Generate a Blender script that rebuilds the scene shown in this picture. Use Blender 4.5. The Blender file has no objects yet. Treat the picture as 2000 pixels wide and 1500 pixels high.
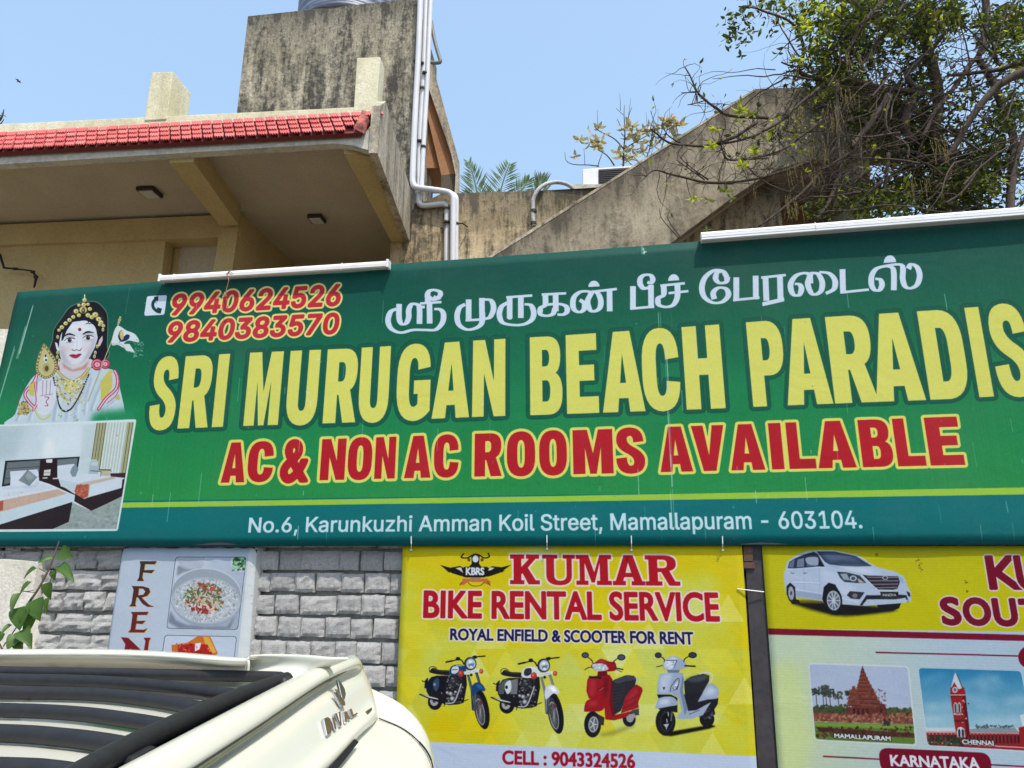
import bpy, bmesh, math, random
import numpy as np
from mathutils import Vector, Matrix, noise as mnoise

# ------------------------------------------------------------------ camera, sky, sun, exposure
SC = bpy.context.scene
CAM = Vector((0.0, 0.0, 1.70))
PITCH = math.radians(13.9)
FPX = 1300.0                      # focal length in pixels of the 2000 x 1500 photograph
cam_d = bpy.data.cameras.new("camera"); cam_o = bpy.data.objects.new("camera", cam_d)
SC.collection.objects.link(cam_o); SC.camera = cam_o
cam_o.location = CAM; cam_o.rotation_euler = (math.pi / 2 + PITCH, 0, 0)
cam_d.sensor_width = 36.0; cam_d.lens = 36.0 * FPX / 2000.0
cam_d.clip_start = 0.05; cam_d.clip_end = 4000
SUN_DIR = Vector((0.24, -0.46, 1.0)).normalized()      # towards the sun: high, in front of the signs, a little right
world = bpy.data.worlds.new("World"); SC.world = world; world.use_nodes = True
_n = world.node_tree.nodes; _l = world.node_tree.links
_bg = _n["Background"]; _sky = _n.new("ShaderNodeTexSky"); _sky.sky_type = 'NISHITA'; _sky.sun_disc = False
_sky.sun_elevation = math.asin(SUN_DIR.z)
_sky.sun_rotation = math.atan2(SUN_DIR.x, SUN_DIR.y)
_sky.air_density = 1.0; _sky.dust_density = 3.0; _sky.ozone_density = 1.0; _sky.altitude = 0
_hz = _n.new("ShaderNodeMix"); _hz.data_type = 'RGBA'; _hz.blend_type = 'ADD'; _hz.inputs[0].default_value = 1.0
_hz.inputs[7].default_value = (1.75, 2.65, 3.6, 1)          # even pale haze over the whole sky
_l.new(_sky.outputs[0], _hz.inputs[6]); _l.new(_hz.outputs[2], _bg.inputs[0]); _bg.inputs[1].default_value = 0.125
sun_d = bpy.data.lights.new("sun", 'SUN'); sun_o = bpy.data.objects.new("sun", sun_d)
SC.collection.objects.link(sun_o); sun_d.energy = 3.4; sun_d.angle = math.radians(0.5); sun_d.color = (1.0, 0.955, 0.88)
sun_o.rotation_euler = SUN_DIR.to_track_quat('Z', 'Y').to_euler(); sun_o.location = (2, -3, 14)
SC.view_settings.view_transform = 'Standard'; SC.view_settings.look = 'None'
SC.view_settings.gamma = 1.0; SC.view_settings.use_curve_mapping = False
SC.view_settings.exposure = 0.30

R = random.Random(7)
NR = np.random.RandomState(11)
# ------------------------------------------------------------------ photo measurements -> points in the place
_cp, _sp = math.cos(PITCH), math.sin(PITCH)
def ray(px, py):
    u = px - 1000.0; v = 750.0 - py
    return Vector((u, FPX * _cp - v * _sp, FPX * _sp + v * _cp))
def at(px, py, Y):
    d = ray(px, py); return CAM + d * (Y / d.y)
def atz(px, py, Z):
    d = ray(px, py); return CAM + d * ((Z - CAM.z) / d.z)
class Plane:
    """vertical (or any) plane: point p, unit normal n facing the camera; u = right, w = up in the plane"""
    def __init__(s, p, n, w=None):
        s.p = Vector(p); s.n = Vector(n).normalized()
        s.w = Vector(w).normalized() if w else Vector((0, 0, 1)); s.u = s.w.cross(s.n).normalized()
        s.w = s.n.cross(s.u).normalized()
    def hit(s, px, py, off=0.0):
        d = ray(px, py); p = s.p + s.n * off
        return CAM + d * ((p - CAM).dot(s.n) / d.dot(s.n))
    def st(s, P): q = P - s.p; return q.dot(s.u), q.dot(s.w)
    def pt(s, a, b, off=0.0): return s.p + s.u * a + s.w * b + s.n * off
    def shift(s, off): q = Plane(s.p + s.n * off, s.n, s.w); return q
def vplane(px, py, Y, yaw):
    a = math.radians(yaw); return Plane(at(px, py, Y), (-math.sin(a), -math.cos(a), 0))
def three(A, B, C):
    n = (B - A).cross(C - A).normalized()
    if n.dot(CAM - A) < 0: n.negate()
    return Plane(A, n, (0, 0, 1) if abs(n.z) < .95 else (0, 1, 0))

# ------------------------------------------------------------------ objects
COL = SC.collection
def obj(name, mesh, parent=None):
    o = bpy.data.objects.new(name, mesh); COL.objects.link(o)
    if parent: o.parent = parent
    return o
def tag(o, label, cat, group=None, kind=None):
    o['label'] = label; o['category'] = cat
    if group: o['group'] = group
    if kind: o['kind'] = kind
    return o
def thing(name, label, cat, loc=(0, 0, 0), group=None):
    o = bpy.data.objects.new(name, None); COL.objects.link(o); o.location = loc; o.empty_display_size = .1
    return tag(o, label, cat, group)
def struct(o): o['kind'] = 'structure'; return o
def fixp(o, parent):            # parent without moving
    o.parent = parent; o.matrix_parent_inverse = Matrix.Translation(-Vector(parent.location)); return o
class MB:
    def __init__(s): s.v = []; s.f = []; s.m = []; s.mi = 0
    def add(s, pts, faces):
        k = len(s.v); s.v += [tuple(p) for p in pts]
        for f in faces: s.f.append(tuple(i + k for i in f)); s.m.append(s.mi)
    def poly(s, pts): s.add(pts, [tuple(range(len(pts)))])
    def prism(s, pts, ext):
        n = len(pts); e = Vector(ext); P = [Vector(p) for p in pts]; Q = [p + e for p in P]
        s.add(P + Q, [tuple(range(n)), tuple(range(2 * n - 1, n - 1, -1))] + [(i, i + n, (i + 1) % n + n, (i + 1) % n) for i in range(n)])
    def box(s, c, sx, sy, sz, ax=Vector((1, 0, 0)), ay=Vector((0, 1, 0)), az=Vector((0, 0, 1))):
        c = Vector(c); q = []
        for k in (-1, 1):
            for a, b in ((-1, -1), (1, -1), (1, 1), (-1, 1)): q.append(c + ax * (a * sx / 2) + ay * (b * sy / 2) + az * (k * sz / 2))
        s.add(q, [(3, 2, 1, 0), (4, 5, 6, 7), (0, 1, 5, 4), (1, 2, 6, 5), (2, 3, 7, 6), (3, 0, 4, 7)])
    def tube(s, pts, r, n=8, cap=True):
        P = [Vector(p) for p in pts]; N = len(P)
        if not isinstance(r, (list, tuple)): r = [r] * N
        rings = []; up = None
        for i in range(N):
            t = (P[min(i + 1, N - 1)] - P[max(i - 1, 0)]).normalized()
            if up is None:
                up = Vector((0, 0, 1)) if abs(t.z) < .9 else Vector((1, 0, 0))
            a = t.cross(up)
            if a.length < 1e-6: a = t.orthogonal()
            a.normalize(); b = t.cross(a).normalized(); up = -b if False else a.cross(t).normalized()
            rings.append([P[i] + (a * math.cos(2 * math.pi * k / n) + up * math.sin(2 * math.pi * k / n)) * r[i] for k in range(n)])
        fs = []
        for i in range(N - 1):
            for k in range(n): fs.append((i * n + k, i * n + (k + 1) % n, (i + 1) * n + (k + 1) % n, (i + 1) * n + k))
        if cap: fs += [tuple(range(n - 1, -1, -1)), tuple((N - 1) * n + k for k in range(n))]
        s.add([p for q in rings for p in q], fs)
    def grid(s, rows):
        nr = len(rows); nc = len(rows[0])
        s.add([p for r_ in rows for p in r_], [(i * nc + j, i * nc + j + 1, (i + 1) * nc + j + 1, (i + 1) * nc + j) for i in range(nr - 1) for j in range(nc - 1)])
    def mesh(s, name, mats, smooth=False, recalc=True):
        me = bpy.data.meshes.new(name); me.from_pydata(s.v, [], s.f)
        for m in (mats if isinstance(mats, (list, tuple)) else [mats]): me.materials.append(m)
        if len(me.polygons):
            me.polygons.foreach_set('material_index', s.m)
        if recalc:
            b = bmesh.new(); b.from_mesh(me); bmesh.ops.recalc_face_normals(b, faces=b.faces); b.to_mesh(me); b.free()
        if smooth:
            for p in me.polygons: p.use_smooth = True
        me.update(); return me
    def build(s, name, mats, parent=None, smooth=False, bevel=0, recalc=True):
        me = s.mesh(name, mats, smooth, recalc); o = obj(name, me)
        if parent: fixp(o, parent)
        if bevel:
            m = o.modifiers.new('bevel', 'BEVEL'); m.width = bevel; m.segments = 2; m.limit_method = 'ANGLE'
        return o
def spline(pts, n=6, closed=False):
    P = [np.array(p, float) for p in pts]; N = len(P); out = []
    rng = range(N if closed else N - 1)
    for i in rng:
        if closed: a, b, c, d = P[(i - 1) % N], P[i], P[(i + 1) % N], P[(i + 2) % N]
        else: a, b, c, d = P[max(i - 1, 0)], P[i], P[i + 1], P[min(i + 2, N - 1)]
        for k in range(n):
            t = k / n; out.append(.5 * ((2 * b) + (c - a) * t + (2 * a - 5 * b + 4 * c - d) * t * t + (3 * b - a - 3 * c + d) * t ** 3))
    if not closed: out.append(P[-1])
    return out

# ------------------------------------------------------------------ materials
def s2l(c): return tuple(((x / 12.92) if x <= .04045 else ((x + .055) / 1.055) ** 2.4) for x in c)
def srgb(r, g, b): return s2l((r / 255, g / 255, b / 255)) + (1,)
class Mat:
    def __init__(s, name, col=(.5, .5, .5), rough=.7, metal=0, spec=.4):
        s.m = bpy.data.materials.new(name); s.m.use_nodes = True; s.t = s.m.node_tree; s.N = s.t.nodes; s.L = s.t.links
        s.b = s.N['Principled BSDF']; c = tuple(col)[:3] + (1,)
        s.b.inputs['Base Color'].default_value = c; s.b.inputs['Roughness'].default_value = rough
        s.b.inputs['Metallic'].default_value = metal; s.b.inputs['Specular IOR Level'].default_value = spec
        s.tc = s.N.new('ShaderNodeTexCoord')
    def mapping(s, scale=(1, 1, 1), src='Object', rot=(0, 0, 0)):
        m = s.N.new('ShaderNodeMapping'); m.inputs['Scale'].default_value = scale; m.inputs['Rotation'].default_value = rot
        s.L.new(s.tc.outputs[src], m.inputs[0]); return m.outputs[0]
    def noise(s, scale, detail=4, rough=.6, vec=None, dist=0):
        n = s.N.new('ShaderNodeTexNoise'); n.inputs['Scale'].default_value = scale; n.inputs['Detail'].default_value = detail
        n.inputs['Roughness'].default_value = rough; n.inputs['Distortion'].default_value = dist
        s.L.new(vec if vec is not None else s.tc.outputs['Object'], n.inputs['Vector']); return n.outputs['Fac']
    def ramp(s, fac, stops):
        r = s.N.new('ShaderNodeValToRGB'); e = r.color_ramp.elements
        while len(e) < len(stops): e.new(.5)
        for i, (p, c) in enumerate(stops):
            e[i].position = p; e[i].color = (tuple(c)[:3] + (1,)) if hasattr(c, '__len__') else (c, c, c, 1)
        s.L.new(fac, r.inputs[0]); return r.outputs[0]
    def mix(s, fac, a, b, mode='MIX'):
        m = s.N.new('ShaderNodeMix'); m.data_type = 'RGBA'; m.blend_type = mode
        for sock, val in ((m.inputs[0], fac), (m.inputs[6], a), (m.inputs[7], b)):
            if hasattr(val, 'links'): s.L.new(val, sock)
            elif hasattr(val, '__len__'): sock.default_value = tuple(val)[:3] + (1,)
            else: sock.default_value = val
        return m.outputs[2]
    def math(s, op, a, b=0.0):
        m = s.N.new('ShaderNodeMath'); m.operation = op
        for sock, val in ((m.inputs[0], a), (m.inputs[1], b)):
            if hasattr(val, 'links'): s.L.new(val, sock)
            else: sock.default_value = val
        return m.outputs[0]
    def sep(s, src='Object'):
        x = s.N.new('ShaderNodeSeparateXYZ'); s.L.new(s.tc.outputs[src], x.inputs[0]); return x.outputs
    def color(s, o): s.L.new(o, s.b.inputs['Base Color']); return s
    def roughn(s, o): s.L.new(o, s.b.inputs['Roughness']); return s
    def bump(s, h, strength=.3, dist=.01):
        b = s.N.new('ShaderNodeBump'); b.inputs['Strength'].default_value = strength; b.inputs['Distance'].default_value = dist
        s.L.new(h, b.inputs['Height']); s.L.new(b.outputs[0], s.b.inputs['Normal']); return s
# ------------------------------------------------------------------ a small anti-aliased painter for the printed signs
SS = 4
def _cov(polys, W, H, signed=False):
    """polys: list of Nx2 arrays in canvas pixels, each counted once whatever its orientation -> (x0,y0,coverage)"""
    polys = [p for p in polys if len(p) >= 3]
    if not polys: return None
    allp = np.concatenate(polys); x0 = int(max(0, math.floor(allp[:, 0].min()) - 1)); y0 = int(max(0, math.floor(allp[:, 1].min()) - 1))
    x1 = int(min(W, math.ceil(allp[:, 0].max()) + 2)); y1 = int(min(H, math.ceil(allp[:, 1].max()) + 2))
    if x1 <= x0 or y1 <= y0: return None
    w = x1 - x0; h = (y1 - y0)
    E = []
    for p in polys:
        q = np.roll(p, -1, axis=0); a = (p[:, 0] * q[:, 1] - q[:, 0] * p[:, 1]).sum()
        if a < 0 and not signed: p, q = q, p
        E.append(np.concatenate([p, q], axis=1))
    E = np.concatenate(E); E = E - np.array([x0, y0, x0, y0]); E = E[np.abs(E[:, 1] - E[:, 3]) > 1e-9]
    sg = np.where(E[:, 3] > E[:, 1], -1.0, 1.0)
    up = E[:, 3] < E[:, 1]; E[up] = E[up][:, [2, 3, 0, 1]]
    k0 = np.ceil(E[:, 1] * SS - .5).astype(int); k1 = np.ceil(E[:, 3] * SS - .5).astype(int)
    k0 = np.clip(k0, 0, h * SS); k1 = np.clip(k1, 0, h * SS); n = np.maximum(k1 - k0, 0)
    idx = np.repeat(np.arange(len(E)), n)
    if len(idx) == 0: return None
    first = np.cumsum(n) - n; k = np.arange(len(idx)) - np.repeat(first, n) + k0[idx]
    yy = (k + .5) / SS; e = E[idx]; xx = e[:, 0] + (e[:, 2] - e[:, 0]) * (yy - e[:, 1]) / (e[:, 3] - e[:, 1])
    xx = np.clip(xx, 0, w - 1e-6); fx = np.floor(xx).astype(int); fr = xx - fx; s_ = sg[idx]
    D = np.bincount(k * (w + 2) + fx, weights=s_ * (1 - fr), minlength=h * SS * (w + 2))
    D += np.bincount(k * (w + 2) + fx + 1, weights=s_ * fr, minlength=h * SS * (w + 2))
    C = np.clip(np.abs(np.cumsum(D.reshape(h * SS, w + 2), axis=1)), 0, 1)[:, :w]
    return x0, y0, C.reshape(h, SS, w).mean(axis=1)
def _box(a, r, ax):
    r = int(r)
    if r < 1: return a
    pad = [(0, 0), (0, 0)]; pad[ax] = (r + 1, r); b = np.pad(a, pad); c = np.cumsum(b, axis=ax)
    if ax == 0: return (c[2 * r + 1:] - c[:-2 * r - 1]) / (2 * r + 1)
    return (c[:, 2 * r + 1:] - c[:, :-2 * r - 1]) / (2 * r + 1)
def blur(a, r):
    for _ in range(2): a = _box(_box(a, r, 0), r, 1)
    return a
def vnoise(h, w, cell, seed=0, oct=3):
    rs = np.random.RandomState(seed); out = np.zeros((h, w)); amp = 1; tot = 0
    for o in range(oct):
        cx = cell[0] / 2 ** o; cy = cell[1] / 2 ** o; gh = int(h / cy) + 3; gw = int(w / cx) + 3; g = rs.rand(gh, gw)
        y = np.arange(h) / cy; x = np.arange(w) / cx; iy = y.astype(int); ix = x.astype(int); fy = y - iy; fx = x - ix
        fy = fy * fy * (3 - 2 * fy); fx = fx * fx * (3 - 2 * fx)
        a = g[iy][:, ix]; b = g[iy][:, ix + 1]; c = g[iy + 1][:, ix]; d = g[iy + 1][:, ix + 1]
        FX = fx[None, :]; FY = fy[:, None]
        out += amp * ((a * (1 - FX) + b * FX) * (1 - FY) + (c * (1 - FX) + d * FX) * FY); tot += amp; amp *= .5
    return out / tot
def C(*c): return np.array(c, float) / 255.0
class Sheet:
    """printed sheet lying in a plane; everything is drawn in photo measurements and carried onto the plane"""
    def __init__(s, plane, corners, ppm, base=(255, 255, 255)):
        s.pl = plane; s.st = [plane.st(plane.hit(*c)) for c in corners]      # TL TR BR BL
        xs = [a for a, b in s.st]; ys = [b for a, b in s.st]
        s.s0, s.t1 = min(xs), max(ys); s.wm = max(xs) - s.s0; s.hm = s.t1 - min(ys); s.ppm = ppm
        s.W = int(s.wm * ppm); s.H = int(s.hm * ppm); s.img = np.ones((s.H, s.W, 3)) * C(*base)
        s.aff(0, 0, 1); s.mask = None
        # homography photo -> canvas from the plane
        n = plane.n; d0 = (plane.p - CAM).dot(n)
        A = []
        for base_ in ((1, 0, 0), (0, 1, 0), (0, 0, 1)):
            x, y, z = base_
            d = Vector((x, 0, 0)) + Vector((0, _sp, -_cp)) * y * 1.0 + z * Vector((-1000., FPX * _cp - 750 * _sp, FPX * _sp + 750 * _cp))
            A.append(d)
        c0 = CAM - plane.p
        hs = [c0.dot(plane.u) * a.dot(n) + d0 * a.dot(plane.u) for a in A]
        ht = [c0.dot(plane.w) * a.dot(n) + d0 * a.dot(plane.w) for a in A]
        hw = [a.dot(n) for a in A]
        Hm = np.array([hs, ht, hw])
        T = np.array([[ppm, 0, -s.s0 * ppm], [0, -ppm, s.t1 * ppm], [0, 0, 1]]); s.Hm = T @ Hm
    def aff(s, ox, oy, k): s.ox, s.oy, s.k = ox, oy, k        # drawing coordinates: photo = o + p / k
    def ph(s, pts): p = np.array(pts, float)[:, :2]; return p / s.k + np.array([s.ox, s.oy])
    def cv(s, p):
        q = np.c_[p, np.ones(len(p))] @ s.Hm.T; return q[:, :2] / q[:, 2:]
    def put(s, c, col, alpha=1.0, soft=0):
        if c is None: return
        x0, y0, a = c
        if soft:
            m = int(soft * 2 + 2); a = np.pad(a, m); a = blur(a, soft); x0 -= m; y0 -= m
            cx0 = max(0, -x0); cy0 = max(0, -y0); a = a[cy0:, cx0:]; x0 += cx0; y0 += cy0
            a = a[:max(0, s.H - y0), :max(0, s.W - x0)]
            if a.size == 0: return
        if s.mask is not None: a = a * s.mask[y0:y0 + a.shape[0], x0:x0 + a.shape[1]]
        h, w = a.shape; reg = s.img[y0:y0 + h, x0:x0 + w]; a = (a * alpha)[..., None]
        if callable(col): col = col(x0, y0, w, h)
        reg += (col - reg) * a
    def fill(s, polys, col, alpha=1.0, soft=0, holes=None, smooth=False):
        if not isinstance(polys[0][0], (list, tuple, np.ndarray)): polys = [polys]
        P = [s.cv(s.ph(spline(p, 5, True) if smooth else p)) for p in polys]
        c = _cov(P, s.W, s.H)
        if c is None: return
        if holes:
            h = _cov([s.cv(s.ph(p)) for p in holes], s.W, s.H)
            if h is not None:
                x0, y0, a = c; X0, Y0, b = h; full = np.zeros_like(a)
                ax, ay = X0 - x0, Y0 - y0; sx, sy = max(0, ax), max(0, ay); bx, by = max(0, -ax), max(0, -ay)
                hh = min(a.shape[0] - sy, b.shape[0] - by); ww = min(a.shape[1] - sx, b.shape[1] - bx)
                if hh > 0 and ww > 0: full[sy:sy + hh, sx:sx + ww] = b[by:by + hh, bx:bx + ww]
                c = (x0, y0, a * (1 - full))
        s.put(c, s._c(col), alpha, soft)
    def clip(s, poly=None):
        s.mask = None
        if poly is not None:
            m = np.zeros((s.H, s.W)); c = _cov([s.cv(s.ph(poly))], s.W, s.H)
            if c is not None: x0, y0, a = c; m[y0:y0 + a.shape[0], x0:x0 + a.shape[1]] = a
            s.mask = m
    def _c(s, col): return col if callable(col) or isinstance(col, np.ndarray) else C(*col)
    def grad(s, p0, c0, p1, c1):
        a, b = s.cv(s.ph([p0, p1])); d = b - a; L = (d ** 2).sum(); c0, c1 = C(*c0), C(*c1)
        def f(x0, y0, w, h):
            X, Y = np.meshgrid(np.arange(x0, x0 + w), np.arange(y0, y0 + h)); t = np.clip(((X - a[0]) * d[0] + (Y - a[1]) * d[1]) / L, 0, 1)[..., None]
            return c0 + (c1 - c0) * t
        return f
    def segs(s, S, w, ph=False):
        """S: list of (a,b) segments in drawing units, w width -> list of polygons in drawing units"""
        out = []; r = w / 2
        ang = np.linspace(0, 2 * math.pi, 9)[:-1]; circ = np.c_[np.cos(ang), np.sin(ang)] * r
        for a, b in S:
            a = np.array(a[:2], float); b = np.array(b[:2], float); d = b - a; L = np.hypot(*d)
            if L < 1e-9: continue
            n = np.array([-d[1], d[0]]) / L * r
            out.append(np.array([a + n, b + n, b - n, a - n])); out.append(a + circ); out.append(b + circ)
        return out
    def line(s, pts, w, col, alpha=1.0, smooth=False, soft=0, closed=False):
        if smooth: pts = spline(pts, 5, closed)
        pts = list(pts)
        if closed: pts.append(pts[0])
        if isinstance(w, (int, float)):
            s.fill(s.segs(list(zip(pts[:-1], pts[1:])), w), col, alpha, soft)
    def taper(s, pts, ws, col, alpha=1.0, smooth=True):
        P = np.array(spline([tuple(p) + (q,) for p, q in zip(pts, ws)], 5)); out = []
        for a, b in zip(P[:-1], P[1:]):
            d = b[:2] - a[:2]; L = np.hypot(*d)
            if L < 1e-9: continue
            n = np.array([-d[1], d[0]]) / L; out.append(np.array([a[:2] + n * a[2] / 2, b[:2] + n * b[2] / 2, b[:2] - n * b[2] / 2, a[:2] - n * a[2] / 2]))
        s.fill(out, col, alpha)
    def pen(s, strokes, wv, wh):
        out = []
        for pts in strokes:
            P = np.array(spline(pts, 6)) if len(pts) > 2 else np.array(pts, float)
            T = np.gradient(P, axis=0); T /= np.maximum(np.hypot(T[:, 0], T[:, 1])[:, None], 1e-9)
            hw = .5 * np.hypot(wv * T[:, 1], wh * T[:, 0]); N_ = np.c_[-T[:, 1], T[:, 0]] * hw[:, None]
            for i in range(len(P) - 1): out.append(np.array([P[i] + N_[i], P[i + 1] + N_[i + 1], P[i + 1] - N_[i + 1], P[i] - N_[i]]))
        return out
    def ell(s, cx, cy, rx, ry=None, rot=0, n=20):
        ry = rx if ry is None else ry; t = np.linspace(0, 2 * math.pi, n + 1)[:-1]; c, q = math.cos(rot), math.sin(rot)
        return np.c_[cx + rx * np.cos(t) * c - ry * np.sin(t) * q, cy + rx * np.cos(t) * q + ry * np.sin(t) * c]
    def rrect(s, corners, r, n=5):
        out = []; P = [np.array(c, float) for c in corners]
        for i in range(4):
            a, b, c = P[i - 1], P[i], P[(i + 1) % 4]; u = (a - b) / np.hypot(*(a - b)) * r; v = (c - b) / np.hypot(*(c - b)) * r
            for k in range(n + 1):
                t = k / n; out.append((b + u) * (1 - t) ** 2 + 2 * b * t * (1 - t) + (b + v) * t * t)
        return np.array(out)
    def speck(s, n, region, rr, cols, seed=1, aspect=2.0, alpha=.9):
        rs = random.Random(seed); x0, y0, x1, y1 = region; g = {}
        for i in range(n):
            x, y = rs.uniform(x0, x1), rs.uniform(y0, y1); r = rs.uniform(*rr); c = rs.choice(cols)
            g.setdefault(tuple(c), []).append(s.ell(x, y, r * rs.uniform(.6, aspect), r, rs.uniform(0, 3.1), 7))
        for c, P in g.items(): s.fill(P, c, alpha)
    def image(s, name):
        im = bpy.data.images.new(name, s.W, s.H); a = np.ones((s.H, s.W, 4), np.float32); gr = blur(NR.randn(s.H, s.W), 1) * .02 + NR.randn(s.H, s.W) * .012; a[..., :3] = np.clip(s.img[::-1] + gr[..., None], 0, 1)
        im.pixels.foreach_set(a.ravel()); im.update(); return im
    def uv(s, P): a, b = s.pl.st(P); return ((a - s.s0) / s.wm, (b - s.t1 + s.hm) / s.hm)

# ------------------------------------------------------------------ lettering
def parse(d):
    import re
    tok = re.findall(r'[MLQZ]|-?[\d.]+', d); out = []; i = 0; cur = None; cmd = None
    while i < len(tok):
        if tok[i] in 'MLQZ': cmd = tok[i]; i += 1
        if cmd == 'Z': break
        if cmd in 'ML': cur = (float(tok[i]), float(tok[i + 1])); out.append(cur); i += 2
        elif cmd == 'Q':
            c = (float(tok[i]), float(tok[i + 1])); e = (float(tok[i + 2]), float(tok[i + 3])); i += 4
            for k in range(1, 8):
                t = k / 7; out.append(tuple(cur[j] * (1 - t) ** 2 + 2 * c[j] * t * (1 - t) + e[j] * t * t for j in (0, 1)))
            cur = e
    return out
BLOCK = {
 'I': ["M0 0L0 100L100 100L100 0Z"],
 'R': ["M0 0L0 100L58 100Q99 99 98 72Q98 50 78 44L100 0L60 0L43 38L39 38L39 0Z", "M39 82L51 82Q61 81 61 69Q61 57 50 56L39 56Z"],
 'P': ["M0 0L0 100L58 100Q101 98 100 68Q100 37 58 36L39 36L39 0Z", "M39 80L50 80Q61 79 61 67Q61 55 50 54L39 54Z"],
 'B': ["M0 0L0 100L56 100Q95 99 95 76Q95 58 80 53Q101 47 100 27Q100 0 58 0Z", "M38 83L50 83Q60 82 60 73Q60 63 50 62L38 62Z", "M38 44L52 44Q62 43 62 31Q62 18 52 17L38 17Z"],
 'E': ["M0 0L0 100L97 100L97 79L41 79L41 61L88 61L88 41L41 41L41 21L100 21L100 0Z"],
 'C': ["M63 62Q63 82 51 82Q38 82 38 60L38 40Q38 18 51 18Q64 18 64 36L100 34Q98 -1 50 -1Q0 0 0 42L0 58Q0 101 50 101Q98 101 99 64Z"],
 'G': ["M62 66Q63 82 50 82Q37 82 37 60L37 40Q37 17 51 17Q58 17 63 21L63 34L51 34L51 52L100 52L100 11Q78 -2 52 -2Q0 -1 0 42L0 58Q0 101 50 101Q97 101 99 69Z"],
 'S': ["M97 70L61 68Q62 83 50 83Q39 83 39 75Q39 67 58 59Q101 45 100 27Q100 -2 49 -2Q0 -1 0 33L37 35Q38 16 50 16Q62 16 62 26Q62 35 40 43Q2 55 2 74Q2 102 50 102Q96 101 97 70Z"],
 'M': ["M0 0L0 100L36 100L50 46L64 100L100 100L100 0L70 0L70 60L58 0L42 0L30 60L30 0Z"],
 'U': ["M0 100L38 100L38 30Q38 18 50 18Q62 18 62 30L62 100L100 100L100 34Q100 -2 50 -2Q0 -1 0 34Z"],
 'A': ["M0 0L30 100L70 100L100 0L64 0L61 17L39 17L36 0Z", "M43 36L57 36L50 72Z"],
 'N': ["M0 0L0 100L37 100L65 46L65 100L100 100L100 0L65 0L35 56L35 0Z"],
 'H': ["M0 0L0 100L38 100L38 61L62 61L62 100L100 100L100 0L62 0L62 41L38 41L38 0Z"],
 'D': ["M0 0L0 100L50 100Q101 98 100 60L100 40Q100 2 50 0Z", "M38 80L48 80Q62 79 62 60L62 40Q62 21 48 20L38 20Z"],
 'O': ["M0 58Q0 102 50 102Q100 102 100 58L100 42Q100 -2 50 -2Q0 -2 0 42Z", "M37 58Q37 82 50 82Q63 82 63 58L63 42Q63 18 50 18Q37 18 37 42Z"],
 'V': ["M0 100L36 100L50 34L64 100L100 100L69 0L31 0Z"],
 'L': ["M0 0L0 100L41 100L41 21L100 21L100 0Z"],
}
SLAB = {
 'K': ["M0 0L0 14L12 14L12 86L0 86L0 100L48 100L48 86L38 86L38 58L64 86L54 86L54 100L98 100L98 86L86 86L60 56L86 14L100 14L100 0L62 0L42 38L38 33L38 14L48 14L48 0Z"],
 'U': ["M0 100L46 100L46 87L36 87L36 32Q36 13 54 13Q74 13 74 34L74 87L63 87L63 100L100 100L100 87L90 87L90 32Q90 -2 52 -2Q12 -2 12 32L12 87L0 87Z"],
 'M': ["M0 0L0 14L10 14L10 86L0 86L0 100L35 100L51 42L67 100L100 100L100 86L90 86L90 14L100 14L100 0L58 0L58 14L67 14L67 74L52 8L43 8L24 74L24 14L34 14L34 0Z"],
 'A': ["M0 0L0 14L9 14L36 100L64 100L91 14L100 14L100 0L58 0L58 14L66 14L62 27L36 27L32 14L40 14L40 0Z", "M40 41L58 41L49 76Z"],
 'R': ["M0 0L0 14L10 14L10 86L0 86L0 100L56 100Q90 100 90 73Q90 54 70 49L86 14L100 14L100 0L68 0L46 45L36 45L36 14L48 14L48 0Z", "M36 86L50 86Q64 86 64 72Q64 58 50 58L36 58Z"],
}
VPX, VPY = 1000.0, 750.0 - FPX / math.tan(PITCH)
def lerp(t, k0, k1): return k0 + (k1 - k0) * t
def place(g, xl, xr, cap, base):
    """g: glyph points in 0..100; xl,xr photo x at mid height; cap, base: functions photo x -> photo y"""
    out = []
    for gx, gy in g:
        xm = xl + (xr - xl) * gx / 100.0; yb = base(xm); yc = cap(xm); ym = (yb + yc) / 2; y = yb + (yc - yb) * gy / 100.0
        out.append((xm + (VPX - xm) * (ym - y) / (ym - VPY), y))
    return out
def lin(x0, y0, x1, y1): return lambda x: y0 + (y1 - y0) * (x - x0) / (x1 - x0)
def block_line(sh, items, cap, base, fills, font=BLOCK):
    """fills: list of (colour, extra outline width in photo px) from the outermost to the letter itself"""
    outer = []; holes = []
    for ch, a, b in items:
        gl = [parse(d) for d in font[ch]]; outer.append(place(gl[0], a, b, cap, base)); holes += [place(h, a, b, cap, base) for h in gl[1:]]
    sh.aff(0, 0, 1)
    for col, w in fills:
        if w > 0:
            S = []
            for P in outer + holes: S += list(zip(P, P[1:] + P[:1]))
            sh.fill(sh.segs(S, 2 * w), col)
            sh.fill(outer, col, holes=holes)
        else: sh.fill(outer, col, holes=holes)
_TXT = {}; _FONT = {}
def sans():                     # the grotesque that comes with Blender itself, else its built-in face
    if 'f' not in _FONT:
        try: _FONT['f'] = bpy.data.fonts.load(bpy.utils.system_resource('DATAFILES', path='fonts') + '/Inter.woff2')
        except Exception: _FONT['f'] = None
    return _FONT['f']
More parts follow.
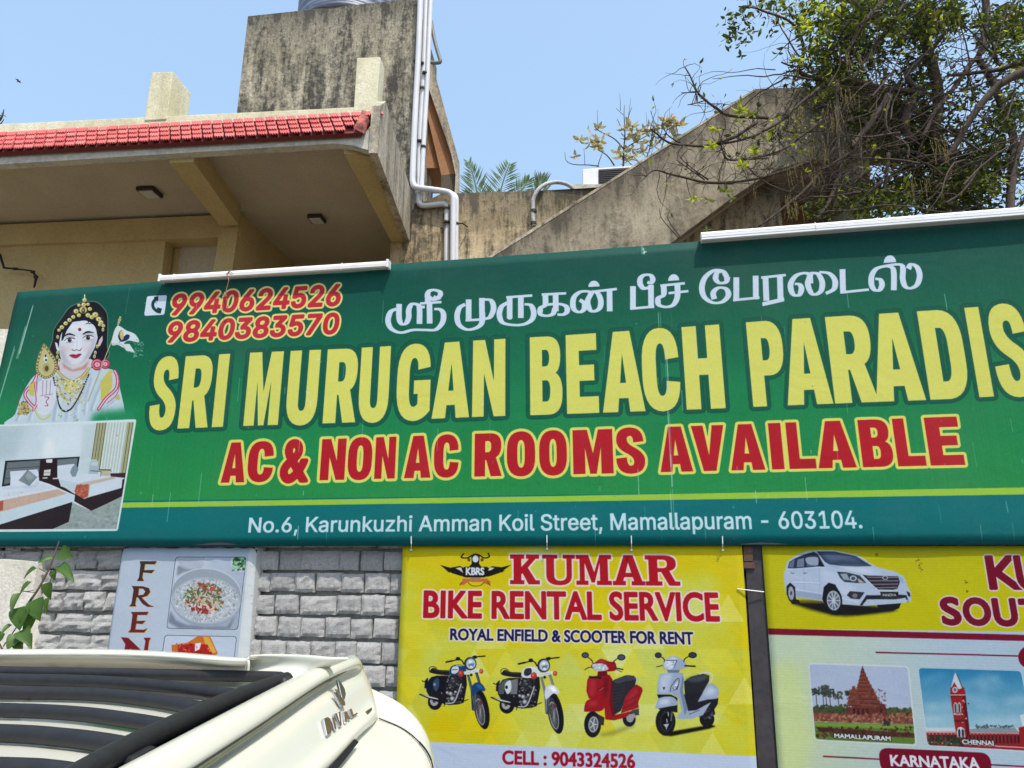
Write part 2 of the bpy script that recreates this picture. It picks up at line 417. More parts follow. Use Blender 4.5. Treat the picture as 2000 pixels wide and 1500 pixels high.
def text_geo(txt, grot=False):
    """signed contours of a line of text"""
    if (txt, grot) in _TXT: return _TXT[(txt, grot)]
    cu = bpy.data.curves.new('t', 'FONT'); cu.body = txt; cu.size = 100
    if grot and sans(): cu.font = sans()
    o = bpy.data.objects.new('t', cu); COL.objects.link(o); dg = bpy.context.evaluated_depsgraph_get(); dg.update()
    c2 = o.evaluated_get(dg).to_curve(dg); CT = []
    for s_ in c2.splines:
        P = []; n = len(s_.bezier_points)
        for k in range(n):
            a, b_ = s_.bezier_points[k], s_.bezier_points[(k + 1) % n]; p0, p1, p2, p3 = (np.array(v[:2]) for v in (a.co, a.handle_right, b_.handle_left, b_.co))
            straight = np.abs(np.cross(p1 - p0, p3 - p0)) < 1e-3 and np.abs(np.cross(p2 - p0, p3 - p0)) < 1e-3
            for q in range(1 if straight else 5): t = q / 5; P.append(p0 * (1 - t) ** 3 + 3 * p1 * t * (1 - t) ** 2 + 3 * p2 * t * t * (1 - t) + p3 * t ** 3)
        if len(P) > 2: CT.append(np.array(P))
    o.evaluated_get(dg).to_curve_clear(); bpy.data.objects.remove(o); bpy.data.curves.remove(cu); V = np.concatenate(CT)
    _TXT[(txt, grot)] = (CT, V[:, 0].min(), V[:, 0].max()); return _TXT[(txt, grot)]
CAPH = {}
def text_line(sh, txt, xl, xr, cap, base, fills, slant=0.0, grot=False):
    """fills: [(colour, extra width px)], outermost first"""
    if grot not in CAPH: CAPH[grot] = max(p[1] for t in text_geo('H', grot)[0] for p in t)
    H_ = CAPH[grot]; T, a, b = text_geo(txt, grot); f = lambda p: (100 * (p[0] + slant * p[1] - a) / (b - a), 100 * p[1] / H_)
    TT = [place([f(p) for p in t], xl, xr, cap, base) for t in T]; BB = [e for P in TT for e in zip(P, P[1:] + P[:1])]
    sh.aff(0, 0, 1)
    for col, w in fills:
        if w > 0: sh.fill(sh.segs(BB, 2 * w), col)
        sh.put(_cov([sh.cv(np.array(p)) for p in TT], sh.W, sh.H, True), sh._c(col))
PF = vplane(1000, 800, 4.0, 9.56).shift(-0.05)
FTL, FTR, FBR, FBL = (240, 1067), (511, 1067), (452, 1560), (168, 1560)
# ------------------------------------------------------------------ the printed signs, drawn
PB = vplane(1000, 800, 4.0, 9.56)            # plane of the long banner
PP = PB.shift(-0.035)                        # posters hang just behind its lower hem
PTL, PTR, PBR, PBL = (33, 570), (2400, 394), (2400, 1063), (-80, 1068)

def draw_banner():
    sh = Sheet(PB, [PTL, PTR, PBR, PBL], 430)
    H, W = sh.H, sh.W
    # green ground that lightens towards the middle band, teal foot
    sh.aff(0, 0, 1)
    yy = np.linspace(0, 1, H)[:, None]; xx = np.linspace(0, 1, W)[None, :]
    top = C(14, 80, 70); mid = C(22, 128, 78); low = C(42, 146, 72)
    t1 = np.clip(yy / .5, 0, 1) ** 1.3; t2 = np.clip((yy - .45) / .4, 0, 1)
    g = top + (mid - top) * t1[..., None]; g = g + (low - g) * (t2 * (1 - .35 * xx ** 2))[..., None]
    sh.img[:] = g
    sh.img *= (1 + .06 * (vnoise(H, W, (260, 160), 3) - .5))[..., None]
    # vertical print banding
    band = NR.rand(W); band = (band - .5) * .05; sh.img *= (1 + band)[None, :, None]
    # yellow line and teal foot
    sh.fill([(-100, 982), (2450, 948), (2450, 1090), (-100, 1090)], (10, 112, 112))
    sh.fill([(-100, 984), (240, 981), (1100, 968), (2450, 943), (2450, 958), (1100, 979), (240, 991), (-100, 996)], (158, 200, 66))
    # ---- the portrait
    draw_portrait(sh)
    draw_bedroom(sh)
    # ---- telephone symbol and numbers
    sh.aff(250, 480, 2.857)
    sh.fill([sh.rrect([(108, 282), (220, 276), (205, 386), (92, 392)], 12)], (214, 226, 238))
    sh.pen_ = sh.pen([[(158, 296), (142, 318), (142, 342), (156, 360), (176, 370)]], 17, 17)
    sh.fill(sh.pen_ + [np.array([(146, 286), (172, 282), (170, 308), (152, 308)], float), np.array([(166, 344), (192, 352), (184, 380), (160, 374)], float)], (20, 60, 62))
    cream = (238, 222, 128); red = (196, 46, 58)
    text_line(sh, "9940624526", 336, 662, lin(336, 577, 662, 556), lin(336, 615, 662, 595), [(cream, 5.8), (red, 2.2)], slant=.1, grot=True)
    text_line(sh, "9840383570", 328, 658, lin(328, 631, 658, 612), lin(328, 668, 658, 650), [(cream, 5.8), (red, 2.2)], slant=.1, grot=True)
    draw_tamil(sh)
    L1 = [('S', 296, 347), ('R', 355, 413), ('I', 421, 443), ('M', 482, 549), ('U', 562, 622), ('R', 635, 698), ('U', 702, 760), ('G', 775, 841), ('A', 845, 917.5), ('N', 923, 987),
          ('B', 1035, 1098), ('E', 1106, 1168), ('A', 1175, 1257), ('C', 1254, 1327), ('H', 1336, 1411), ('P', 1464, 1532), ('A', 1530, 1618), ('R', 1621, 1706), ('A', 1700, 1796), ('D', 1804, 1884), ('I', 1898, 1926), ('S', 1938, 2012), ('E', 2030, 2100)]
    capx = [296, 370, 480, 660, 863, 940, 1065, 1373, 1490, 1840, 1912, 2200]; capy = [700, 695, 689, 681, 669, 664, 657, 636, 627, 605.5, 600, 582]
    bax = [296, 350, 470, 660, 940, 1065, 1373, 1490, 1840, 1912, 2200]; bay = [838.5, 837, 832, 826, 813.5, 809.5, 798.5, 793, 779, 774.5, 763]
    cap = lambda x: float(np.interp(x, capx, capy)); base = lambda x: float(np.interp(x, bax, bay))
    block_line(sh, L1, cap, base, [((14, 82, 66), 8.5), ((20, 92, 70), 7), ((222, 220, 104), 0)])
    red2 = (184, 28, 40); cr2 = (226, 222, 104)
    L2 = [('A', 434, 480), ('C', 484, 534), ('N', 627, 675), ('O', 680, 727), ('N', 733, 773), ('A', 791, 842), ('C', 848, 896), ('R', 927, 980), ('O', 990, 1045), ('O', 1053, 1107), ('M', 1119, 1197), ('S', 1203, 1259),
          ('A', 1288, 1351), ('V', 1352, 1416), ('A', 1425, 1491), ('I', 1504, 1528), ('L', 1538, 1590), ('A', 1594, 1668), ('B', 1680, 1741), ('L', 1748, 1803), ('E', 1811, 1878)]
    cap2 = lin(450, 864, 1845, 814); base2 = lin(450, 942, 1845, 908)
    block_line(sh, L2, cap2, base2, [(cr2, 5.5)])
    text_line(sh, "&", 552, 601, cap2, base2, [(cr2, 9), (red2, 4)])
    block_line(sh, L2, cap2, base2, [(red2, 0)])
    text_line(sh, "No.6, Karunkuzhi Amman Koil Street, Mamallapuram - 603104.", 486, 1682, lin(486, 1011, 1682, 997), lin(486, 1039, 1682, 1030.5), [((206, 230, 236), .7)], grot=True)
    # weathering that belongs to the sheet: drips, bird spots, faded streaks
    rs = random.Random(5); sh.aff(0, 0, 1)
    for i in range(80):
        x = rs.uniform(0, 2000); y = lerp(rs.random(), 560, 1040); L = rs.uniform(5, 60); x2 = x + (VPX - x) * (-L) / (y - VPY)
        sh.fill(sh.segs([((x, y), (x2, y + L))], rs.uniform(.5, 1.6)), (190, 218, 205), rs.uniform(.2, .75))
    for x, y, L in ((1302, 700, 70), (1306, 800, 110), (1310, 890, 60), (1298, 655, 40), (1312, 960, 70), (1255, 482, 14), (1287, 612, 26), (62, 600, 90), (30, 680, 110), (50, 640, 60)):
        x2 = x + (VPX - x) * (-L) / (y - VPY) * (1 if x > 200 else 1.6)
        for q in range(3):
            a = rs.uniform(-3, 3); sh.fill(sh.segs([((x + a, y + rs.uniform(-5, 5)), (x2 + a, y + L))], rs.uniform(.8, 1.8)), (190, 215, 200), .5)
    for x, y, r in ((603, 778, 5), (601, 765, 3), (607, 790, 3), (622, 703, 3), (1258, 492, 3)):
        for q in range(9): sh.fill([sh.ell(x + rs.gauss(0, r * .6), y + rs.gauss(0, r * 1.2), rs.uniform(.6, 2), rs.uniform(.6, 2.4))], (222, 226, 196), .6)
    sh.speck(150, (0, 560, 2000, 1060), (.4, 1.2), [(180, 214, 200), (150, 190, 180), (20, 60, 56)], 8, 1.6, .55)
    # darker folded hem
    sh.fill([(-100, 1056), (2450, 1052), (2450, 1090), (-100, 1090)], (12, 96, 100), .55)
    return sh

def draw_tamil(sh):
    white = (212, 224, 238)
    sh.aff(740, 490, 3.571)
    A = [
     [(120, 403), (80, 425), (62, 485), (85, 540), (150, 568), (235, 550), (320, 550), (395, 548), (442, 500), (450, 440), (425, 408), (385, 405)],
     [(140, 368), (140, 470), (160, 508), (190, 500), (207, 460), (207, 410), (228, 372), (262, 372), (282, 400), (282, 508)],
     [(285, 366), (436, 356)], [(352, 352), (354, 506)], [(300, 380), (300, 400)],
     [(352, 350), (338, 315), (350, 282), (385, 272), (424, 286), (424, 312), (398, 326), (380, 318)], [(340, 360), (345, 320), (380, 340), (432, 322)],
     [(602, 372), (562, 398), (545, 455), (560, 515), (615, 548), (680, 536), (718, 500), (722, 430)],
     [(626, 338), (626, 490)], [(604, 484), (720, 478)], [(718, 328), (720, 480)], [(722, 340), (780, 345), (800, 400), (775, 460), (732, 474)],
     [(895, 362), (855, 390), (840, 445), (862, 498), (930, 516), (1010, 512), (1065, 480), (1080, 430), (1060, 380), (1015, 372)],
     [(888, 324), (1070, 311)], [(912, 322), (912, 472)], [(990, 318), (990, 468)], [(900, 470), (925, 470)],
     [(1135, 304), (1306, 294)], [(1160, 300), (1160, 372), (1128, 400), (1128, 440), (1170, 452), (1212, 438), (1228, 400)], [(1232, 298), (1234, 420)], [(1160, 376), (1250, 368), (1304, 385), (1312, 420), (1285, 442), (1244, 442)],
     [(1400, 340), (1432, 365), (1430, 405), (1400, 425), (1365, 410), (1352, 370), (1362, 320), (1402, 286), (1450, 280), (1490, 292)],
     [(1478, 300), (1455, 350), (1470, 405), (1500, 420), (1538, 398), (1548, 350), (1530, 300), (1500, 284), (1478, 300)], [(1480, 284), (1660, 264)], [(1608, 272), (1610, 420)],
     [(1772, 244), (1772, 408)], [(1752, 402), (1920, 386)], [(1897, 235), (1899, 398)],
     [(1858, 262), (1826, 240), (1822, 195), (1850, 168), (1892, 168), (1910, 196), (1896, 222), (1872, 216)], [(1826, 236), (1850, 262), (1910, 242)]]
    P = sh.pen(A, 40, 17) + [np.array([(1462, 250)] + [(1500 + 40 * math.cos(a), 248 - 42 * math.sin(a)) for a in np.linspace(math.pi, 0, 9)] + [(1542, 246)], float)]
    sh.fill(P, white)
    sh.aff(1200, 480, 3.125)
    B = [
     [(280, 242), (430, 228)], [(330, 288), (452, 276)], [(300, 240), (300, 296), (268, 320), (272, 358), (315, 372), (360, 358), (384, 310), (384, 235)],
     [(688, 195), (662, 156), (610, 150), (556, 190), (534, 250), (548, 310), (600, 346), (660, 340), (696, 300), (680, 262), (636, 256), (604, 285), (610, 325)],
     [(690, 188), (680, 220), (642, 226), (618, 200), (628, 165), (660, 156)],
     [(744, 192), (744, 336)], [(724, 331), (886, 315)], [(862, 182), (864, 326)],
     [(895, 194), (1046, 178)], [(922, 190), (928, 335)], [(1010, 184), (1014, 325)], [(904, 352), (1036, 322)], [(904, 360), (1036, 330)],
     [(1100, 232), (1128, 236), (1142, 262), (1128, 298), (1098, 300), (1078, 270), (1078, 225), (1110, 182), (1160, 166), (1190, 180), (1196, 230)],
     [(1196, 180), (1180, 230), (1200, 285), (1228, 296), (1262, 272), (1268, 220), (1244, 174), (1212, 166), (1196, 180)], [(1250, 160), (1310, 168), (1346, 210), (1340, 262), (1290, 290)],
     [(1392, 142), (1396, 290)], [(1384, 284), (1554, 266)],
     [(1592, 200), (1622, 206), (1634, 236), (1618, 268), (1590, 268), (1570, 236), (1572, 180), (1600, 140), (1650, 124), (1690, 130), (1706, 160), (1706, 270)],
     [(1640, 124), (1752, 116), (1760, 200), (1775, 245), (1808, 258), (1848, 235), (1864, 180), (1848, 130), (1812, 112), (1795, 140)]]
    P = sh.pen(B, 36, 15) + [np.array([(1642, 104)] + [(1683 + 38 * math.cos(a), 100 - 44 * math.sin(a)) for a in np.linspace(math.pi, 0, 9)] + [(1724, 98)], float),
                             np.array([(326, 214)] + [(362 + 34 * math.cos(a), 210 - 38 * math.sin(a)) for a in np.linspace(math.pi, 0, 9)] + [(400, 209)], float)]
    sh.fill(P, white)

def draw_portrait(sh):
    sh.aff(0, 560, 5.36)
    skin = (218, 224, 230); sk2 = (188, 178, 178); gold = (206, 196, 120); gd = (120, 104, 48); ink = (24, 22, 30)
    f = lambda p, c, **k: sh.fill([p], c, **k)
    # hair
    f([(560, 880), (500, 700), (545, 560), (560, 450), (640, 330), (720, 220), (820, 170), (920, 150), (1020, 160), (1090, 220), (1130, 300), (1135, 450), (1130, 620), (1150, 720), (1060, 800), (960, 760), (700, 760), (620, 800)], (90, 130, 110), smooth=True)
    f([(565, 860), (512, 700), (553, 560), (568, 450), (645, 335), (725, 228), (820, 178), (920, 158), (1015, 168), (1082, 226), (1122, 300), (1127, 450), (1122, 620), (1140, 715), (1060, 790), (960, 760), (700, 760), (620, 780)], ink, smooth=True)
    f([(700, 300), (820, 210), (900, 190), (780, 300)], (56, 54, 68), soft=5, alpha=.7); f([(1020, 240), (1090, 320), (1100, 460), (1060, 380)], (50, 48, 60), soft=4, alpha=.7)
    # robes
    f([(120, 1460), (160, 1330), (230, 1130), (330, 960), (420, 900), (620, 870), (960, 850), (1150, 860), (1220, 910), (1262, 1080), (1295, 1230), (1310, 1330), (1320, 1460)], (196, 212, 220), smooth=True)
    rs = random.Random(31)
    for pts, w in (([(250, 1130), (230, 1250), (170, 1400)], 26), ([(420, 960), (400, 1060), (395, 1180)], 30), ([(600, 1150), (580, 1280), (560, 1400)], 34), ([(700, 1290), (690, 1400)], 24), ([(860, 1120), (800, 1260), (790, 1400)], 40), ([(960, 960), (900, 1150), (880, 1330)], 22), ([(1080, 980), (1010, 1130), (950, 1290)], 30), ([(1200, 1200), (1120, 1260), (1060, 1290)], 26), ([(330, 1300), (300, 1400)], 24)):
        sh.line(pts, w, (146, 166, 190), .55, smooth=True, soft=3); sh.line([(x + 26, y - 6) for x, y in pts], w * .5, (228, 236, 240), .7, smooth=True, soft=2)
    for k in range(60):
        x, y = rs.uniform(200, 1250), rs.uniform(980, 1420); sh.line([(x, y), (x + rs.uniform(-12, 12), y + rs.uniform(20, 70))], rs.uniform(3, 7), rs.choice([(150, 170, 194), (226, 234, 238), (196, 186, 190)]), .35, smooth=False)
    f([(640, 880), (960, 870), (900, 1200), (700, 1280), (600, 1100)], (186, 196, 208), alpha=.6, soft=5)
    f([(1050, 1000), (1140, 880), (1180, 870), (1180, 1050), (1110, 1180), (1060, 1260)], (206, 196, 96))
    for w, c in ((34, (176, 54, 90)), (14, (232, 196, 210))):
        sh.line([(1205, 880), (1235, 960), (1215, 1070), (1110, 1170), (1030, 1280)], w, c, smooth=True)
        sh.line([(385, 920), (350, 1000), (262, 1110), (290, 1190), (355, 1260)], w, c, smooth=True)
        sh.line([(378, 930), (372, 1050), (385, 1200), (345, 1290)], w * .8, c, smooth=True)
    sh.line([(1250, 980), (1230, 1120), (1120, 1220)], 9, (200, 90, 120), smooth=True)
    f([(300, 1030), (360, 990), (352, 1150), (300, 1130)], (204, 190, 100)); f([(1200, 1160), (1250, 1120), (1262, 1180), (1220, 1190)], (190, 190, 110))
    f([(180, 1330), (230, 1200), (290, 1230), (330, 1300), (190, 1350)], (180, 170, 110))
    sh.speck(70, (180, 1190, 300, 1340), (4, 9), [(130, 90, 50), (205, 185, 110), (90, 90, 50)], 3)
    f([(970, 1330), (1080, 1300), (1230, 1290), (1420, 1260), (1420, 1470), (940, 1470)], (36, 142, 92), soft=10, alpha=1)
    for k in range(26):
        rs = random.Random(k); x = rs.uniform(420, 1160); y = rs.uniform(960, 1380); sh.line([(x, y), (x + rs.uniform(-14, 14), y + rs.uniform(30, 100))], 4, (168, 188, 204), .5)
    # neck and face
    f([(625, 760), (960, 760), (930, 880), (860, 930), (740, 940), (650, 900)], (208, 206, 210), smooth=True)
    f([(650, 790), (760, 870), (860, 840), (940, 770), (900, 860), (760, 890), (670, 850)], (196, 130, 118), soft=2, alpha=.8)
    f([(845, 352), (740, 380), (655, 470), (622, 580), (625, 700), (660, 790), (740, 842), (820, 838), (900, 790), (960, 700), (1000, 620), (1030, 500), (1010, 420), (930, 365)], skin, smooth=True)
    f([(640, 560), (625, 700), (665, 792), (740, 842), (820, 838), (900, 790), (980, 660), (960, 660), (860, 780), (760, 800), (690, 760), (652, 660)], sk2, soft=3, alpha=.55)
    f([(660, 600), (630, 680), (660, 780), (720, 830), (700, 720)], (176, 172, 186), soft=5, alpha=.6); f([(1000, 480), (1010, 600), (940, 720), (860, 800), (930, 650)], (170, 166, 184), soft=5, alpha=.6)
    f(sh.ell(700, 660, 46, 36), (226, 188, 190), soft=5, alpha=.5); f(sh.ell(905, 640, 46, 36), (226, 188, 190), soft=5, alpha=.5); f([(700, 430), (840, 370), (960, 410), (900, 480), (760, 490)], (232, 236, 240), soft=5, alpha=.6)
    f([(700, 500), (780, 510), (790, 600), (680, 600)], (190, 186, 200), soft=4, alpha=.4); f([(880, 480), (980, 480), (980, 580), (880, 590)], (190, 186, 200), soft=4, alpha=.4); f([(800, 540), (826, 540), (850, 650), (770, 660)], (232, 234, 238), soft=3, alpha=.7); f(sh.ell(795, 800, 50, 22), (230, 228, 232), soft=3, alpha=.6)
    f([(600, 590), (574, 580), (590, 650), (606, 680), (624, 660)], skin); f([(1040, 560), (1075, 510), (1078, 560), (1050, 620), (1020, 630)], (214, 196, 196))
    sh.line([(845, 352), (740, 372), (672, 440), (650, 560)], 14, ink, smooth=True); sh.line([(850, 350), (930, 352), (1005, 420), (1030, 520)], 14, ink, smooth=True)
    f([(650, 450), (720, 380), (760, 375), (700, 460), (662, 560)], ink)
    for cx in (920, 950, 980): sh.line([(cx, 340), (cx + 8, 378), (cx - 18, 390)], 7, ink, smooth=True)
    # brows, eyes, nose, mouth, mark
    sh.taper([(672, 524), (720, 495), (790, 512)], [4, 20, 8], (28, 24, 30)); sh.taper([(868, 500), (920, 474), (988, 484)], [8, 20, 4], (28, 24, 30))
    for cx, cy, fl in ((732, 563, 0), (925, 538, 0)):
        f([(cx - 54, cy + 2), (cx - 20, cy - 22), (cx + 22, cy - 24), (cx + 54, cy - 8), (cx + 24, cy + 16), (cx - 20, cy + 20)], (232, 234, 238), smooth=True)
        f(sh.ell(cx, cy - 2, 22, 20), (58, 38, 30)); f(sh.ell(cx + 1, cy - 3, 10, 10), (14, 12, 14)); f(sh.ell(cx + 6, cy - 9, 4, 4), (240, 240, 240))
        sh.taper([(cx - 58, cy + 4), (cx - 20, cy - 24), (cx + 24, cy - 26), (cx + 60, cy - 14)], [4, 9, 9, 4], (24, 20, 26))
        sh.line([(cx - 40, cy + 16), (cx, cy + 22), (cx + 36, cy + 12)], 3, (90, 70, 76), smooth=True)
        sh.line([(cx - 48, cy - 32), (cx, cy - 46), (cx + 50, cy - 34)], 3, (150, 130, 130), smooth=True)
    sh.line([(812, 560), (806, 640)], 6, (190, 188, 196), soft=1); sh.line([(756, 655), (775, 668), (806, 660), (838, 668), (856, 648)], 7, (104, 66, 70), smooth=True)
    f([(728, 716), (775, 706), (800, 712), (824, 702), (858, 706), (824, 740), (790, 750), (758, 742)], (176, 44, 66), smooth=True); sh.line([(728, 716), (790, 722), (858, 706)], 4, (96, 18, 34))
    f(sh.ell(838, 449, 18, 18), (130, 54, 46))
    # crown
    for x, y, r in ((650, 425, 26), (690, 385, 26), (730, 350, 26), (770, 318, 24), (800, 258, 30), (830, 300, 24), (875, 245, 44), (880, 190, 28), (830, 195, 20), (925, 185, 20), (945, 235, 24), (925, 300, 28), (965, 320, 26), (1000, 295, 34), (1035, 340, 30), (1060, 375, 28), (1085, 410, 22), (888, 140, 26), (620, 455, 20), (1045, 400, 18)):
        f(sh.ell(x, y, r, r * .9), gd); f(sh.ell(x - 2, y - 2, r * .86, r * .76), gold); f(sh.ell(x - 4, y - 4, r * .5, r * .42), (236, 232, 186)); f(sh.ell(x, y, r * .26, r * .24), gd)
    sh.line([(888, 130), (886, 84)], 12, (220, 220, 180)); f(sh.ell(875, 250, 20, 30), (60, 60, 50)); f(sh.ell(873, 246, 10, 16), (150, 150, 130))
    # ear ornaments, roses, garland
    for x, y in ((603, 690), (600, 735), (622, 770), (1020, 625), (1000, 690), (990, 730), (604, 525), (1080, 450)): f(sh.ell(x, y, 14, 20), (210, 206, 150)); f(sh.ell(x, y + 4, 6, 9), gd)
    for x, y, r in ((1020, 815, 62), (1105, 810, 52), (590, 850, 34)):
        f(sh.ell(x, y, r, r), (150, 40, 66)); f(sh.ell(x - 3, y - 3, r * .86, r * .82), (222, 130, 150)); sh.line(sh.ell(x, y, r * .6, r * .55), r * .16, (160, 40, 70)); sh.line(sh.ell(x, y, r * .3, r * .28), r * .14, (240, 190, 200))
    # necklaces
    for pts, w in (([(600, 880), (680, 960), (760, 985), (850, 950), (930, 860)], 30), ([(590, 940), (650, 1010), (740, 1050), (850, 1000), (925, 900)], 16), ([(600, 1000), (640, 1110), (700, 1180), (780, 1130), (860, 1020)], 18)):
        sh.line(pts, w, gd, smooth=True); sh.line(pts, w * .7, gold, smooth=True)
    f([(670, 1000), (740, 980), (820, 1000), (790, 1090), (730, 1120), (680, 1080)], gold, smooth=True)
    sh.speck(190, (590, 960, 880, 1230), (4, 11), [(236, 230, 180), (120, 104, 60), (206, 196, 120), (200, 214, 216)], 9)
    P = spline([(560, 950), (590, 1100), (620, 1240), (670, 1300), (740, 1280), (810, 1180), (870, 1060), (930, 920)], 7)
    for q in P: f(sh.ell(q[0], q[1], 9, 9), (40, 24, 28))
    # raised palm
    f([(395, 1010), (430, 980), (450, 970), (480, 960), (500, 930), (520, 920), (545, 940), (560, 1020), (590, 1060), (580, 1200), (530, 1300), (460, 1340), (400, 1290), (385, 1180)], (216, 218, 226), smooth=True)
    for x in (440, 480, 520): sh.line([(x, 1130), (x + 8, 980)], 6, (150, 110, 124))
    sh.line([(420, 1140), (550, 1120)], 5, (150, 110, 124)); sh.line([(465, 1150), (510, 1160), (480, 1200), (500, 1240), (470, 1245)], 7, (140, 60, 84), smooth=True)
    sh.line([(365, 1290), (400, 1360), (460, 1385), (530, 1340)], 20, (196, 202, 130), smooth=True); sh.line([(385, 1290), (430, 1330), (500, 1320)], 8, (230, 230, 230), smooth=True)
    # spearhead
    f([(462, 592), (540, 690), (590, 770), (600, 850), (560, 930), (470, 965), (400, 920), (372, 860), (390, 740), (430, 650)], (150, 140, 80), smooth=True)
    f([(462, 640), (520, 720), (565, 790), (565, 860), (530, 915), (470, 935), (415, 895), (400, 840), (420, 740)], (196, 190, 134), smooth=True)
    P = spline([(462, 620), (530, 710), (580, 790), (580, 870), (540, 930), (470, 950), (402, 905), (386, 840), (410, 730)], 6, True)
    for i, q in enumerate(P): f(sh.ell(q[0], q[1], 7, 7), (96, 80, 44) if i % 2 else (226, 214, 160))
    f([(468, 700), (500, 750), (480, 800), (450, 760)], (222, 226, 226)); f(sh.ell(475, 722, 9, 14), ink); f(sh.ell(480, 766, 11, 12), ink)
    f(sh.ell(485, 850, 40, 50), (176, 168, 108)); f(sh.ell(487, 855, 20, 30), (92, 70, 40))
    # staff, pennant and rooster
    sh.line([(1240, 400), (920, 1200)], 11, (150, 150, 110)); sh.line([(1240, 400), (920, 1200)], 4, (210, 206, 160))
    for x, y, r in ((1262, 322, 12), (1255, 348, 17), (1246, 375, 14), (1240, 398, 10)): f(sh.ell(x, y, r, r), (186, 180, 120))
    f([(1225, 415), (1330, 460), (1420, 500), (1460, 580), (1350, 565), (1300, 600), (1300, 640), (1240, 610), (1170, 600)], (214, 226, 224), smooth=True)
    f([(1290, 600), (1360, 600), (1420, 690), (1330, 670), (1300, 640)], (214, 226, 224)); sh.line([(1170, 600), (1280, 606), (1330, 672), (1420, 692)], 5, (150, 170, 150), smooth=True)
    f([(1240, 520), (1262, 465), (1290, 470), (1300, 520), (1330, 500), (1362, 510), (1350, 550), (1300, 575), (1262, 570)], (30, 46, 92), smooth=True)
    f([(1255, 500), (1270, 458), (1292, 476), (1298, 540), (1275, 556)], (206, 190, 110), smooth=True); sh.line([(1276, 570), (1250, 584)], 5, (60, 50, 60)); sh.line([(1260, 470), (1276, 456)], 6, (180, 70, 50))
    sh.speck(90, (1400, 550, 1505, 740), (2, 8), [(150, 190, 170), (110, 160, 140)], 4, 1.5, .7)
    # fade into the bed picture
    sh.speck(24, (600, 1280, 960, 1400), (4, 10), [(140, 170, 100), (210, 220, 224)], 14)

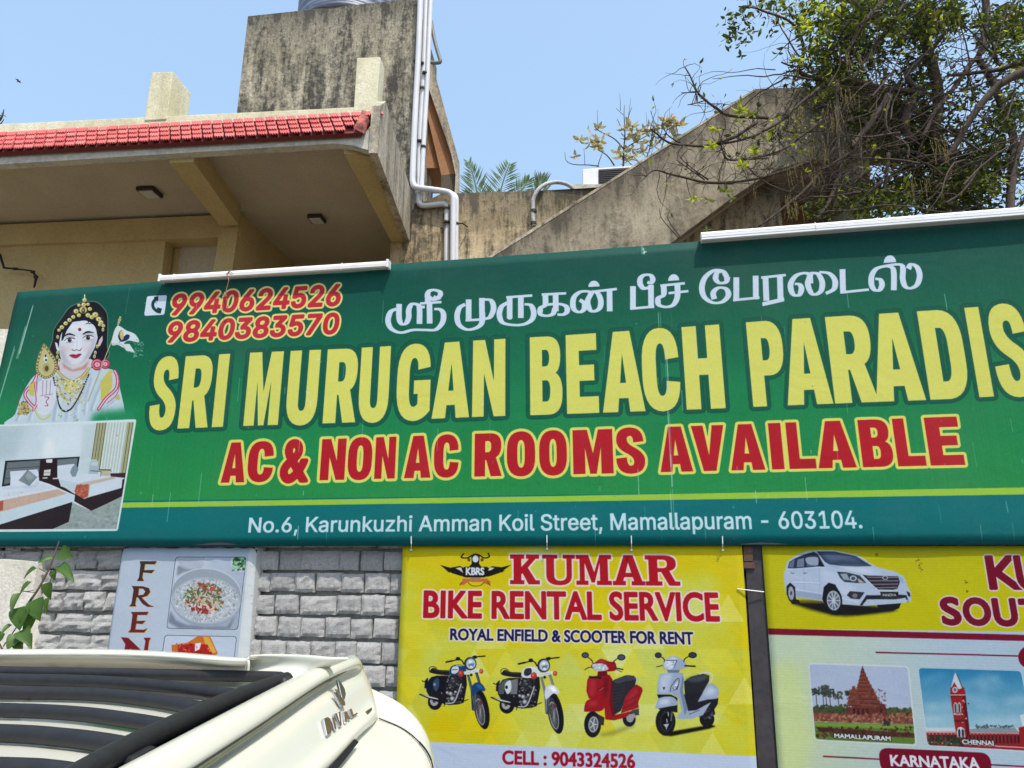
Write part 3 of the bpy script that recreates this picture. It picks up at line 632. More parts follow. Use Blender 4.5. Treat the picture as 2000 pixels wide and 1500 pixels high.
def draw_bedroom(sh):
    sh.aff(0, 810, 6.25); f = lambda p, c, **k: sh.fill([p], c, **k)
    f(sh.rrect([(-260, 130), (1668, 52), (1435, 1415), (-560, 1432)], 34), (214, 230, 226))
    inner = [(-250, 150), (1640, 82), (1418, 1392), (-560, 1400)]
    f(inner, sh.grad((0, 130), (186, 204, 206), (300, 700), (206, 220, 226)))
    f([(1120, 118), (1180, 100), (1080, 720), (960, 720), (1010, 120)], (196, 212, 214), soft=2)
    sh.clip(inner)
    # curtains
    f([(1180, 100), (1640, 84), (1545, 700), (1100, 610)], (196, 206, 190))
    for i, x in enumerate(np.linspace(1185, 1640, 26)):
        t = (x - 1185) / 455; c = ((160, 150, 92) if (t < .28 or t > .82) else (220, 228, 222)); c2 = ((92, 92, 50) if (t < .28 or t > .82) else (176, 196, 196))
        L = 560 + 60 * t if t > .15 else 440
        sh.line([(x, 96), (x - .155 * L, 100 + L)], 13, c if i % 2 else c2, .9)
    f([(1100, 560), (1200, 560), (1190, 720), (1070, 720)], (168, 186, 192)); f([(1110, 575), (1195, 570), (1185, 620), (1105, 620)], (196, 208, 216))
    f([(-200, 160), (300, 140), (200, 520), (-200, 600)], (168, 188, 192), soft=14, alpha=.6); f([(500, 120), (1000, 110), (980, 480), (560, 500)], (222, 232, 236), soft=14, alpha=.6); f([(560, 300), (640, 300), (700, 520), (500, 530)], (236, 238, 236), soft=8, alpha=.7)
    # headboards
    f([(70, 560), (970, 508), (945, 660), (700, 680), (700, 790), (480, 810), (470, 690), (140, 700), (130, 860), (30, 876)], (34, 36, 42))
    f([(95, 580), (490, 552), (480, 690), (140, 700), (130, 830), (56, 850)], (104, 112, 116)); f([(700, 545), (945, 526), (930, 640), (700, 640)], (112, 122, 126))
    for y in (630, 750): sh.line([(80, y + 28), (480, y)], 8, (62, 66, 72))
    f([(492, 552), (698, 540), (690, 780), (600, 800), (478, 790)], (40, 24, 26)); f([(560, 545), (640, 538), (636, 584), (566, 582)], (226, 226, 222)); f([(540, 672), (620, 664), (612, 740), (532, 742)], (206, 208, 200))
    sh.line([(540, 706), (616, 702)], 5, (110, 100, 96)); f([(480, 790), (720, 770), (760, 870), (900, 960), (880, 1030)], (38, 26, 28))
    f([(520, 765), (580, 760), (580, 775), (520, 778)], (214, 210, 206)); f([(640, 770), (720, 764), (716, 782), (646, 784)], (214, 210, 206))
    # right bed
    f([(700, 620), (900, 596), (950, 720), (1180, 720), (1500, 770), (1490, 880), (1100, 1000), (740, 870), (700, 740)], (206, 218, 226), smooth=False)
    f([(715, 790), (960, 830), (910, 950), (740, 860)], (190, 206, 212))
    f([(920, 600), (955, 660), (920, 750), (880, 756), (850, 700), (880, 630)], (128, 146, 152))
    f([(930, 850), (980, 830), (1380, 750), (1410, 775), (1100, 850), (1075, 990), (1020, 1020), (930, 1000), (905, 930)], (196, 180, 170)); f([(930, 850), (1080, 850), (1070, 990), (1020, 1020), (930, 1000), (905, 930)], (176, 92, 70))
    sh.speck(60, (920, 850, 1070, 1010), (4, 9), [(150, 70, 54), (204, 130, 104)], 2)
    f([(1490, 790), (1520, 770), (1500, 990), (1110, 1170), (880, 1040), (905, 960), (1020, 1025), (1090, 1000), (1480, 890)], (44, 32, 36))
    f([(1200, 660), (1350, 664), (1355, 680), (1200, 676)], (96, 84, 60)); f([(1225, 676), (1340, 680), (1330, 745), (1240, 740)], (186, 184, 148)); f([(1340, 712), (1535, 706), (1525, 768), (1345, 750)], (60, 42, 44))
    sh.line([(1100, 680), (1230, 690)], 8, (60, 60, 64)); sh.line([(1228, 690), (1226, 745)], 8, (60, 60, 64))
    # carpet
    f([(860, 1060), (1110, 1172), (1500, 985), (1430, 1390), (640, 1392), (830, 1300)], (150, 164, 160))
    rs = random.Random(4)
    for k in range(150):
        x = rs.uniform(700, 1460); y = rs.uniform(1090, 1380)
        if y > 1172 or x < 900 or x > 1300: sh.line(sh.ell(x, y, 16, 9, 0, 9), 3, (96, 110, 104) if k % 2 else (186, 196, 190), .8)
    # left bed
    f([(130, 690), (460, 664), (470, 800), (600, 840), (910, 980), (900, 1060), (840, 1120), (-120, 1440), (-200, 1000), (20, 880), (140, 860)], (212, 222, 230))
    for pts, w in (([(150, 720), (300, 700), (440, 700)], 14), ([(40, 900), (300, 880), (560, 860)], 16), ([(60, 980), (340, 930), (640, 880)], 14), ([(0, 1260), (300, 1200), (800, 1040)], 30), ([(-40, 1330), (300, 1250), (700, 1120)], 20), ([(300, 880), (420, 870), (470, 810)], 20)): sh.line(pts, w, (166, 182, 198), .6, smooth=True, soft=3)
    f([(340, 668), (458, 760), (360, 868), (230, 800)], (124, 138, 142)); f([(345, 690), (430, 760), (360, 800), (300, 740)], (160, 172, 176), soft=3, alpha=.7); sh.line([(340, 668), (300, 760), (360, 868)], 6, (96, 108, 112))
    f([(20, 1045), (700, 905), (820, 960), (0, 1190), (-200, 1240), (-200, 1100)], (196, 170, 150)); f([(-200, 1100), (50, 1045), (46, 1160), (-200, 1230)], (172, 84, 66))
    sh.speck(150, (60, 950, 760, 1150), (3, 7), [(206, 150, 120), (184, 140, 120), (214, 200, 184)], 6, 2, .5)
    f([(-200, 1250), (830, 960), (905, 1000), (890, 1060), (-200, 1400)], (196, 214, 220)); f([(-200, 1404), (880, 1060), (836, 1304), (640, 1392), (-300, 1400)], (42, 32, 36))
    sh.clip()

def hexes(sh, region, step, cols, seed):
    rs = random.Random(seed); x0, y0, x1, y1 = region; h = step * .866; j = 0; y = y0
    while y < y1:
        x = x0 + (step / 2 if j % 2 else 0)
        while x < x1:
            for tri in ([(x, y), (x + step, y), (x + step / 2, y + h)], [(x + step / 2, y + h), (x + step * 1.5, y + h), (x + step, y)]):
                sh.fill([tri], rs.choice(cols), rs.uniform(.1, .5))
            x += step
        y += h; j += 1

def draw_bike_poster():
    sh = Sheet(PP, [(787, 1064), (1449, 1065), (1492, 1700), (760, 1700)], 430, (206, 190, 24))
    H, W = sh.H, sh.W
    n1 = vnoise(H, W, (180, 140), 21, 4); y = np.linspace(0, 1, H)[:, None]
    pale = C(196, 204, 96); ye = C(208, 190, 8); t = np.clip((n1 - .42) * 3.2 + .75 * (y - .25), 0, 1)[..., None]
    sh.img[:] = ye + (pale - ye) * t
    hexes(sh, (740, 1160, 1500, 1470), 62, [(214, 188, 0), (226, 226, 150), (206, 196, 30), (190, 190, 60), (226, 208, 40)], 5)
    sh.aff(0, 0, 1)
    sh.fill([(740, 1444), (1520, 1478), (1520, 1720), (740, 1720)], (186, 200, 220))
    lines = np.arange(H); sh.img *= (1 + .02 * ((lines % 6) < 2))[:, None, None]
    w = (226, 214, 204); red = (172, 16, 32)
    K = [('K', 996, 1054), ('U', 1059, 1123), ('M', 1125, 1194), ('A', 1196, 1259), ('R', 1260, 1327)]
    block_line(sh, K, lin(996, 1083, 1328, 1085), lin(996, 1141, 1328, 1144), [(w, 3.4)], SLAB); block_line(sh, K, lin(996, 1083, 1328, 1085), lin(996, 1141, 1328, 1144), [(red, 0)], SLAB)
    text_line(sh, "BIKE RENTAL SERVICE", 829, 1402, lin(828, 1155, 1403, 1159), lin(828, 1205, 1403, 1212), [(w, 5.2), (red, 2.1)])
    text_line(sh, "ROYAL ENFIELD & SCOOTER FOR RENT", 880, 1353, lin(879, 1228, 1354, 1235), lin(879, 1249, 1354, 1258), [(w, 3.4), ((22, 26, 74), .95)])
    text_line(sh, "CELL : 9043324526", 982, 1239, lin(981, 1466, 1240, 1473), lin(981, 1491, 1240, 1499), [((150, 14, 38), 1.1)])
    text_line(sh, "Mamallapuram", 850, 1010, lin(850, 1518, 1010, 1526), lin(850, 1533, 1010, 1541), [((24, 24, 40), .4)])
    # winged handlebar emblem
    sh.aff(800, 1060, 6.06); f = lambda p, c, **k: sh.fill([p], c, **k); bk = (22, 18, 16)
    f([(362, 264), (480, 295), (600, 275), (640, 300), (640, 285), (920, 285), (930, 300), (980, 278), (1090, 290), (1200, 262), (1120, 320), (1040, 365), (950, 395), (905, 400), (880, 410), (660, 410), (620, 395), (520, 365), (430, 320)], bk)
    for k in range(5):
        f([(430 + 40 * k, 330 + 12 * k), (470 + 40 * k, 330 + 12 * k), (480 + 40 * k, 356 + 12 * k)], bk); f([(1130 - 40 * k, 330 + 12 * k), (1090 - 40 * k, 330 + 12 * k), (1080 - 40 * k, 356 + 12 * k)], bk)
    f([(540, 300), (610, 290), (635, 360), (600, 330)], (206, 206, 196)); f([(925, 330), (950, 292), (1010, 296), (960, 325)], (206, 206, 196))
    f([(732, 150), (830, 150), (822, 250), (850, 285), (700, 285), (735, 250)], bk); sh.line([(640, 130), (612, 172), (680, 180), (740, 150), (780, 135), (830, 150), (885, 180), (942, 165), (930, 125)], 15, bk, smooth=True)
    for x in (702, 858): f(sh.ell(x, 202, 18, 18), bk); f(sh.ell(x, 202, 9, 9), (190, 120, 30))
    f(sh.ell(780, 192, 38, 42), (206, 214, 224)); sh.line(sh.ell(780, 192, 38, 42), 5, (90, 90, 90), closed=True)
    f([(625, 425), (920, 425), (920, 465), (690, 462), (640, 500), (590, 500), (600, 470), (625, 462)], (196, 104, 60)); f([(920, 430), (960, 460), (950, 505), (880, 480), (870, 455)], (196, 104, 60))
    f([(720, 410), (840, 410), (840, 448), (720, 448)], (170, 120, 90)); sh.line([(690, 470), (740, 508), (830, 508), (880, 470)], 6, bk, smooth=True); sh.line([(625, 462), (590, 505)], 5, bk); sh.line([(920, 462), (955, 508)], 5, bk)
    text_line(sh, "KBRS", 910.5, 945, lin(910, 1109, 945, 1109), lin(910, 1122.5, 945, 1122.5), [((214, 222, 226), .8)])
    sh.aff(800, 1260, 6.25); motorcycle(sh, 0, 0, (24, 62, 110), (206, 210, 212), (26, 34, 50))
    sh.aff(800 + 865 / 6.25, 1260 + 14 / 6.25, 6.25 / 1.04); motorcycle(sh, 0, 0, (206, 210, 220), (40, 46, 48), (200, 208, 212))
    sh.aff(1110, 1260, 6.25); scooter_red(sh); scooter_silver(sh)
    sh.aff(0, 0, 1); sh.speck(60, (790, 1070, 1470, 1490), (.4, 1.0), [(120, 110, 20), (220, 220, 170)], 77, 1.5, .5)
    return sh

def motorcycle(sh, dx, dy, paint, tankpatch, side):
    f = lambda p, c, **k: sh.fill([[(x + dx, y + dy) for x, y in p]], c, **k); L = lambda p, w, c, **k: sh.line([(x + dx, y + dy) for x, y in p], w, c, **k)
    bk = (20, 20, 24); E = lambda *a: [tuple(q) for q in sh.ell(*a)]
    # rear wheel, fender, body mass
    f(E(310, 690, 88, 98), bk); f(E(300, 680, 52, 60), (160, 160, 162)); f(E(300, 680, 20, 22), (60, 60, 62))
    f([(205, 560), (200, 470), (260, 390), (330, 370), (480, 370), (690, 350), (700, 480), (660, 700), (600, 720), (480, 730), (400, 700), (250, 640)], (24, 24, 30), smooth=False)
    f([(150, 425), (180, 440), (215, 400), (230, 400), (200, 530), (180, 520), (185, 450), (150, 440)], bk)
    f([(215, 560), (210, 460), (280, 390), (340, 380), (300, 440), (270, 560)], tuple(int(c * .4) for c in paint)); f([(330, 400), (440, 380), (430, 560), (350, 560)], tuple(int(c * .55) for c in side))
    f([(295, 430), (350, 400), (360, 500), (320, 560), (285, 500)], side if side[0] > 150 else (50, 66, 96), smooth=True); f(E(305, 478, 16, 20), (130, 140, 160) if side[0] < 150 else bk)
    # engine
    sh.speck(150, (460 + dx, 380 + dy, 640 + dx, 700 + dy), (4, 14), [(14, 14, 16), (70, 70, 74), (120, 122, 124), (36, 36, 40)], 12)
    for y in range(400, 500, 16): L([(500, y), (600, y - 6)], 5, (70, 70, 74))
    for x, y, r in ((460, 578, 20), (500, 590, 26), (560, 570, 18), (520, 650, 30), (392, 585, 8)): f(E(x, y, r, r), (120, 122, 124)); f(E(x - 3, y - 3, r * .5, r * .5), (196, 198, 200))
    # exhaust
    L([(630, 470), (600, 560), (560, 660), (520, 706), (430, 712)], 24, (60, 62, 66), smooth=True); L([(630, 470), (600, 560), (560, 660), (520, 704), (430, 706)], 10, (206, 208, 210), smooth=True)
    f([(112, 600), (130, 590), (440, 680), (430, 720), (250, 660)], bk); f([(130, 594), (340, 648), (360, 664), (240, 640)], (206, 208, 208)); L([(640, 690), (715, 660)], 9, bk); L([(435, 700), (420, 745)], 7, bk)
    # seat, tank
    L([(245, 330), (240, 280), (280, 258), (330, 280)], 7, (40, 40, 44), smooth=True); f([(255, 300), (290, 275), (360, 300), (480, 310), (500, 360), (400, 362), (290, 345), (250, 330)], (26, 24, 30), smooth=True); L([(290, 290), (370, 312), (470, 322)], 7, (70, 66, 76), smooth=True)
    f([(480, 350), (500, 270), (560, 238), (650, 245), (690, 290), (670, 350), (560, 372)], paint, smooth=True); f([(510, 300), (530, 262), (590, 258), (598, 310), (560, 345), (515, 340)], tankpatch, smooth=True); L([(570, 246), (640, 252)], 8, (226, 230, 232))
    L([(522, 300), (580, 296)], 9, (60, 60, 64)); f(E(625, 345, 36, 42), (170, 50, 34)); f(E(618, 336, 16, 20), (214, 90, 60))
    # fork, wheel, fender
    f([(700, 360), (728, 360), (800, 640), (792, 800), (760, 790), (745, 560)], tuple(int(c * .45 + 20) for c in paint)); L([(716, 380), (770, 620), (790, 780)], 8, (120, 130, 140)); f([(795, 330), (830, 330), (870, 470), (845, 480)], tuple(int(c * .5 + 10) for c in paint)); L([(812, 340), (854, 470)], 5, (150, 160, 170))
    f(E(880, 780, 88, 250, -.18), bk, smooth=False); f(E(850, 790, 60, 205, -.18), (52, 52, 56)); f(E(862, 810, 52, 165, -.18), (150, 152, 154)); f(E(862, 812, 42, 150, -.18), (60, 60, 62))
    for a in range(0, 180, 20):
        c, q = math.cos(math.radians(a)) * 44, math.sin(math.radians(a)) * 150; L([(862 - c, 812 - q), (862 + c, 812 + q)], 3, (168, 170, 172))
    f(E(868, 700, 22, 30), (90, 60, 62)); f([(790, 700), (830, 680), (810, 800), (770, 790)], (66, 68, 72)); L([(800, 560), (800, 700)], 14, (96, 98, 102))
    f([(752, 560), (765, 490), (820, 452), (880, 470), (925, 540), (900, 560), (850, 555), (800, 600), (765, 620)], paint, smooth=True); f([(800, 480), (860, 475), (900, 530), (850, 530)], tuple(min(255, int(c * 1.25 + 14)) for c in paint), soft=1)
    # handlebar, lamp, plate
    L([(450, 206), (540, 186), (600, 172), (640, 190), (660, 230)], 13, bk, smooth=True); L([(445, 206), (520, 190)], 20, bk); f(E(590, 165, 28, 22), bk); L([(770, 140), (830, 140), (920, 132)], 15, bk); f(E(800, 144, 26, 20), bk)
    f(E(740, 225, 76, 82), (30, 34, 42)); f(E(746, 226, 62, 68), (120, 134, 150)); f(E(748, 226, 52, 58), (190, 204, 214)); f([(710, 230), (790, 215), (780, 262), (730, 268)], (110, 124, 140)); f(E(740, 200, 20, 16), (230, 236, 240)); f(E(752, 262, 20, 10), (226, 232, 236))
    f([(660, 322), (845, 288), (850, 322), (668, 360)], (214, 220, 226)); L([(690, 336), (820, 312)], 7, (170, 176, 186)); f(E(874, 318, 26, 30), (180, 70, 36)); f(E(870, 312, 12, 14), (226, 120, 70)); f(E(752, 362, 16, 18), bk)

def scooter_red(sh):
    f = lambda p, c, **k: sh.fill([p], c, **k); L = sh.line; E = sh.ell; bk = (22, 22, 28); r1 = (150, 18, 30); r2 = (104, 10, 24); r3 = (196, 70, 78)
    f([(380, 1080), (560, 1040), (780, 960), (820, 980), (560, 1090), (400, 1110)], (120, 110, 30), soft=3, alpha=.6)
    f(E(742, 900, 80, 92), bk); f(E(752, 890, 46, 50), (150, 152, 156)); f(E(295, 965, 104, 160), bk); f(E(305, 965, 62, 100, .1), (150, 152, 156)); f(E(305, 965, 44, 78, .1), (92, 94, 98))
    for a in range(5): c, q = math.cos(a * 1.256) * 40, math.sin(a * 1.256) * 70; L([(305, 965), (305 + c, 965 + q)], 14, (186, 188, 190))
    f([(360, 840), (440, 880), (430, 980), (370, 960)], (50, 40, 46))
    f([(530, 440), (560, 420), (700, 365), (800, 372), (830, 420), (810, 500), (700, 640), (640, 800), (560, 850), (520, 640)], (38, 38, 46), smooth=False); f([(560, 430), (700, 370), (800, 380), (815, 420), (700, 440), (600, 470)], (62, 62, 72), smooth=True)
    for k in range(7): L([(545, 500 + 42 * k), (700 - 14 * k, 480 + 40 * k)], 3, (70, 70, 80))
    f([(690, 640), (740, 560), (830, 476), (900, 520), (905, 560), (850, 700), (860, 760), (640, 830), (655, 770)], r1, smooth=False); f([(700, 660), (820, 520), (860, 540), (800, 640), (720, 720)], r3, soft=3, alpha=.35); L([(700, 690), (870, 600)], 8, r2); L([(660, 770), (850, 690)], 10, r2)
    f([(770, 790), (860, 770), (862, 850), (790, 860)], (60, 62, 66)); f([(700, 850), (800, 830), (830, 880), (740, 900)], (150, 152, 158)); L([(820, 380), (835, 410), (825, 460)], 9, (190, 194, 200), smooth=True)
    f([(230, 420), (260, 380), (420, 370), (500, 360), (535, 410), (530, 600), (560, 850), (700, 820), (800, 790), (700, 880), (560, 915), (450, 905), (440, 760), (390, 660), (250, 650), (218, 560)], r1, smooth=False)
    f([(260, 420), (330, 410), (330, 560), (300, 630), (240, 600)], r3, soft=3, alpha=.4); f([(430, 400), (500, 390), (480, 620), (420, 640)], r2, soft=3, alpha=.8); f([(520, 420), (535, 410), (540, 700), (560, 850), (540, 880), (500, 700)], r2)
    f([(190, 790), (215, 690), (300, 645), (400, 660), (440, 740), (400, 800), (260, 810), (205, 810)], r1, smooth=True); f([(220, 740), (280, 680), (360, 680), (330, 740)], r3, soft=3, alpha=.5)
    L([(360, 545), (440, 490)], 8, (80, 14, 26)); L([(380, 550), (430, 515)], 5, (190, 150, 150)); f([(245, 375), (410, 385), (400, 410), (260, 405)], (34, 26, 30))
    f([(360, 320), (470, 320), (480, 375), (350, 380)], r2); f([(275, 250), (340, 200), (400, 166), (500, 200), (570, 210), (582, 300), (500, 320), (400, 320), (320, 300)], r1, smooth=True); f([(360, 205), (410, 175), (470, 205), (400, 225)], r3, alpha=.6, soft=2)
    f([(290, 236), (420, 226), (490, 290), (400, 316), (320, 300)], (176, 190, 196), smooth=True); sh.speck(40, (300, 235, 460, 305), (4, 10), [(226, 236, 238), (110, 124, 130), (150, 166, 172)], 9)
    for a, b, c in (((205, 122), (45, 36), [(240, 150), (280, 180), (300, 220)]), ((646, 148), (50, 38), [(605, 160), (560, 190), (550, 220)])):
        L(c, 10, bk, smooth=True); f(E(a[0], a[1], b[0], b[1]), bk); f(E(a[0], a[1], b[0] * .75, b[1] * .72), (70, 76, 100))
    L([(200, 296), (250, 270), (290, 270)], 9, bk); L([(580, 280), (665, 296)], 15, bk); L([(590, 300), (650, 325)], 7, bk)

def scooter_silver(sh):
    f = lambda p, c, **k: sh.fill([p], c, **k); L = sh.line; E = sh.ell; bk = (20, 20, 24); s1 = (152, 166, 188); s2 = (104, 118, 142); s3 = (206, 216, 230)
    f([(1140, 1095), (1260, 1050), (1740, 965), (1800, 985), (1720, 1015), (1250, 1108)], (16, 14, 10), soft=1)
    f(E(1690, 900, 90, 95), bk); f(E(1185, 930, 122, 172), bk); f(E(1195, 930, 82, 128, .05), (40, 40, 46)); f(E(1195, 930, 66, 104, .05), (14, 14, 16))
    for x, y in ((1190, 980), (1215, 820), (1200, 900)): L([(x, y), (x + 6, y + 40)], 12, (170, 176, 184))
    f([(1155, 965), (1230, 955), (1200, 1010)], (176, 182, 190)); L([(1270, 780), (1250, 920)], 16, (96, 100, 108))
    f([(1410, 440), (1500, 380), (1640, 345), (1720, 370), (1715, 440), (1600, 640), (1560, 760), (1460, 800), (1420, 600)], (34, 36, 42), smooth=False); f([(1430, 420), (1560, 370), (1680, 360), (1700, 400), (1560, 450)], (66, 70, 78), soft=2, smooth=True)
    L([(1600, 350), (1680, 330), (1745, 350), (1755, 410), (1720, 450)], 14, (196, 202, 210), smooth=True)
    f([(1400, 600), (1700, 560), (1810, 680), (1740, 780), (1600, 830), (1440, 830)], (30, 30, 36))
    f([(1575, 690), (1700, 470), (1760, 460), (1830, 520), (1838, 600), (1810, 650), (1700, 660)], s1, smooth=False); f([(1640, 620), (1720, 500), (1800, 540), (1780, 600)], s3, soft=4, alpha=.7); f([(1640, 690), (1800, 650), (1830, 640), (1820, 720), (1780, 780), (1790, 840), (1720, 880), (1600, 880), (1560, 780)], (28, 28, 32))
    sh.speck(40, (1600, 760, 1780, 900), (5, 14), [(60, 62, 68), (20, 20, 24), (100, 104, 110)], 4)
    f([(1110, 350), (1240, 330), (1400, 335), (1412, 420), (1400, 560), (1460, 800), (1560, 790), (1740, 690), (1640, 850), (1500, 895), (1350, 900), (1310, 880), (1380, 800), (1340, 640), (1250, 590), (1080, 600), (1085, 480)], s1, smooth=False)
    f([(1120, 370), (1230, 345), (1270, 360), (1200, 560), (1110, 580)], s3, soft=4, alpha=.6); f([(1390, 360), (1408, 420), (1398, 560), (1450, 780), (1420, 860), (1390, 700), (1360, 560)], s2, alpha=.8); L([(1470, 840), (1600, 790)], 6, (40, 46, 80))
    f([(1080, 600), (1250, 600), (1330, 640), (1330, 820), (1100, 780), (1100, 650)], (24, 24, 28)); f([(1065, 740), (1100, 650), (1200, 625), (1290, 640), (1336, 720), (1230, 745), (1100, 770), (1065, 770)], s1, smooth=True); f([(1090, 720), (1140, 660), (1240, 650), (1220, 720)], s3, soft=3, alpha=.8)
    f([(1148, 505), (1165, 515), (1182, 505), (1166, 552)], (16, 18, 26)); L([(1245, 565), (1255, 500), (1330, 405), (1352, 430), (1330, 520), (1280, 550)], 6, (30, 34, 44), smooth=True); f([(1270, 540), (1290, 490), (1335, 440), (1330, 510)], (206, 216, 224)); sh.speck(12, (1275, 470, 1330, 540), (3, 8), [(40, 44, 52)], 3)
    f([(1150, 250), (1180, 180), (1280, 130), (1400, 180), (1440, 230), (1420, 280), (1330, 300), (1200, 300)], s1, smooth=True); f([(1190, 180), (1280, 138), (1360, 175), (1270, 185)], s3, soft=2, alpha=.8)
    f([(1165, 235), (1185, 188), (1325, 184), (1290, 270), (1240, 298), (1180, 280)], (196, 204, 214), smooth=False); L([(1185, 186), (1325, 182), (1285, 275)], 7, (34, 38, 46)); sh.speck(22, (1180, 200, 1290, 280), (4, 10), [(236, 240, 244), (130, 140, 152)], 5)
    f([(1200, 300), (1360, 300), (1350, 335), (1220, 335)], s2)
    for a, b, c in (((1096, 122), (42, 36), [(1135, 145), (1165, 165), (1170, 200)]), ((1515, 120), (52, 38), [(1470, 135), (1420, 165), (1408, 200)])):
        L(c, 10, bk, smooth=True); f(E(a[0], a[1], b[0], b[1]), bk); f(E(a[0], a[1], b[0] * .75, b[1] * .72), (50, 54, 70))
    L([(1075, 264), (1150, 246)], 9, bk); L([(1420, 250), (1545, 256)], 18, bk)

def draw_tour_poster():
    sh = Sheet(PP, [(1488, 1065), (2300, 1066), (2360, 1720), (1536, 1720)], 430, (170, 192, 204))
    H, W = sh.H, sh.W; X, Y = np.meshgrid(np.linspace(0, 1, W), np.linspace(0, 1, H))
    a = C(190, 206, 176); b = C(172, 192, 206); t = np.clip(X * 2.4 - .12 + .6 * (vnoise(H, W, (300, 300), 9) - .5), 0, 1)[..., None]; sh.img[:] = a + (b - a) * t
    sh.aff(0, 0, 1)
    sh.fill([(1486, 1300), (1560, 1290), (1590, 1440), (1560, 1560), (1500, 1560)], (206, 220, 140), soft=14, alpha=.7)
    sh.fill([(1480, 1055), (2320, 1055), (2330, 1236), (1500, 1228)], (192, 186, 6)); sh.fill([(1480, 1055), (2320, 1055), (2325, 1080), (1490, 1078)], (150, 138, 8), soft=6, alpha=.5)  # soft dark band paints the slight shadow under the banner into the print
    sh.fill([(1500, 1227), (2330, 1248), (2330, 1260), (1501, 1239)], (118, 8, 40))
    lines = np.arange(H); sh.img *= (1 + .025 * ((lines % 6) < 2))[:, None, None]
    mar = (116, 6, 36); w = (216, 204, 204)
    for ch, x0, x1, c0, b0 in (("K", 1928, 1992, 1085, 1152), ("U", 1984, 2036, 1085, 1153), ("M", 2050, 2110, 1086, 1154), ("S", 1838, 1875, 1166, 1221), ("O", 1881, 1934, 1167, 1222), ("U", 1940, 1985, 1168, 1223), ("T", 1992, 2030, 1169, 1224), ("H", 2040, 2080, 1170, 1225)):
        text_line(sh, ch, x0 + 2, x1 - 2, lin(0, c0 + 3, 1, c0 + 3), lin(0, b0 - 3, 1, b0 - 3), [(w, 6.0), (mar, 3.2)])
    sh.aff(1500, 1060, 6.25); tour_car(sh)
    sh.aff(0, 0, 1); sh.line([(1711, 1274), (1996, 1281)], 2.6, mar); sh.fill([sh.ell(2010, 1283, 22, 22)], mar); sh.line([(1608, 1476.5), (1720, 1482)], 2.6, mar); sh.line([(1930, 1493), (2010, 1497)], 2.6, mar)
    sh.aff(1560, 1280, 4.545)
    sh.fill([sh.rrect([(700, 815), (1700, 865), (1716, 1080), (730, 1040)], 95, 8)], mar)
    # temple picture
    sh.fill([sh.rrect([(84, 66), (975, 94), (1048, 800), (140, 752)], 34)], (206, 214, 214)); sh.fill([sh.rrect([(92, 76), (965, 104), (1034, 788), (148, 742)], 30)], (172, 184, 206))
    sh.clip(sh.rrect([(92, 76), (965, 104), (1034, 788), (148, 742)], 30)); sh.fill([(122, 455), (1004, 482), (1014, 560), (130, 520)], (52, 66, 40)); sh.speck(120, (125, 440, 420, 510), (6, 14), [(44, 60, 34), (66, 82, 46)], 2); sh.speck(90, (780, 470, 1004, 530), (6, 13), [(44, 56, 32), (80, 84, 44)], 5)
    for tx, ty, tr in ((150, 320, 34), (210, 310, 44), (270, 330, 46), (345, 350, 40), (235, 290, 36), (440, 330, 24)):
        sh.line([(tx, ty), (tx + 12, 470)], 6, (60, 50, 46)); sh.speck(46, (tx - tr, ty - tr * .7, tx + tr, ty + tr * .8), (4, 10), [(44, 52, 44), (70, 76, 66)], int(tx))
    tb = (110, 54, 44); td = (64, 30, 28); tl = (146, 82, 64)
    for i, (y, hw) in enumerate(((110, 10), (150, 22), (185, 34), (220, 46), (252, 60), (285, 72), (320, 88), (352, 98), (390, 118), (430, 130), (470, 146))):
        cx = 566 + i * 4; sh.fill([(cx - hw, y), (cx + hw, y + 3), (cx + hw + 8, y + 40), (cx - hw - 8, y + 38)], tb); sh.line([(cx - hw - 8, y + 36), (cx + hw + 8, y + 40)], 9, td); sh.line([(cx - hw, y + 6), (cx + hw, y + 9)], 5, tl)
    for i, (y, hw) in enumerate(((270, 12), (300, 28), (335, 34), (370, 44), (405, 52))):
        sh.fill([(486 - hw, y), (486 + hw, y), (494 + hw, y + 38), (480 - hw, y + 38)], (118, 60, 48)); sh.line([(480 - hw, y + 35), (494 + hw, y + 37)], 7, td)
    sh.line([(565, 95), (566, 130)], 7, (60, 44, 40)); sh.fill([(420, 455), (780, 470), (782, 545), (424, 535)], (96, 44, 38)); sh.fill([(690, 425), (760, 430), (776, 470), (780, 540), (690, 540)], (88, 42, 36))
    for x in (480, 520, 560, 600, 720): sh.fill([(x, 470), (x + 18, 471), (x + 18, 530), (x, 530)], (46, 22, 24))
    sh.speck(200, (430, 300, 770, 540), (3, 8), [(146, 84, 66), (70, 34, 30), (124, 64, 50)], 14, 2, .6)
    sh.fill([(128, 500), (1014, 545), (1018, 610), (134, 580)], (120, 66, 52)); sh.speck(260, (132, 515, 1015, 600), (5, 13), [(158, 96, 74), (84, 46, 40), (136, 76, 56), (176, 130, 104)], 15, 1.8, .8)
    sh.fill([(136, 588), (1020, 612), (1034, 786), (148, 742)], (92, 122, 44)); sh.fill([(136, 592), (1022, 616), (1024, 650), (140, 625)], (112, 150, 58)); sh.fill([(150, 632), (320, 645), (1028, 690), (1032, 728), (700, 715), (180, 672)], (72, 36, 34)); sh.speck(160, (160, 632, 1020, 725), (5, 12), [(96, 44, 40), (54, 32, 26), (84, 60, 40)], 17)
    sh.speck(14, (745, 560, 820, 620), (6, 16), [(30, 28, 34), (60, 40, 44)], 18, 1.3)
    sh.clip(); text_line(sh, "MAMALLAPURAM", 1629.5, 1738.5, lin(1629, 1432, 1739, 1438), lin(1629, 1440, 1739, 1446), [((30, 28, 26), 2.0), ((222, 226, 226), .5)])
    # station picture
    sh.aff(1560, 1280, 4.545)
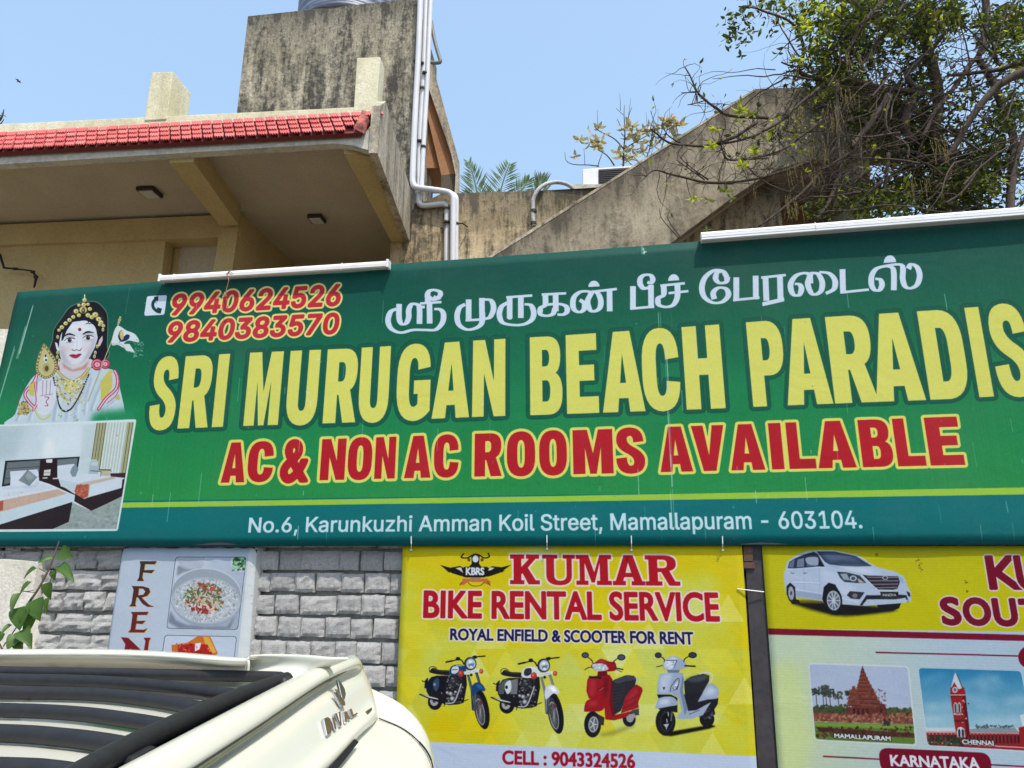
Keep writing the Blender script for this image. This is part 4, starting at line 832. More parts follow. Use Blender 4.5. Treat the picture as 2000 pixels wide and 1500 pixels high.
    sh.fill([sh.rrect([(1058, 108), (1972, 134), (2120, 860), (1140, 800)], 36)], (206, 214, 214))
    top = [sh.rrect([(1062, 110), (1968, 136), (2116, 848), (1144, 794)], 34)]
    sh.clip(top[0]); sh.fill(top, sh.grad((1200, 110), (36, 122, 168), (1300, 640), (150, 190, 204)))
    rs = random.Random(3)
    for k in range(26):
        x = rs.uniform(1130, 1950); y = rs.uniform(200, 620); sh.fill([sh.ell(x, y, rs.uniform(50, 150), rs.uniform(14, 34), rs.uniform(-.5, .2))], (190, 212, 220), soft=6, alpha=.28)
    sh.fill([(1124, 640), (2080, 640), (2112, 846), (1144, 794), (1126, 700)], (196, 206, 212)); sh.fill([(1520, 650), (1640, 642), (1920, 640), (1960, 690), (1520, 690)], (130, 146, 156)); sh.speck(60, (1560, 618, 1910, 640), (3, 8), [(60, 74, 80)], 4, 2.2)
    rd = (150, 30, 34); rdd = (92, 16, 24)
    sh.fill([(1128, 674), (1990, 684), (2020, 850), (1144, 794)], rd); sh.line([(1128, 680), (1990, 690)], 10, (206, 160, 160))
    for k in range(26): x = 1150 + 33 * k; sh.fill([[(x, 700), (x + 16, 700), (x + 20, 780), (x + 2, 778)]], (44, 30, 34)); sh.line([(x + 8, 700), (x + 8, 690)], 10, (190, 120, 118))
    sh.line([(1140, 770), (2080, 822)], 8, (210, 196, 196)); sh.line([(1140, 792), (2080, 842)], 8, (130, 30, 36)); sh.speck(90, (1150, 720, 1460, 800), (6, 14), [(40, 58, 38), (30, 40, 30), (70, 84, 60)], 6)
    sh.fill([(1345, 350), (1478, 350), (1520, 720), (1400, 720)], rd); sh.fill([(1455, 350), (1480, 350), (1522, 720), (1490, 720)], rdd)
    sh.fill([(1345, 285), (1440, 260), (1470, 290), (1482, 350), (1345, 352)], rd); sh.fill([(1385, 150), (1402, 165), (1450, 290), (1420, 300), (1375, 250), (1350, 290)], (196, 204, 212)); sh.line([(1402, 165), (1455, 290)], 8, (70, 78, 88)); sh.line([(1385, 130), (1385, 160)], 6, (120, 120, 126)); sh.fill([(1380, 235), (1405, 280), (1358, 285)], rd)
    sh.fill([sh.ell(1386, 305, 24, 26)], (206, 210, 214)); sh.fill([sh.ell(1386, 305, 15, 17)], (90, 104, 120)); sh.line([(1345, 350), (1480, 350)], 8, (206, 180, 178)); sh.line([(1350, 365), (1482, 366)], 6, (80, 20, 26))
    for x in (1390, 1424): sh.fill([[(x - 15, 430), (x, 412), (x + 15, 430), (x + 17, 505), (x - 13, 505)]], (206, 206, 208)); sh.fill([[(x - 8, 435), (x, 424), (x + 8, 435), (x + 10, 502), (x - 6, 502)]], (50, 60, 60))
    sh.line([(1380, 520), (1450, 520)], 16, (206, 206, 208)); sh.speck(14, (1385, 512, 1445, 528), (3, 5), [(90, 90, 94)], 3); sh.fill([(1378, 570), (1496, 570), (1500, 588), (1382, 590)], (96, 24, 30))
    sh.fill([(1400, 680), (1412, 640), (1440, 632), (1470, 650), (1478, 725), (1410, 725)], (206, 210, 214)); 
    for x in (1424, 1456): sh.fill([[(x - 11, 665), (x, 648), (x + 10, 665), (x + 12, 722), (x - 8, 722)]], (40, 44, 50))
    sh.speck(26, (1450, 380, 1505, 600), (4, 9), [(206, 190, 190), (50, 16, 22)], 8, 1.3)
    sh.fill([(1960, 530), (2000, 520), (2020, 620), (1990, 640)], (206, 212, 218)); sh.fill([(1950, 640), (2030, 620), (2060, 800), (1970, 780)], rd)
    sh.clip(); text_line(sh, "CHENNAI", 1879.5, 1940, lin(1879, 1444, 1941, 1447), lin(1879, 1452.5, 1941, 1455.5), [((30, 28, 30), 1.8), ((222, 226, 228), .5)])
    text_line(sh, "KARNATAKA", 1739, 1912, lin(1738, 1474, 1913, 1480), lin(1738, 1494.5, 1913, 1502), [((216, 222, 228), 1.0)])
    sh.aff(0, 0, 1)
    for x, y, r in ((1793, 1093, 2.4), (1796, 1102, 2), (1799, 1110, 2.6), (1886, 1137, 1.2), (1712, 1083, 1.4), (1888, 1155, 1.0)):
        rs = random.Random(int(x))
        for q in range(7): sh.fill([sh.ell(x + rs.gauss(0, r), y + rs.gauss(0, r * 1.3), rs.uniform(.5, 1.4), rs.uniform(.5, 1.6), 0, 7)], (60, 50, 14), .75)
    return sh

def tour_car(sh):
    f = lambda p, c, **k: sh.fill([p], c, **k); L = sh.line; E = sh.ell; bk = (20, 22, 28); b1 = (176, 190, 212); b2 = (130, 146, 172); b3 = (214, 224, 238)
    f([(270, 740), (400, 700), (700, 700), (1340, 770), (1600, 820), (1500, 850), (1200, 885), (950, 905), (780, 890), (500, 820)], (60, 54, 8), soft=2, alpha=.75)
    f([(300, 735), (700, 740), (1340, 790), (1560, 826), (1100, 880), (800, 880)], (18, 18, 20), soft=1)
    f([(1320, 740), (1630, 720), (1600, 800), (1500, 835), (1360, 820)], bk)
    f([(190, 400), (230, 230), (330, 160), (450, 110), (560, 95), (800, 100), (1080, 150), (1200, 220), (1340, 300), (1550, 350), (1660, 410), (1700, 520), (1750, 620), (1745, 720), (1600, 740), (1180, 770), (900, 750), (680, 715), (330, 660), (215, 610)], b1, smooth=False)
    f([(590, 105), (800, 105), (1075, 165), (1270, 285), (1080, 292), (900, 285), (740, 262), (690, 230)], (48, 62, 84)); f([(640, 130), (800, 120), (1000, 160), (1150, 240), (900, 215), (760, 235)], (96, 114, 142), soft=4, alpha=.8)
    f([(240, 310), (260, 235), (330, 190), (450, 140), (560, 110), (610, 140), (690, 290), (600, 290), (330, 316)], (40, 50, 68)); f([(250, 300), (268, 240), (330, 200), (310, 305)], (96, 110, 134)); f([(350, 300), (360, 205), (440, 185), (440, 292)], (110, 124, 148)); f([(470, 290), (480, 180), (600, 175), (600, 286)], (86, 100, 124))
    f([(465, 185), (600, 178), (612, 262), (560, 275), (480, 255)], (150, 162, 184), smooth=True); f([(620, 200), (690, 290), (640, 292), (615, 250)], bk)
    L([(235, 322), (600, 300), (700, 300)], 6, b3); L([(625, 320), (628, 690)], 3, b2); L([(440, 310), (440, 640)], 3, b2); L([(300, 478), (625, 492)], 9, b3); L([(300, 490), (625, 503)], 4, b2); L([(340, 570), (660, 620)], 9, b3); f([(330, 580), (660, 625), (665, 712), (335, 655)], b2, alpha=.6, soft=2)
    f([(640, 330), (840, 360), (1060, 560), (980, 700), (900, 640), (780, 500), (680, 500)], (196, 208, 226), soft=5, alpha=.6); f([(860, 290), (1200, 310), (1420, 380), (1150, 380), (900, 340)], b3, soft=6, alpha=.8); L([(740, 270), (1140, 390)], 5, b2, soft=1)
    for x in (300, 448): f(E(x, 366, 20, 13), (90, 100, 120)); f(E(x, 362, 14, 6), b3)
    # wheels
    f([(225, 620), (225, 530), (270, 485), (330, 540), (340, 690), (380, 700), (390, 740), (300, 750), (255, 700)], bk); f(E(282, 615, 46, 100, -.08), (34, 36, 42)); f(E(282, 615, 36, 84, -.08), (150, 158, 172)); f(E(282, 615, 12, 26), (60, 66, 76))
    f([(660, 690), (680, 540), (740, 486), (820, 510), (880, 620), (900, 760), (1000, 760), (960, 850), (860, 880), (760, 860)], bk); f(E(795, 700, 110, 160, -.12), bk); f(E(800, 705, 84, 122, -.12), (160, 170, 184)); f(E(800, 705, 70, 104, -.12), (92, 100, 114))
    for a in range(10): c, q = math.cos(a * .628) * 72, math.sin(a * .628) * 108; L([(800, 705), (800 + c, 705 + q)], 11, (196, 204, 214))
    # face
    f([(838, 352), (960, 360), (1120, 400), (1200, 490), (1080, 492), (930, 478), (880, 430)], (52, 60, 72)); f([(880, 380), (960, 375), (1000, 460), (920, 450)], (150, 160, 172)); f(E(1040, 435, 44, 36), (176, 186, 198)); f(E(1040, 435, 26, 22), (70, 80, 92)); f([(1090, 430), (1180, 486), (1110, 486)], (186, 170, 160))
    f([(1150, 390), (1220, 400), (1590, 410), (1610, 480), (1580, 560), (1520, 576), (1340, 572), (1260, 500)], (44, 40, 48))
    for k in range(4): L([(1210 + 30 * k, 420 + 44 * k), (1600 - 8 * k, 424 + 40 * k)], 11, (140, 132, 142))
    f(E(1430, 428, 34, 26), (60, 62, 70)); L(E(1430, 428, 30, 22), 7, (190, 196, 204), closed=True); L([(1150, 395), (1260, 505), (1340, 575), (1520, 580)], 8, b3)
    f([(1600, 410), (1640, 430), (1672, 490), (1640, 494), (1612, 460)], (150, 170, 206)); f([(960, 640), (1000, 590), (1180, 605), (1120, 690), (1010, 680)], (44, 46, 54)); f(E(1060, 645, 34, 26), (120, 110, 116))
    f([(1120, 760), (1200, 640), (1370, 640), (1600, 632), (1690, 640), (1718, 720), (1700, 730), (1680, 670), (1560, 690), (1210, 690), (1150, 765)], (34, 34, 40)); f([(1370, 600), (1590, 600), (1592, 670), (1385, 674)], (20, 20, 24)); L([(1370, 600), (1590, 600), (1592, 670), (1385, 674)], 4, (110, 112, 120), closed=True)
    f([(1690, 590), (1730, 610), (1740, 660), (1710, 650)], (30, 30, 36)); L([(1180, 745), (1700, 710)], 26, b1); L([(900, 680), (1100, 720)], 6, b3); L([(890, 640), (960, 660)], 4, b2); L([(600, 95), (800, 97), (1080, 150), (1200, 215)], 6, b3)
    text_line(sh, "INNOVA", 1724, 1750.5, lin(0, 1159.5, 1, 1159.5), lin(0, 1164.5, 1, 1164.5), [((206, 210, 214), .2)]); sh.aff(1500, 1060, 6.25)

def draw_food_sign():
    sh = Sheet(PF, [FTL, FTR, FBR, FBL], 520, (182, 194, 206))
    H, W = sh.H, sh.W; sh.img *= (1 + .05 * (vnoise(H, W, (120, 120), 31) - .5))[..., None]
    sh.aff(210, 1060, 6.4516); f = lambda p, c, **k: sh.fill([p], c, **k)
    # wrapped edges
    f([(1790, 40), (1990, 40), (1800, 1500), (1630, 1500)], (206, 212, 212)); f([(1870, 60), (1990, 60), (1830, 1500), (1740, 1500)], (176, 176, 172))
    sh.speck(60, (1780, 120, 1900, 1400), (3, 9), [(224, 228, 226), (150, 152, 150)], 44, 1.6, .6)
    gl = sh.grad((300, 200), (52, 46, 38), (450, 1300), (122, 28, 40))
    letters = [[[(410, 232), (622, 232), (598, 272), (474, 270), (463, 346), (595, 342), (556, 384), (450, 374), (440, 440), (458, 482), (370, 482), (398, 440), (418, 280)]],
               [[(310, 545), (440, 548), (520, 570), (538, 620), (500, 670), (430, 690), (520, 780), (584, 806), (500, 808), (440, 770), (385, 690), (368, 686), (350, 770), (362, 802), (274, 802), (304, 766), (330, 590)], [(398, 575), (450, 580), (476, 615), (450, 655), (388, 662)]],
               [[(298, 872), (516, 870), (494, 910), (376, 910), (366, 986), (478, 982), (440, 1024), (362, 1018), (350, 1092), (452, 1096), (502, 1076), (460, 1132), (262, 1130), (292, 1090), (316, 910)]],
               [[(172, 1190), (262, 1196), (400, 1330), (500, 1480), (470, 1480), (450, 1400), (476, 1240), (454, 1196), (544, 1198), (520, 1240), (500, 1440), (480, 1560), (400, 1480), (290, 1330), (260, 1440), (250, 1500), (190, 1500), (226, 1280)]]]
    for g in letters:
        for dx, c in ((8, (196, 170, 60)), (0, None)):
            sh.fill([[(x + dx, y + dx * .7) for x, y in g[0]]], c or gl, holes=[[(x + dx, y + dx * .7) for x, y in h] for h in g[1:]] or None)
    fr = sh.rrect([(855, 178), (1752, 178), (1640, 1098), (738, 1082)], 45); f(fr, (60, 66, 74)); f(sh.rrect([(861, 184), (1746, 184), (1634, 1092), (744, 1076)], 42), sh.grad((800, 200), (196, 206, 222), (1400, 1080), (160, 170, 186)))
    sh.clip(sh.rrect([(861, 184), (1746, 184), (1634, 1092), (744, 1076)], 42))
    f([(880, 190), (1225, 186), (1210, 290), (1100, 328), (980, 320), (905, 280)], (176, 184, 196), smooth=False); f([(905, 290), (980, 325), (1100, 335), (1190, 300), (1120, 360), (960, 370), (870, 420), (880, 300)], (130, 142, 152), soft=3)
    f([(1560, 186), (1740, 186), (1725, 370), (1640, 362), (1560, 290), (1545, 230)], (196, 202, 208), smooth=False); sh.speck(70, (1580, 190, 1738, 355), (6, 20), [(40, 104, 60), (70, 146, 84), (30, 74, 44), (150, 196, 150)], 7)
    cl = lambda x, y, rx, ry: [q for q in sh.ell(x, y, rx, ry, .05, 48)]
    f([(790, 860), (860, 980), (1000, 1040), (1500, 1060), (1620, 900), (1540, 1086), (900, 1078), (760, 1000)], (120, 130, 142), soft=3)
    f(cl(1245, 690, 458, 372), (150, 160, 172)); f(cl(1240, 665, 452, 350), (186, 196, 206)); f(cl(1240, 668, 438, 336), (150, 160, 170)); f(cl(1240, 730, 430, 290), (176, 184, 190), soft=2)
    rs = random.Random(12)
    for k in range(620):
        a = rs.uniform(0, 6.28); r = math.sqrt(rs.random()); x = 1240 + 405 * r * math.cos(a); y = 728 + 272 * r * math.sin(a)
        c = rs.choice([(214, 218, 220), (120, 130, 136), (196, 202, 204), (226, 228, 228), (140, 146, 150)]); f(sh.ell(x, y, rs.uniform(9, 20), rs.uniform(5, 9), rs.uniform(0, 3), 8), c, alpha=.8)
    for k in range(300):
        a = rs.uniform(0, 6.28); r = math.sqrt(rs.random()); x = 1220 + 250 * r * math.cos(a); y = 700 + 190 * r * math.sin(a)
        c = rs.choice([(44, 92, 54), (70, 120, 66), (196, 182, 150), (206, 170, 150), (150, 60, 50), (176, 196, 150), (120, 104, 74)])
        if y > 780 and abs(x - 1200) < 170: c = rs.choice([(150, 56, 50), (206, 160, 146), (124, 44, 42), (226, 196, 180)])
        if y < 600 and x > 1150: c = rs.choice([(168, 50, 44), (190, 84, 66), (60, 104, 60)])
        f(sh.ell(x, y, rs.uniform(14, 42), rs.uniform(7, 16), rs.uniform(0, 3), 8), c, alpha=.9)
    sh.clip(); f(sh.rrect([(716, 1163), (1628, 1180), (1585, 1560), (660, 1560)], 45), (60, 66, 74)); f(sh.rrect([(722, 1169), (1622, 1186), (1580, 1560), (668, 1560)], 42), (190, 200, 216))
    f([(800, 1290), (1000, 1260), (1130, 1180), (1290, 1175), (1390, 1390), (1300, 1500), (820, 1480)], (196, 110, 44), smooth=False); f([(1200, 1180), (1280, 1190), (1370, 1380), (1330, 1390), (1240, 1300)], (216, 170, 70)); f([(880, 1300), (1040, 1270), (1260, 1280), (1320, 1400), (1200, 1500), (880, 1450)], (176, 34, 34)); f([(1100, 1270), (1180, 1260), (1160, 1340), (1100, 1370)], (222, 220, 224))
    sh.speck(70, (820, 1270, 1320, 1480), (6, 16), [(140, 20, 30), (206, 70, 40), (226, 150, 70)], 21)
    return sh
# ------------------------------------------------------------------ materials of the place
def m_weather(name, base, dark, light, amt=.5, vs=(5, 5, .55), topz=None, seed=0.0, lo=.42, hi=.66, rough=.9, grain=(.86, 1.10)):
    """old lime-washed cement: vertical black algae streaks, pale worn patches, fine grain"""
    m = Mat(name, base, rough); v = m.mapping(vs); v2 = m.mapping((1.3, 1.3, 1.0))
    st = m.noise(1.3, 6, .68, v, .3); bl = m.noise(1.1, 5, .7, v2, .2); gr = m.noise(38, 4, .7); gr2 = m.noise(11, 5, .75)
    c = m.mix(m.ramp(bl, [(.38, 0), (.62, 1)]), base, light)
    f = m.math('MULTIPLY', m.ramp(m.math('ADD', m.math('MULTIPLY', st, .62), m.math('MULTIPLY', gr2, .38)), [(lo, 0), (hi, 1)]), amt)
    if topz is not None:
        # black algae that starts under the top ledge and runs down in streaks; topz = (height, slope along x, cap, length of the stain)
        a_, b_, cap_, ln_ = topz; xyz = m.sep(); top_ = m.math('MINIMUM', m.math('ADD', m.math('MULTIPLY', xyz[0], b_), a_), cap_)
        dist = m.math('DIVIDE', m.math('SUBTRACT', top_, xyz[2]), ln_); t = m.ramp(m.math('ADD', dist, m.math('MULTIPLY', m.math('SUBTRACT', m.math('ADD', m.math('MULTIPLY', st, .75), m.math('MULTIPLY', gr2, .25)), .5), 3.4)), [(.12, 1), (.75, .0)])
        f = m.math('MAXIMUM', f, m.math('MULTIPLY', t, .88))
    c = m.mix(f, c, dark); g = m.ramp(gr, [(.36, grain[0]), (.64, grain[1])])
    c = m.mix(1.0, c, g, 'MULTIPLY'); m.color(c)
    m.bump(m.math('ADD', gr, m.math('MULTIPLY', gr2, .8)), .3, .02); return m.m
_spl = vplane(1400, 350, 8.6, 2.0); _a, _b = _spl.hit(1020, 459), _spl.hit(1475, 173); _sl = (_b.z - _a.z) / (_b.x - _a.x)
ST_TOP = (_a.z - _sl * _a.x + .1, _sl, _b.z + .1, .9)
M_TOWER = m_weather('weathered_cement', srgb(158, 148, 124), srgb(46, 44, 40), srgb(192, 182, 158), .93, (3.6, 3.6, .55), (10.95, 0, 99, 1.3), lo=.42, hi=.57, grain=(.62, 1.2))
M_SIDE = m_weather('weathered_side_cement', srgb(170, 156, 130), srgb(62, 58, 52), srgb(198, 186, 164), .8, (4, 4, .5), lo=.44, hi=.62, grain=(.75, 1.15))
M_REAR = m_weather('stained_buff_render', srgb(184, 162, 124), srgb(60, 56, 48), srgb(204, 184, 148), .88, (4.5, 4.5, .45), (7.1, 0, 99, .9), lo=.44, hi=.60)
M_STAIR = m_weather('brown_stained_render', srgb(142, 130, 108), srgb(66, 60, 50), srgb(170, 158, 134), .85, (3.0, 3.0, .38), ST_TOP, lo=.45, hi=.62)
M_CREAMW = m_weather('weathered_cream_paint', srgb(204, 196, 160), srgb(120, 112, 92), srgb(222, 216, 186), .45, (6, 6, .6), lo=.5, hi=.75)
M_FASCIA = m_weather('grey_cement_edge', srgb(190, 186, 172), srgb(96, 94, 88), srgb(208, 204, 190), .6, (2, 2, 3), lo=.45, hi=.7)
M_CREAM = m_weather('cream_wall_paint', srgb(184, 162, 112), srgb(164, 142, 94), srgb(192, 170, 120), .3, (3, 3, 2), lo=.5, hi=.8)
M_SOFFIT = m_weather('white_ceiling_paint', srgb(178, 166, 144), srgb(158, 146, 126), srgb(186, 174, 152), .3, (1.5, 1.5, 1.5), lo=.5, hi=.8)
M_ORANGE = m_weather('orange_buff_paint', srgb(160, 112, 76), srgb(130, 90, 60), srgb(170, 124, 88), .4, (2, 2, 2), lo=.5, hi=.8)
M_PLASTER = m_weather('pale_lime_plaster', srgb(206, 198, 180), srgb(120, 112, 100), srgb(224, 218, 204), .5, (3, 3, 8), lo=.5, hi=.75)
M_GREYSLAB = m_weather('grey_slab', srgb(140, 134, 124), srgb(100, 96, 90), srgb(160, 154, 140), .4)
def m_simple(name, c, rough=.6, metal=0, spec=.4, n=0, ns=30, var=.15):
    m = Mat(name, c, rough, metal, spec); g = m.noise(ns, 4, .6)
    lo = tuple(x * (1 - var) for x in c[:3]); hi = tuple(min(1, x * (1 + var)) for x in c[:3]); m.color(m.ramp(g, [(.3, lo), (.7, hi)]))
    if n: m.bump(g, n, .005)
    return m.m
def m_tile():
    m = Mat('red_clay_tile', srgb(206, 88, 84), .7); o = m.N.new('ShaderNodeObjectInfo'); g = m.noise(9, 4, .6)
    c = m.ramp(o.outputs['Random'], [(0, srgb(190, 86, 82)), (.5, srgb(202, 100, 95)), (1, srgb(212, 116, 110))])
    m.color(m.mix(m.ramp(g, [(.5, 0), (.8, .6)]), c, srgb(150, 74, 66))); m.bump(m.noise(60), .3, .004); return m.m
M_TILE = m_tile()
M_TILEBED = m_simple('red_tile_bed', srgb(110, 44, 40), .8)
M_PVC = m_simple('grey_white_pvc_pipe', srgb(206, 206, 208), .4, var=.06, ns=3)
M_PVCD = m_simple('grey_pvc_pipe', srgb(112, 112, 108), .5)
M_STRAP = m_simple('dark_pipe_clamp', srgb(52, 48, 46), .6)
M_TANK = m_simple('grey_plastic_tank', srgb(112, 120, 136), .45, ns=5)
M_PLASTIC = m_simple('white_plastic', srgb(222, 222, 220), .4, var=.05, ns=6)
M_PLASTIC2 = m_simple('white_metal_batten', srgb(214, 210, 204), .45, var=.07, ns=9)
M_ACDARK = m_simple('dark_grille', srgb(58, 54, 54), .6)
M_WOODLAMP = m_simple('brown_lamp_frame', srgb(60, 44, 38), .6)
M_DIFF = m_simple('lamp_diffuser', srgb(190, 184, 172), .5, var=.03)
M_STEEL = m_simple('dark_painted_steel', srgb(56, 52, 54), .65, n=.3, ns=20, var=.3)
M_CABLE = m_simple('black_cable', srgb(28, 26, 26), .6)
M_TIE = m_simple('white_nylon_tie', srgb(220, 220, 214), .5, var=.04)
M_DRY = m_simple('dried_leaf', srgb(150, 112, 76), .8, var=.4, ns=60)
def m_leaf(name, c, tr=.45, var=.35, rough=.5, ns=3.0, warmth=(1.5, 1.5, .45)):
    m = Mat(name, c, rough, spec=.35); o = m.N.new('ShaderNodeObjectInfo'); g = m.noise(ns, 3, .6)
    lo = tuple(x * (1 - var) for x in c[:3]); hi = tuple(min(1, x * (1 + var * 1.3)) for x in c[:3]); col = m.ramp(g, [(.3, lo), (.7, hi)]); m.color(col)
    t = m.N.new('ShaderNodeBsdfTranslucent'); mx = m.N.new('ShaderNodeMixShader'); mx.inputs[0].default_value = tr
    warm = m.mix(1.0, col, warmth, 'MULTIPLY'); m.L.new(warm, t.inputs[0]); m.L.new(m.b.outputs[0], mx.inputs[1]); m.L.new(t.outputs[0], mx.inputs[2])
    m.L.new(mx.outputs[0], m.N['Material Output'].inputs[0]); return m.m
M_LD = m_leaf('dark_green_leaf', srgb(58, 68, 36), .3); M_LM = m_leaf('mid_green_leaf', srgb(92, 100, 50), .45); M_LB = m_leaf('bright_green_leaf', srgb(150, 156, 70), .55)
M_LO = m_leaf('ochre_leaf', srgb(160, 150, 118), .35, .3, warmth=(1.3, 1.25, .8)); M_LV = m_leaf('veined_green_leaf', srgb(70, 100, 42), .35, .3, .45, 30); M_PALM = m_leaf('palm_leaflet', srgb(104, 124, 96), .25, .3)
def m_bark(name, c):
    m = Mat(name, c, .9); g = m.noise(1.5, 5, .7, m.mapping((14, 14, 3))); m.color(m.ramp(g, [(.3, tuple(x * .5 for x in c[:3])), (.7, tuple(x * 1.3 for x in c[:3]))])); m.bump(g, .6, .01); return m.m
M_BARK = m_bark('grey_brown_bark', srgb(88, 76, 66)); M_BARKD = m_bark('dark_twig_bark', srgb(76, 63, 53)); M_CATKIN = m_simple('yellow_catkin', srgb(112, 96, 52), .8, var=.4, ns=40)
def m_brick():
    m = Mat('old_whitewashed_block', srgb(176, 170, 160), .95); o = m.N.new('ShaderNodeObjectInfo')
    g = m.noise(11, 7, .8, m.mapping((1, 1, .8))); g2 = m.noise(5, 5, .7); g3 = m.noise(40, 5, .8)
    c = m.mix(m.ramp(g2, [(.4, 0), (.62, 1)]), srgb(232, 229, 222), srgb(248, 246, 242))
    c = m.mix(m.ramp(g, [(.36, .9), (.43, 0)]), c, srgb(120, 116, 110)); c = m.mix(1.0, c, m.ramp(o.outputs['Random'], [(0, .86), (1, 1.1)]), 'MULTIPLY')
    m.color(c); m.bump(m.math('ADD', m.math('MULTIPLY', g, 1.0), m.math('MULTIPLY', g3, .9)), .9, .06); return m.m
M_BRICK = m_brick(); M_MORTAR = m_weather('grey_mortar', srgb(170, 164, 154), srgb(96, 90, 84), srgb(190, 184, 174), .6, (6, 6, 6))
def m_paint():
    m = Mat('cream_white_car_paint', srgb(226, 224, 208), .22, spec=.5); m.b.inputs['Coat Weight'].default_value = .5; m.b.inputs['Coat Roughness'].default_value = .04
    g = m.noise(14, 5, .7); m.color(m.mix(m.ramp(g, [(.74, 0), (.9, .25)]), srgb(206, 204, 188), srgb(180, 170, 146))); m.roughn(m.ramp(g, [(.3, .2), (.8, .3)])); return m.m
M_CAR = m_paint()
M_RUBBER = m_simple('black_rubber_bar', srgb(34, 34, 36), .5, spec=.3, n=.12, ns=60, var=.2)
M_GAP = m_simple('dark_gap', srgb(18, 18, 18), .9)
M_CHROME = Mat('chrome_badge', (.55, .56, .57), .2, 1.0).m
def m_sign(name, img, gain=.9, rough=.5, ridge=True):
    m = Mat(name, (1, 1, 1), .6, spec=.12); t = m.N.new('ShaderNodeTexImage'); t.image = img; t.interpolation = 'Cubic'; t.extension = 'EXTEND'
    m.L.new(m.tc.outputs['UV'], t.inputs[0]); g = m.noise(1.4, 4, .6); c = m.mix(1.0, t.outputs[0], (gain, gain, gain), 'MULTIPLY')
    c = m.mix(m.ramp(g, [(.5, 0), (.9, .06)]), c, srgb(150, 140, 124)); m.color(c); v = m.mapping((90, 90, 1.0)); w = m.noise(1.2, 2, .5, v); w2 = m.noise(2.2, 3, .5, m.mapping((1, 1, 1.8)), 1.2); m.bump(m.math('ADD', m.math('MULTIPLY', w, .1), m.math('MULTIPLY', w2, 1.2)), .3, .010); return m.m

# ------------------------------------------------------------------ ground and the road
def ground():
    b = MB(); b.grid([[Vector((x, y, 0)) for x in (-600, -40, -8, 8, 40, 600)] for y in (-600, -40, -6, 3.9, 60, 900)])
    m = Mat('dusty_ground', srgb(150, 138, 118), .95); g = m.noise(2, 6, .7); m.color(m.ramp(g, [(.3, srgb(92, 84, 72)), (.7, srgb(128, 118, 102))])); m.bump(m.noise(30), .4, .01)
    struct(b.build('ground', m.m))
    b = MB(); b.grid([[Vector((x, y, .004)) for x in (-60, 60)] for y in (-5.0, 3.1)]); m = Mat('road_asphalt', srgb(84, 82, 80), .9); g = m.noise(50, 4, .7); m.color(m.ramp(g, [(.3, srgb(66, 64, 62)), (.7, srgb(104, 100, 96))])); m.bump(g, .4, .01)
    struct(b.build('road', m.m))
ground()

# ------------------------------------------------------------------ sheets (banner, posters)
def sheet_mesh(sh, corners, mat, wav, nx=70, ny=24, thick=.006, name='printed_sheet', parent=None):
    q = [np.array(sh.pl.st(sh.pl.hit(*c))) for c in corners]; rows = []; uvs = []
    for j in range(ny + 1):
        r_ = []
        for i in range(nx + 1):
            u, v = i / nx, j / ny; a = (q[0] * (1 - u) + q[1] * u) * (1 - v) + (q[3] * (1 - u) + q[2] * u) * v
            r_.append(sh.pl.pt(a[0], a[1], wav(u, v, a))); uvs.append(((a[0] - sh.s0) / sh.wm, (a[1] - sh.t1 + sh.hm) / sh.hm))
        rows.append(r_)
    b = MB(); b.grid(rows[::-1]); uvs2 = []
    for j in range(ny, -1, -1): uvs2 += uvs[j * (nx + 1):(j + 1) * (nx + 1)]
    me = b.mesh(name, mat, smooth=True, recalc=False); uvl = me.uv_layers.new(name='UVMap')
    for p in me.polygons:
        for li in p.loop_indices: uvl.data[li].uv = uvs2[me.loops[li].vertex_index]
    n = me.polygons[0].normal
    o = obj(name, me); s = o.modifiers.new('thickness', 'SOLIDIFY'); s.thickness = thick; s.offset = -1 if n.dot(sh.pl.n) > 0 else 1
    if n.dot(sh.pl.n) < 0: me.flip_normals(); s.offset = -1
    if parent: fixp(o, parent)
    return o
nz = lambda x, y, z=0: mnoise.noise(Vector((x, y, z)))
def bar_frame(name, pl, corners, off, t, parent, mat=None):
    """steel frame behind a sheet: two rails and stiles, each its own part"""
    P = [pl.hit(*c, off) for c in corners]
    for a, c in ((P[0], P[1]), (P[3], P[2]), (P[0], P[3]), (P[1], P[2])):
        d = (c - a); L = d.length; d.normalize(); b = MB(); b.box((a + c) / 2, L, t, t, d, pl.n, d.cross(pl.n).normalized()); b.build(name, mat or M_STEEL, parent)
# banner
sh = draw_banner(); M_BAN = m_sign('banner_print', sh.image('banner_print'), .73)
ban = thing('long_banner', 'long green hotel banner with yellow lettering, a portrait and a bedroom picture', 'banner', PB.hit(1000, 1062))
def wav_b(u, v, a): return .008 * nz(a[0] * 1.1, a[1] * .9, 1) + .0025 * nz(a[0] * 4, a[1] * 1.2, 4) + .006 * max(0, 1 - v * 18) * -1 + .010 * max(0, (v - .955) * 22) * -1
sheet_mesh(sh, [PTL, PTR, PBR, PBL], M_BAN, wav_b, 120, 30, .004, 'printed_sheet', ban)
bar_frame('frame_bar', PB, [(40, 578), (2395, 404), (2395, 1056), (-70, 1060)], -.028, .032, ban)
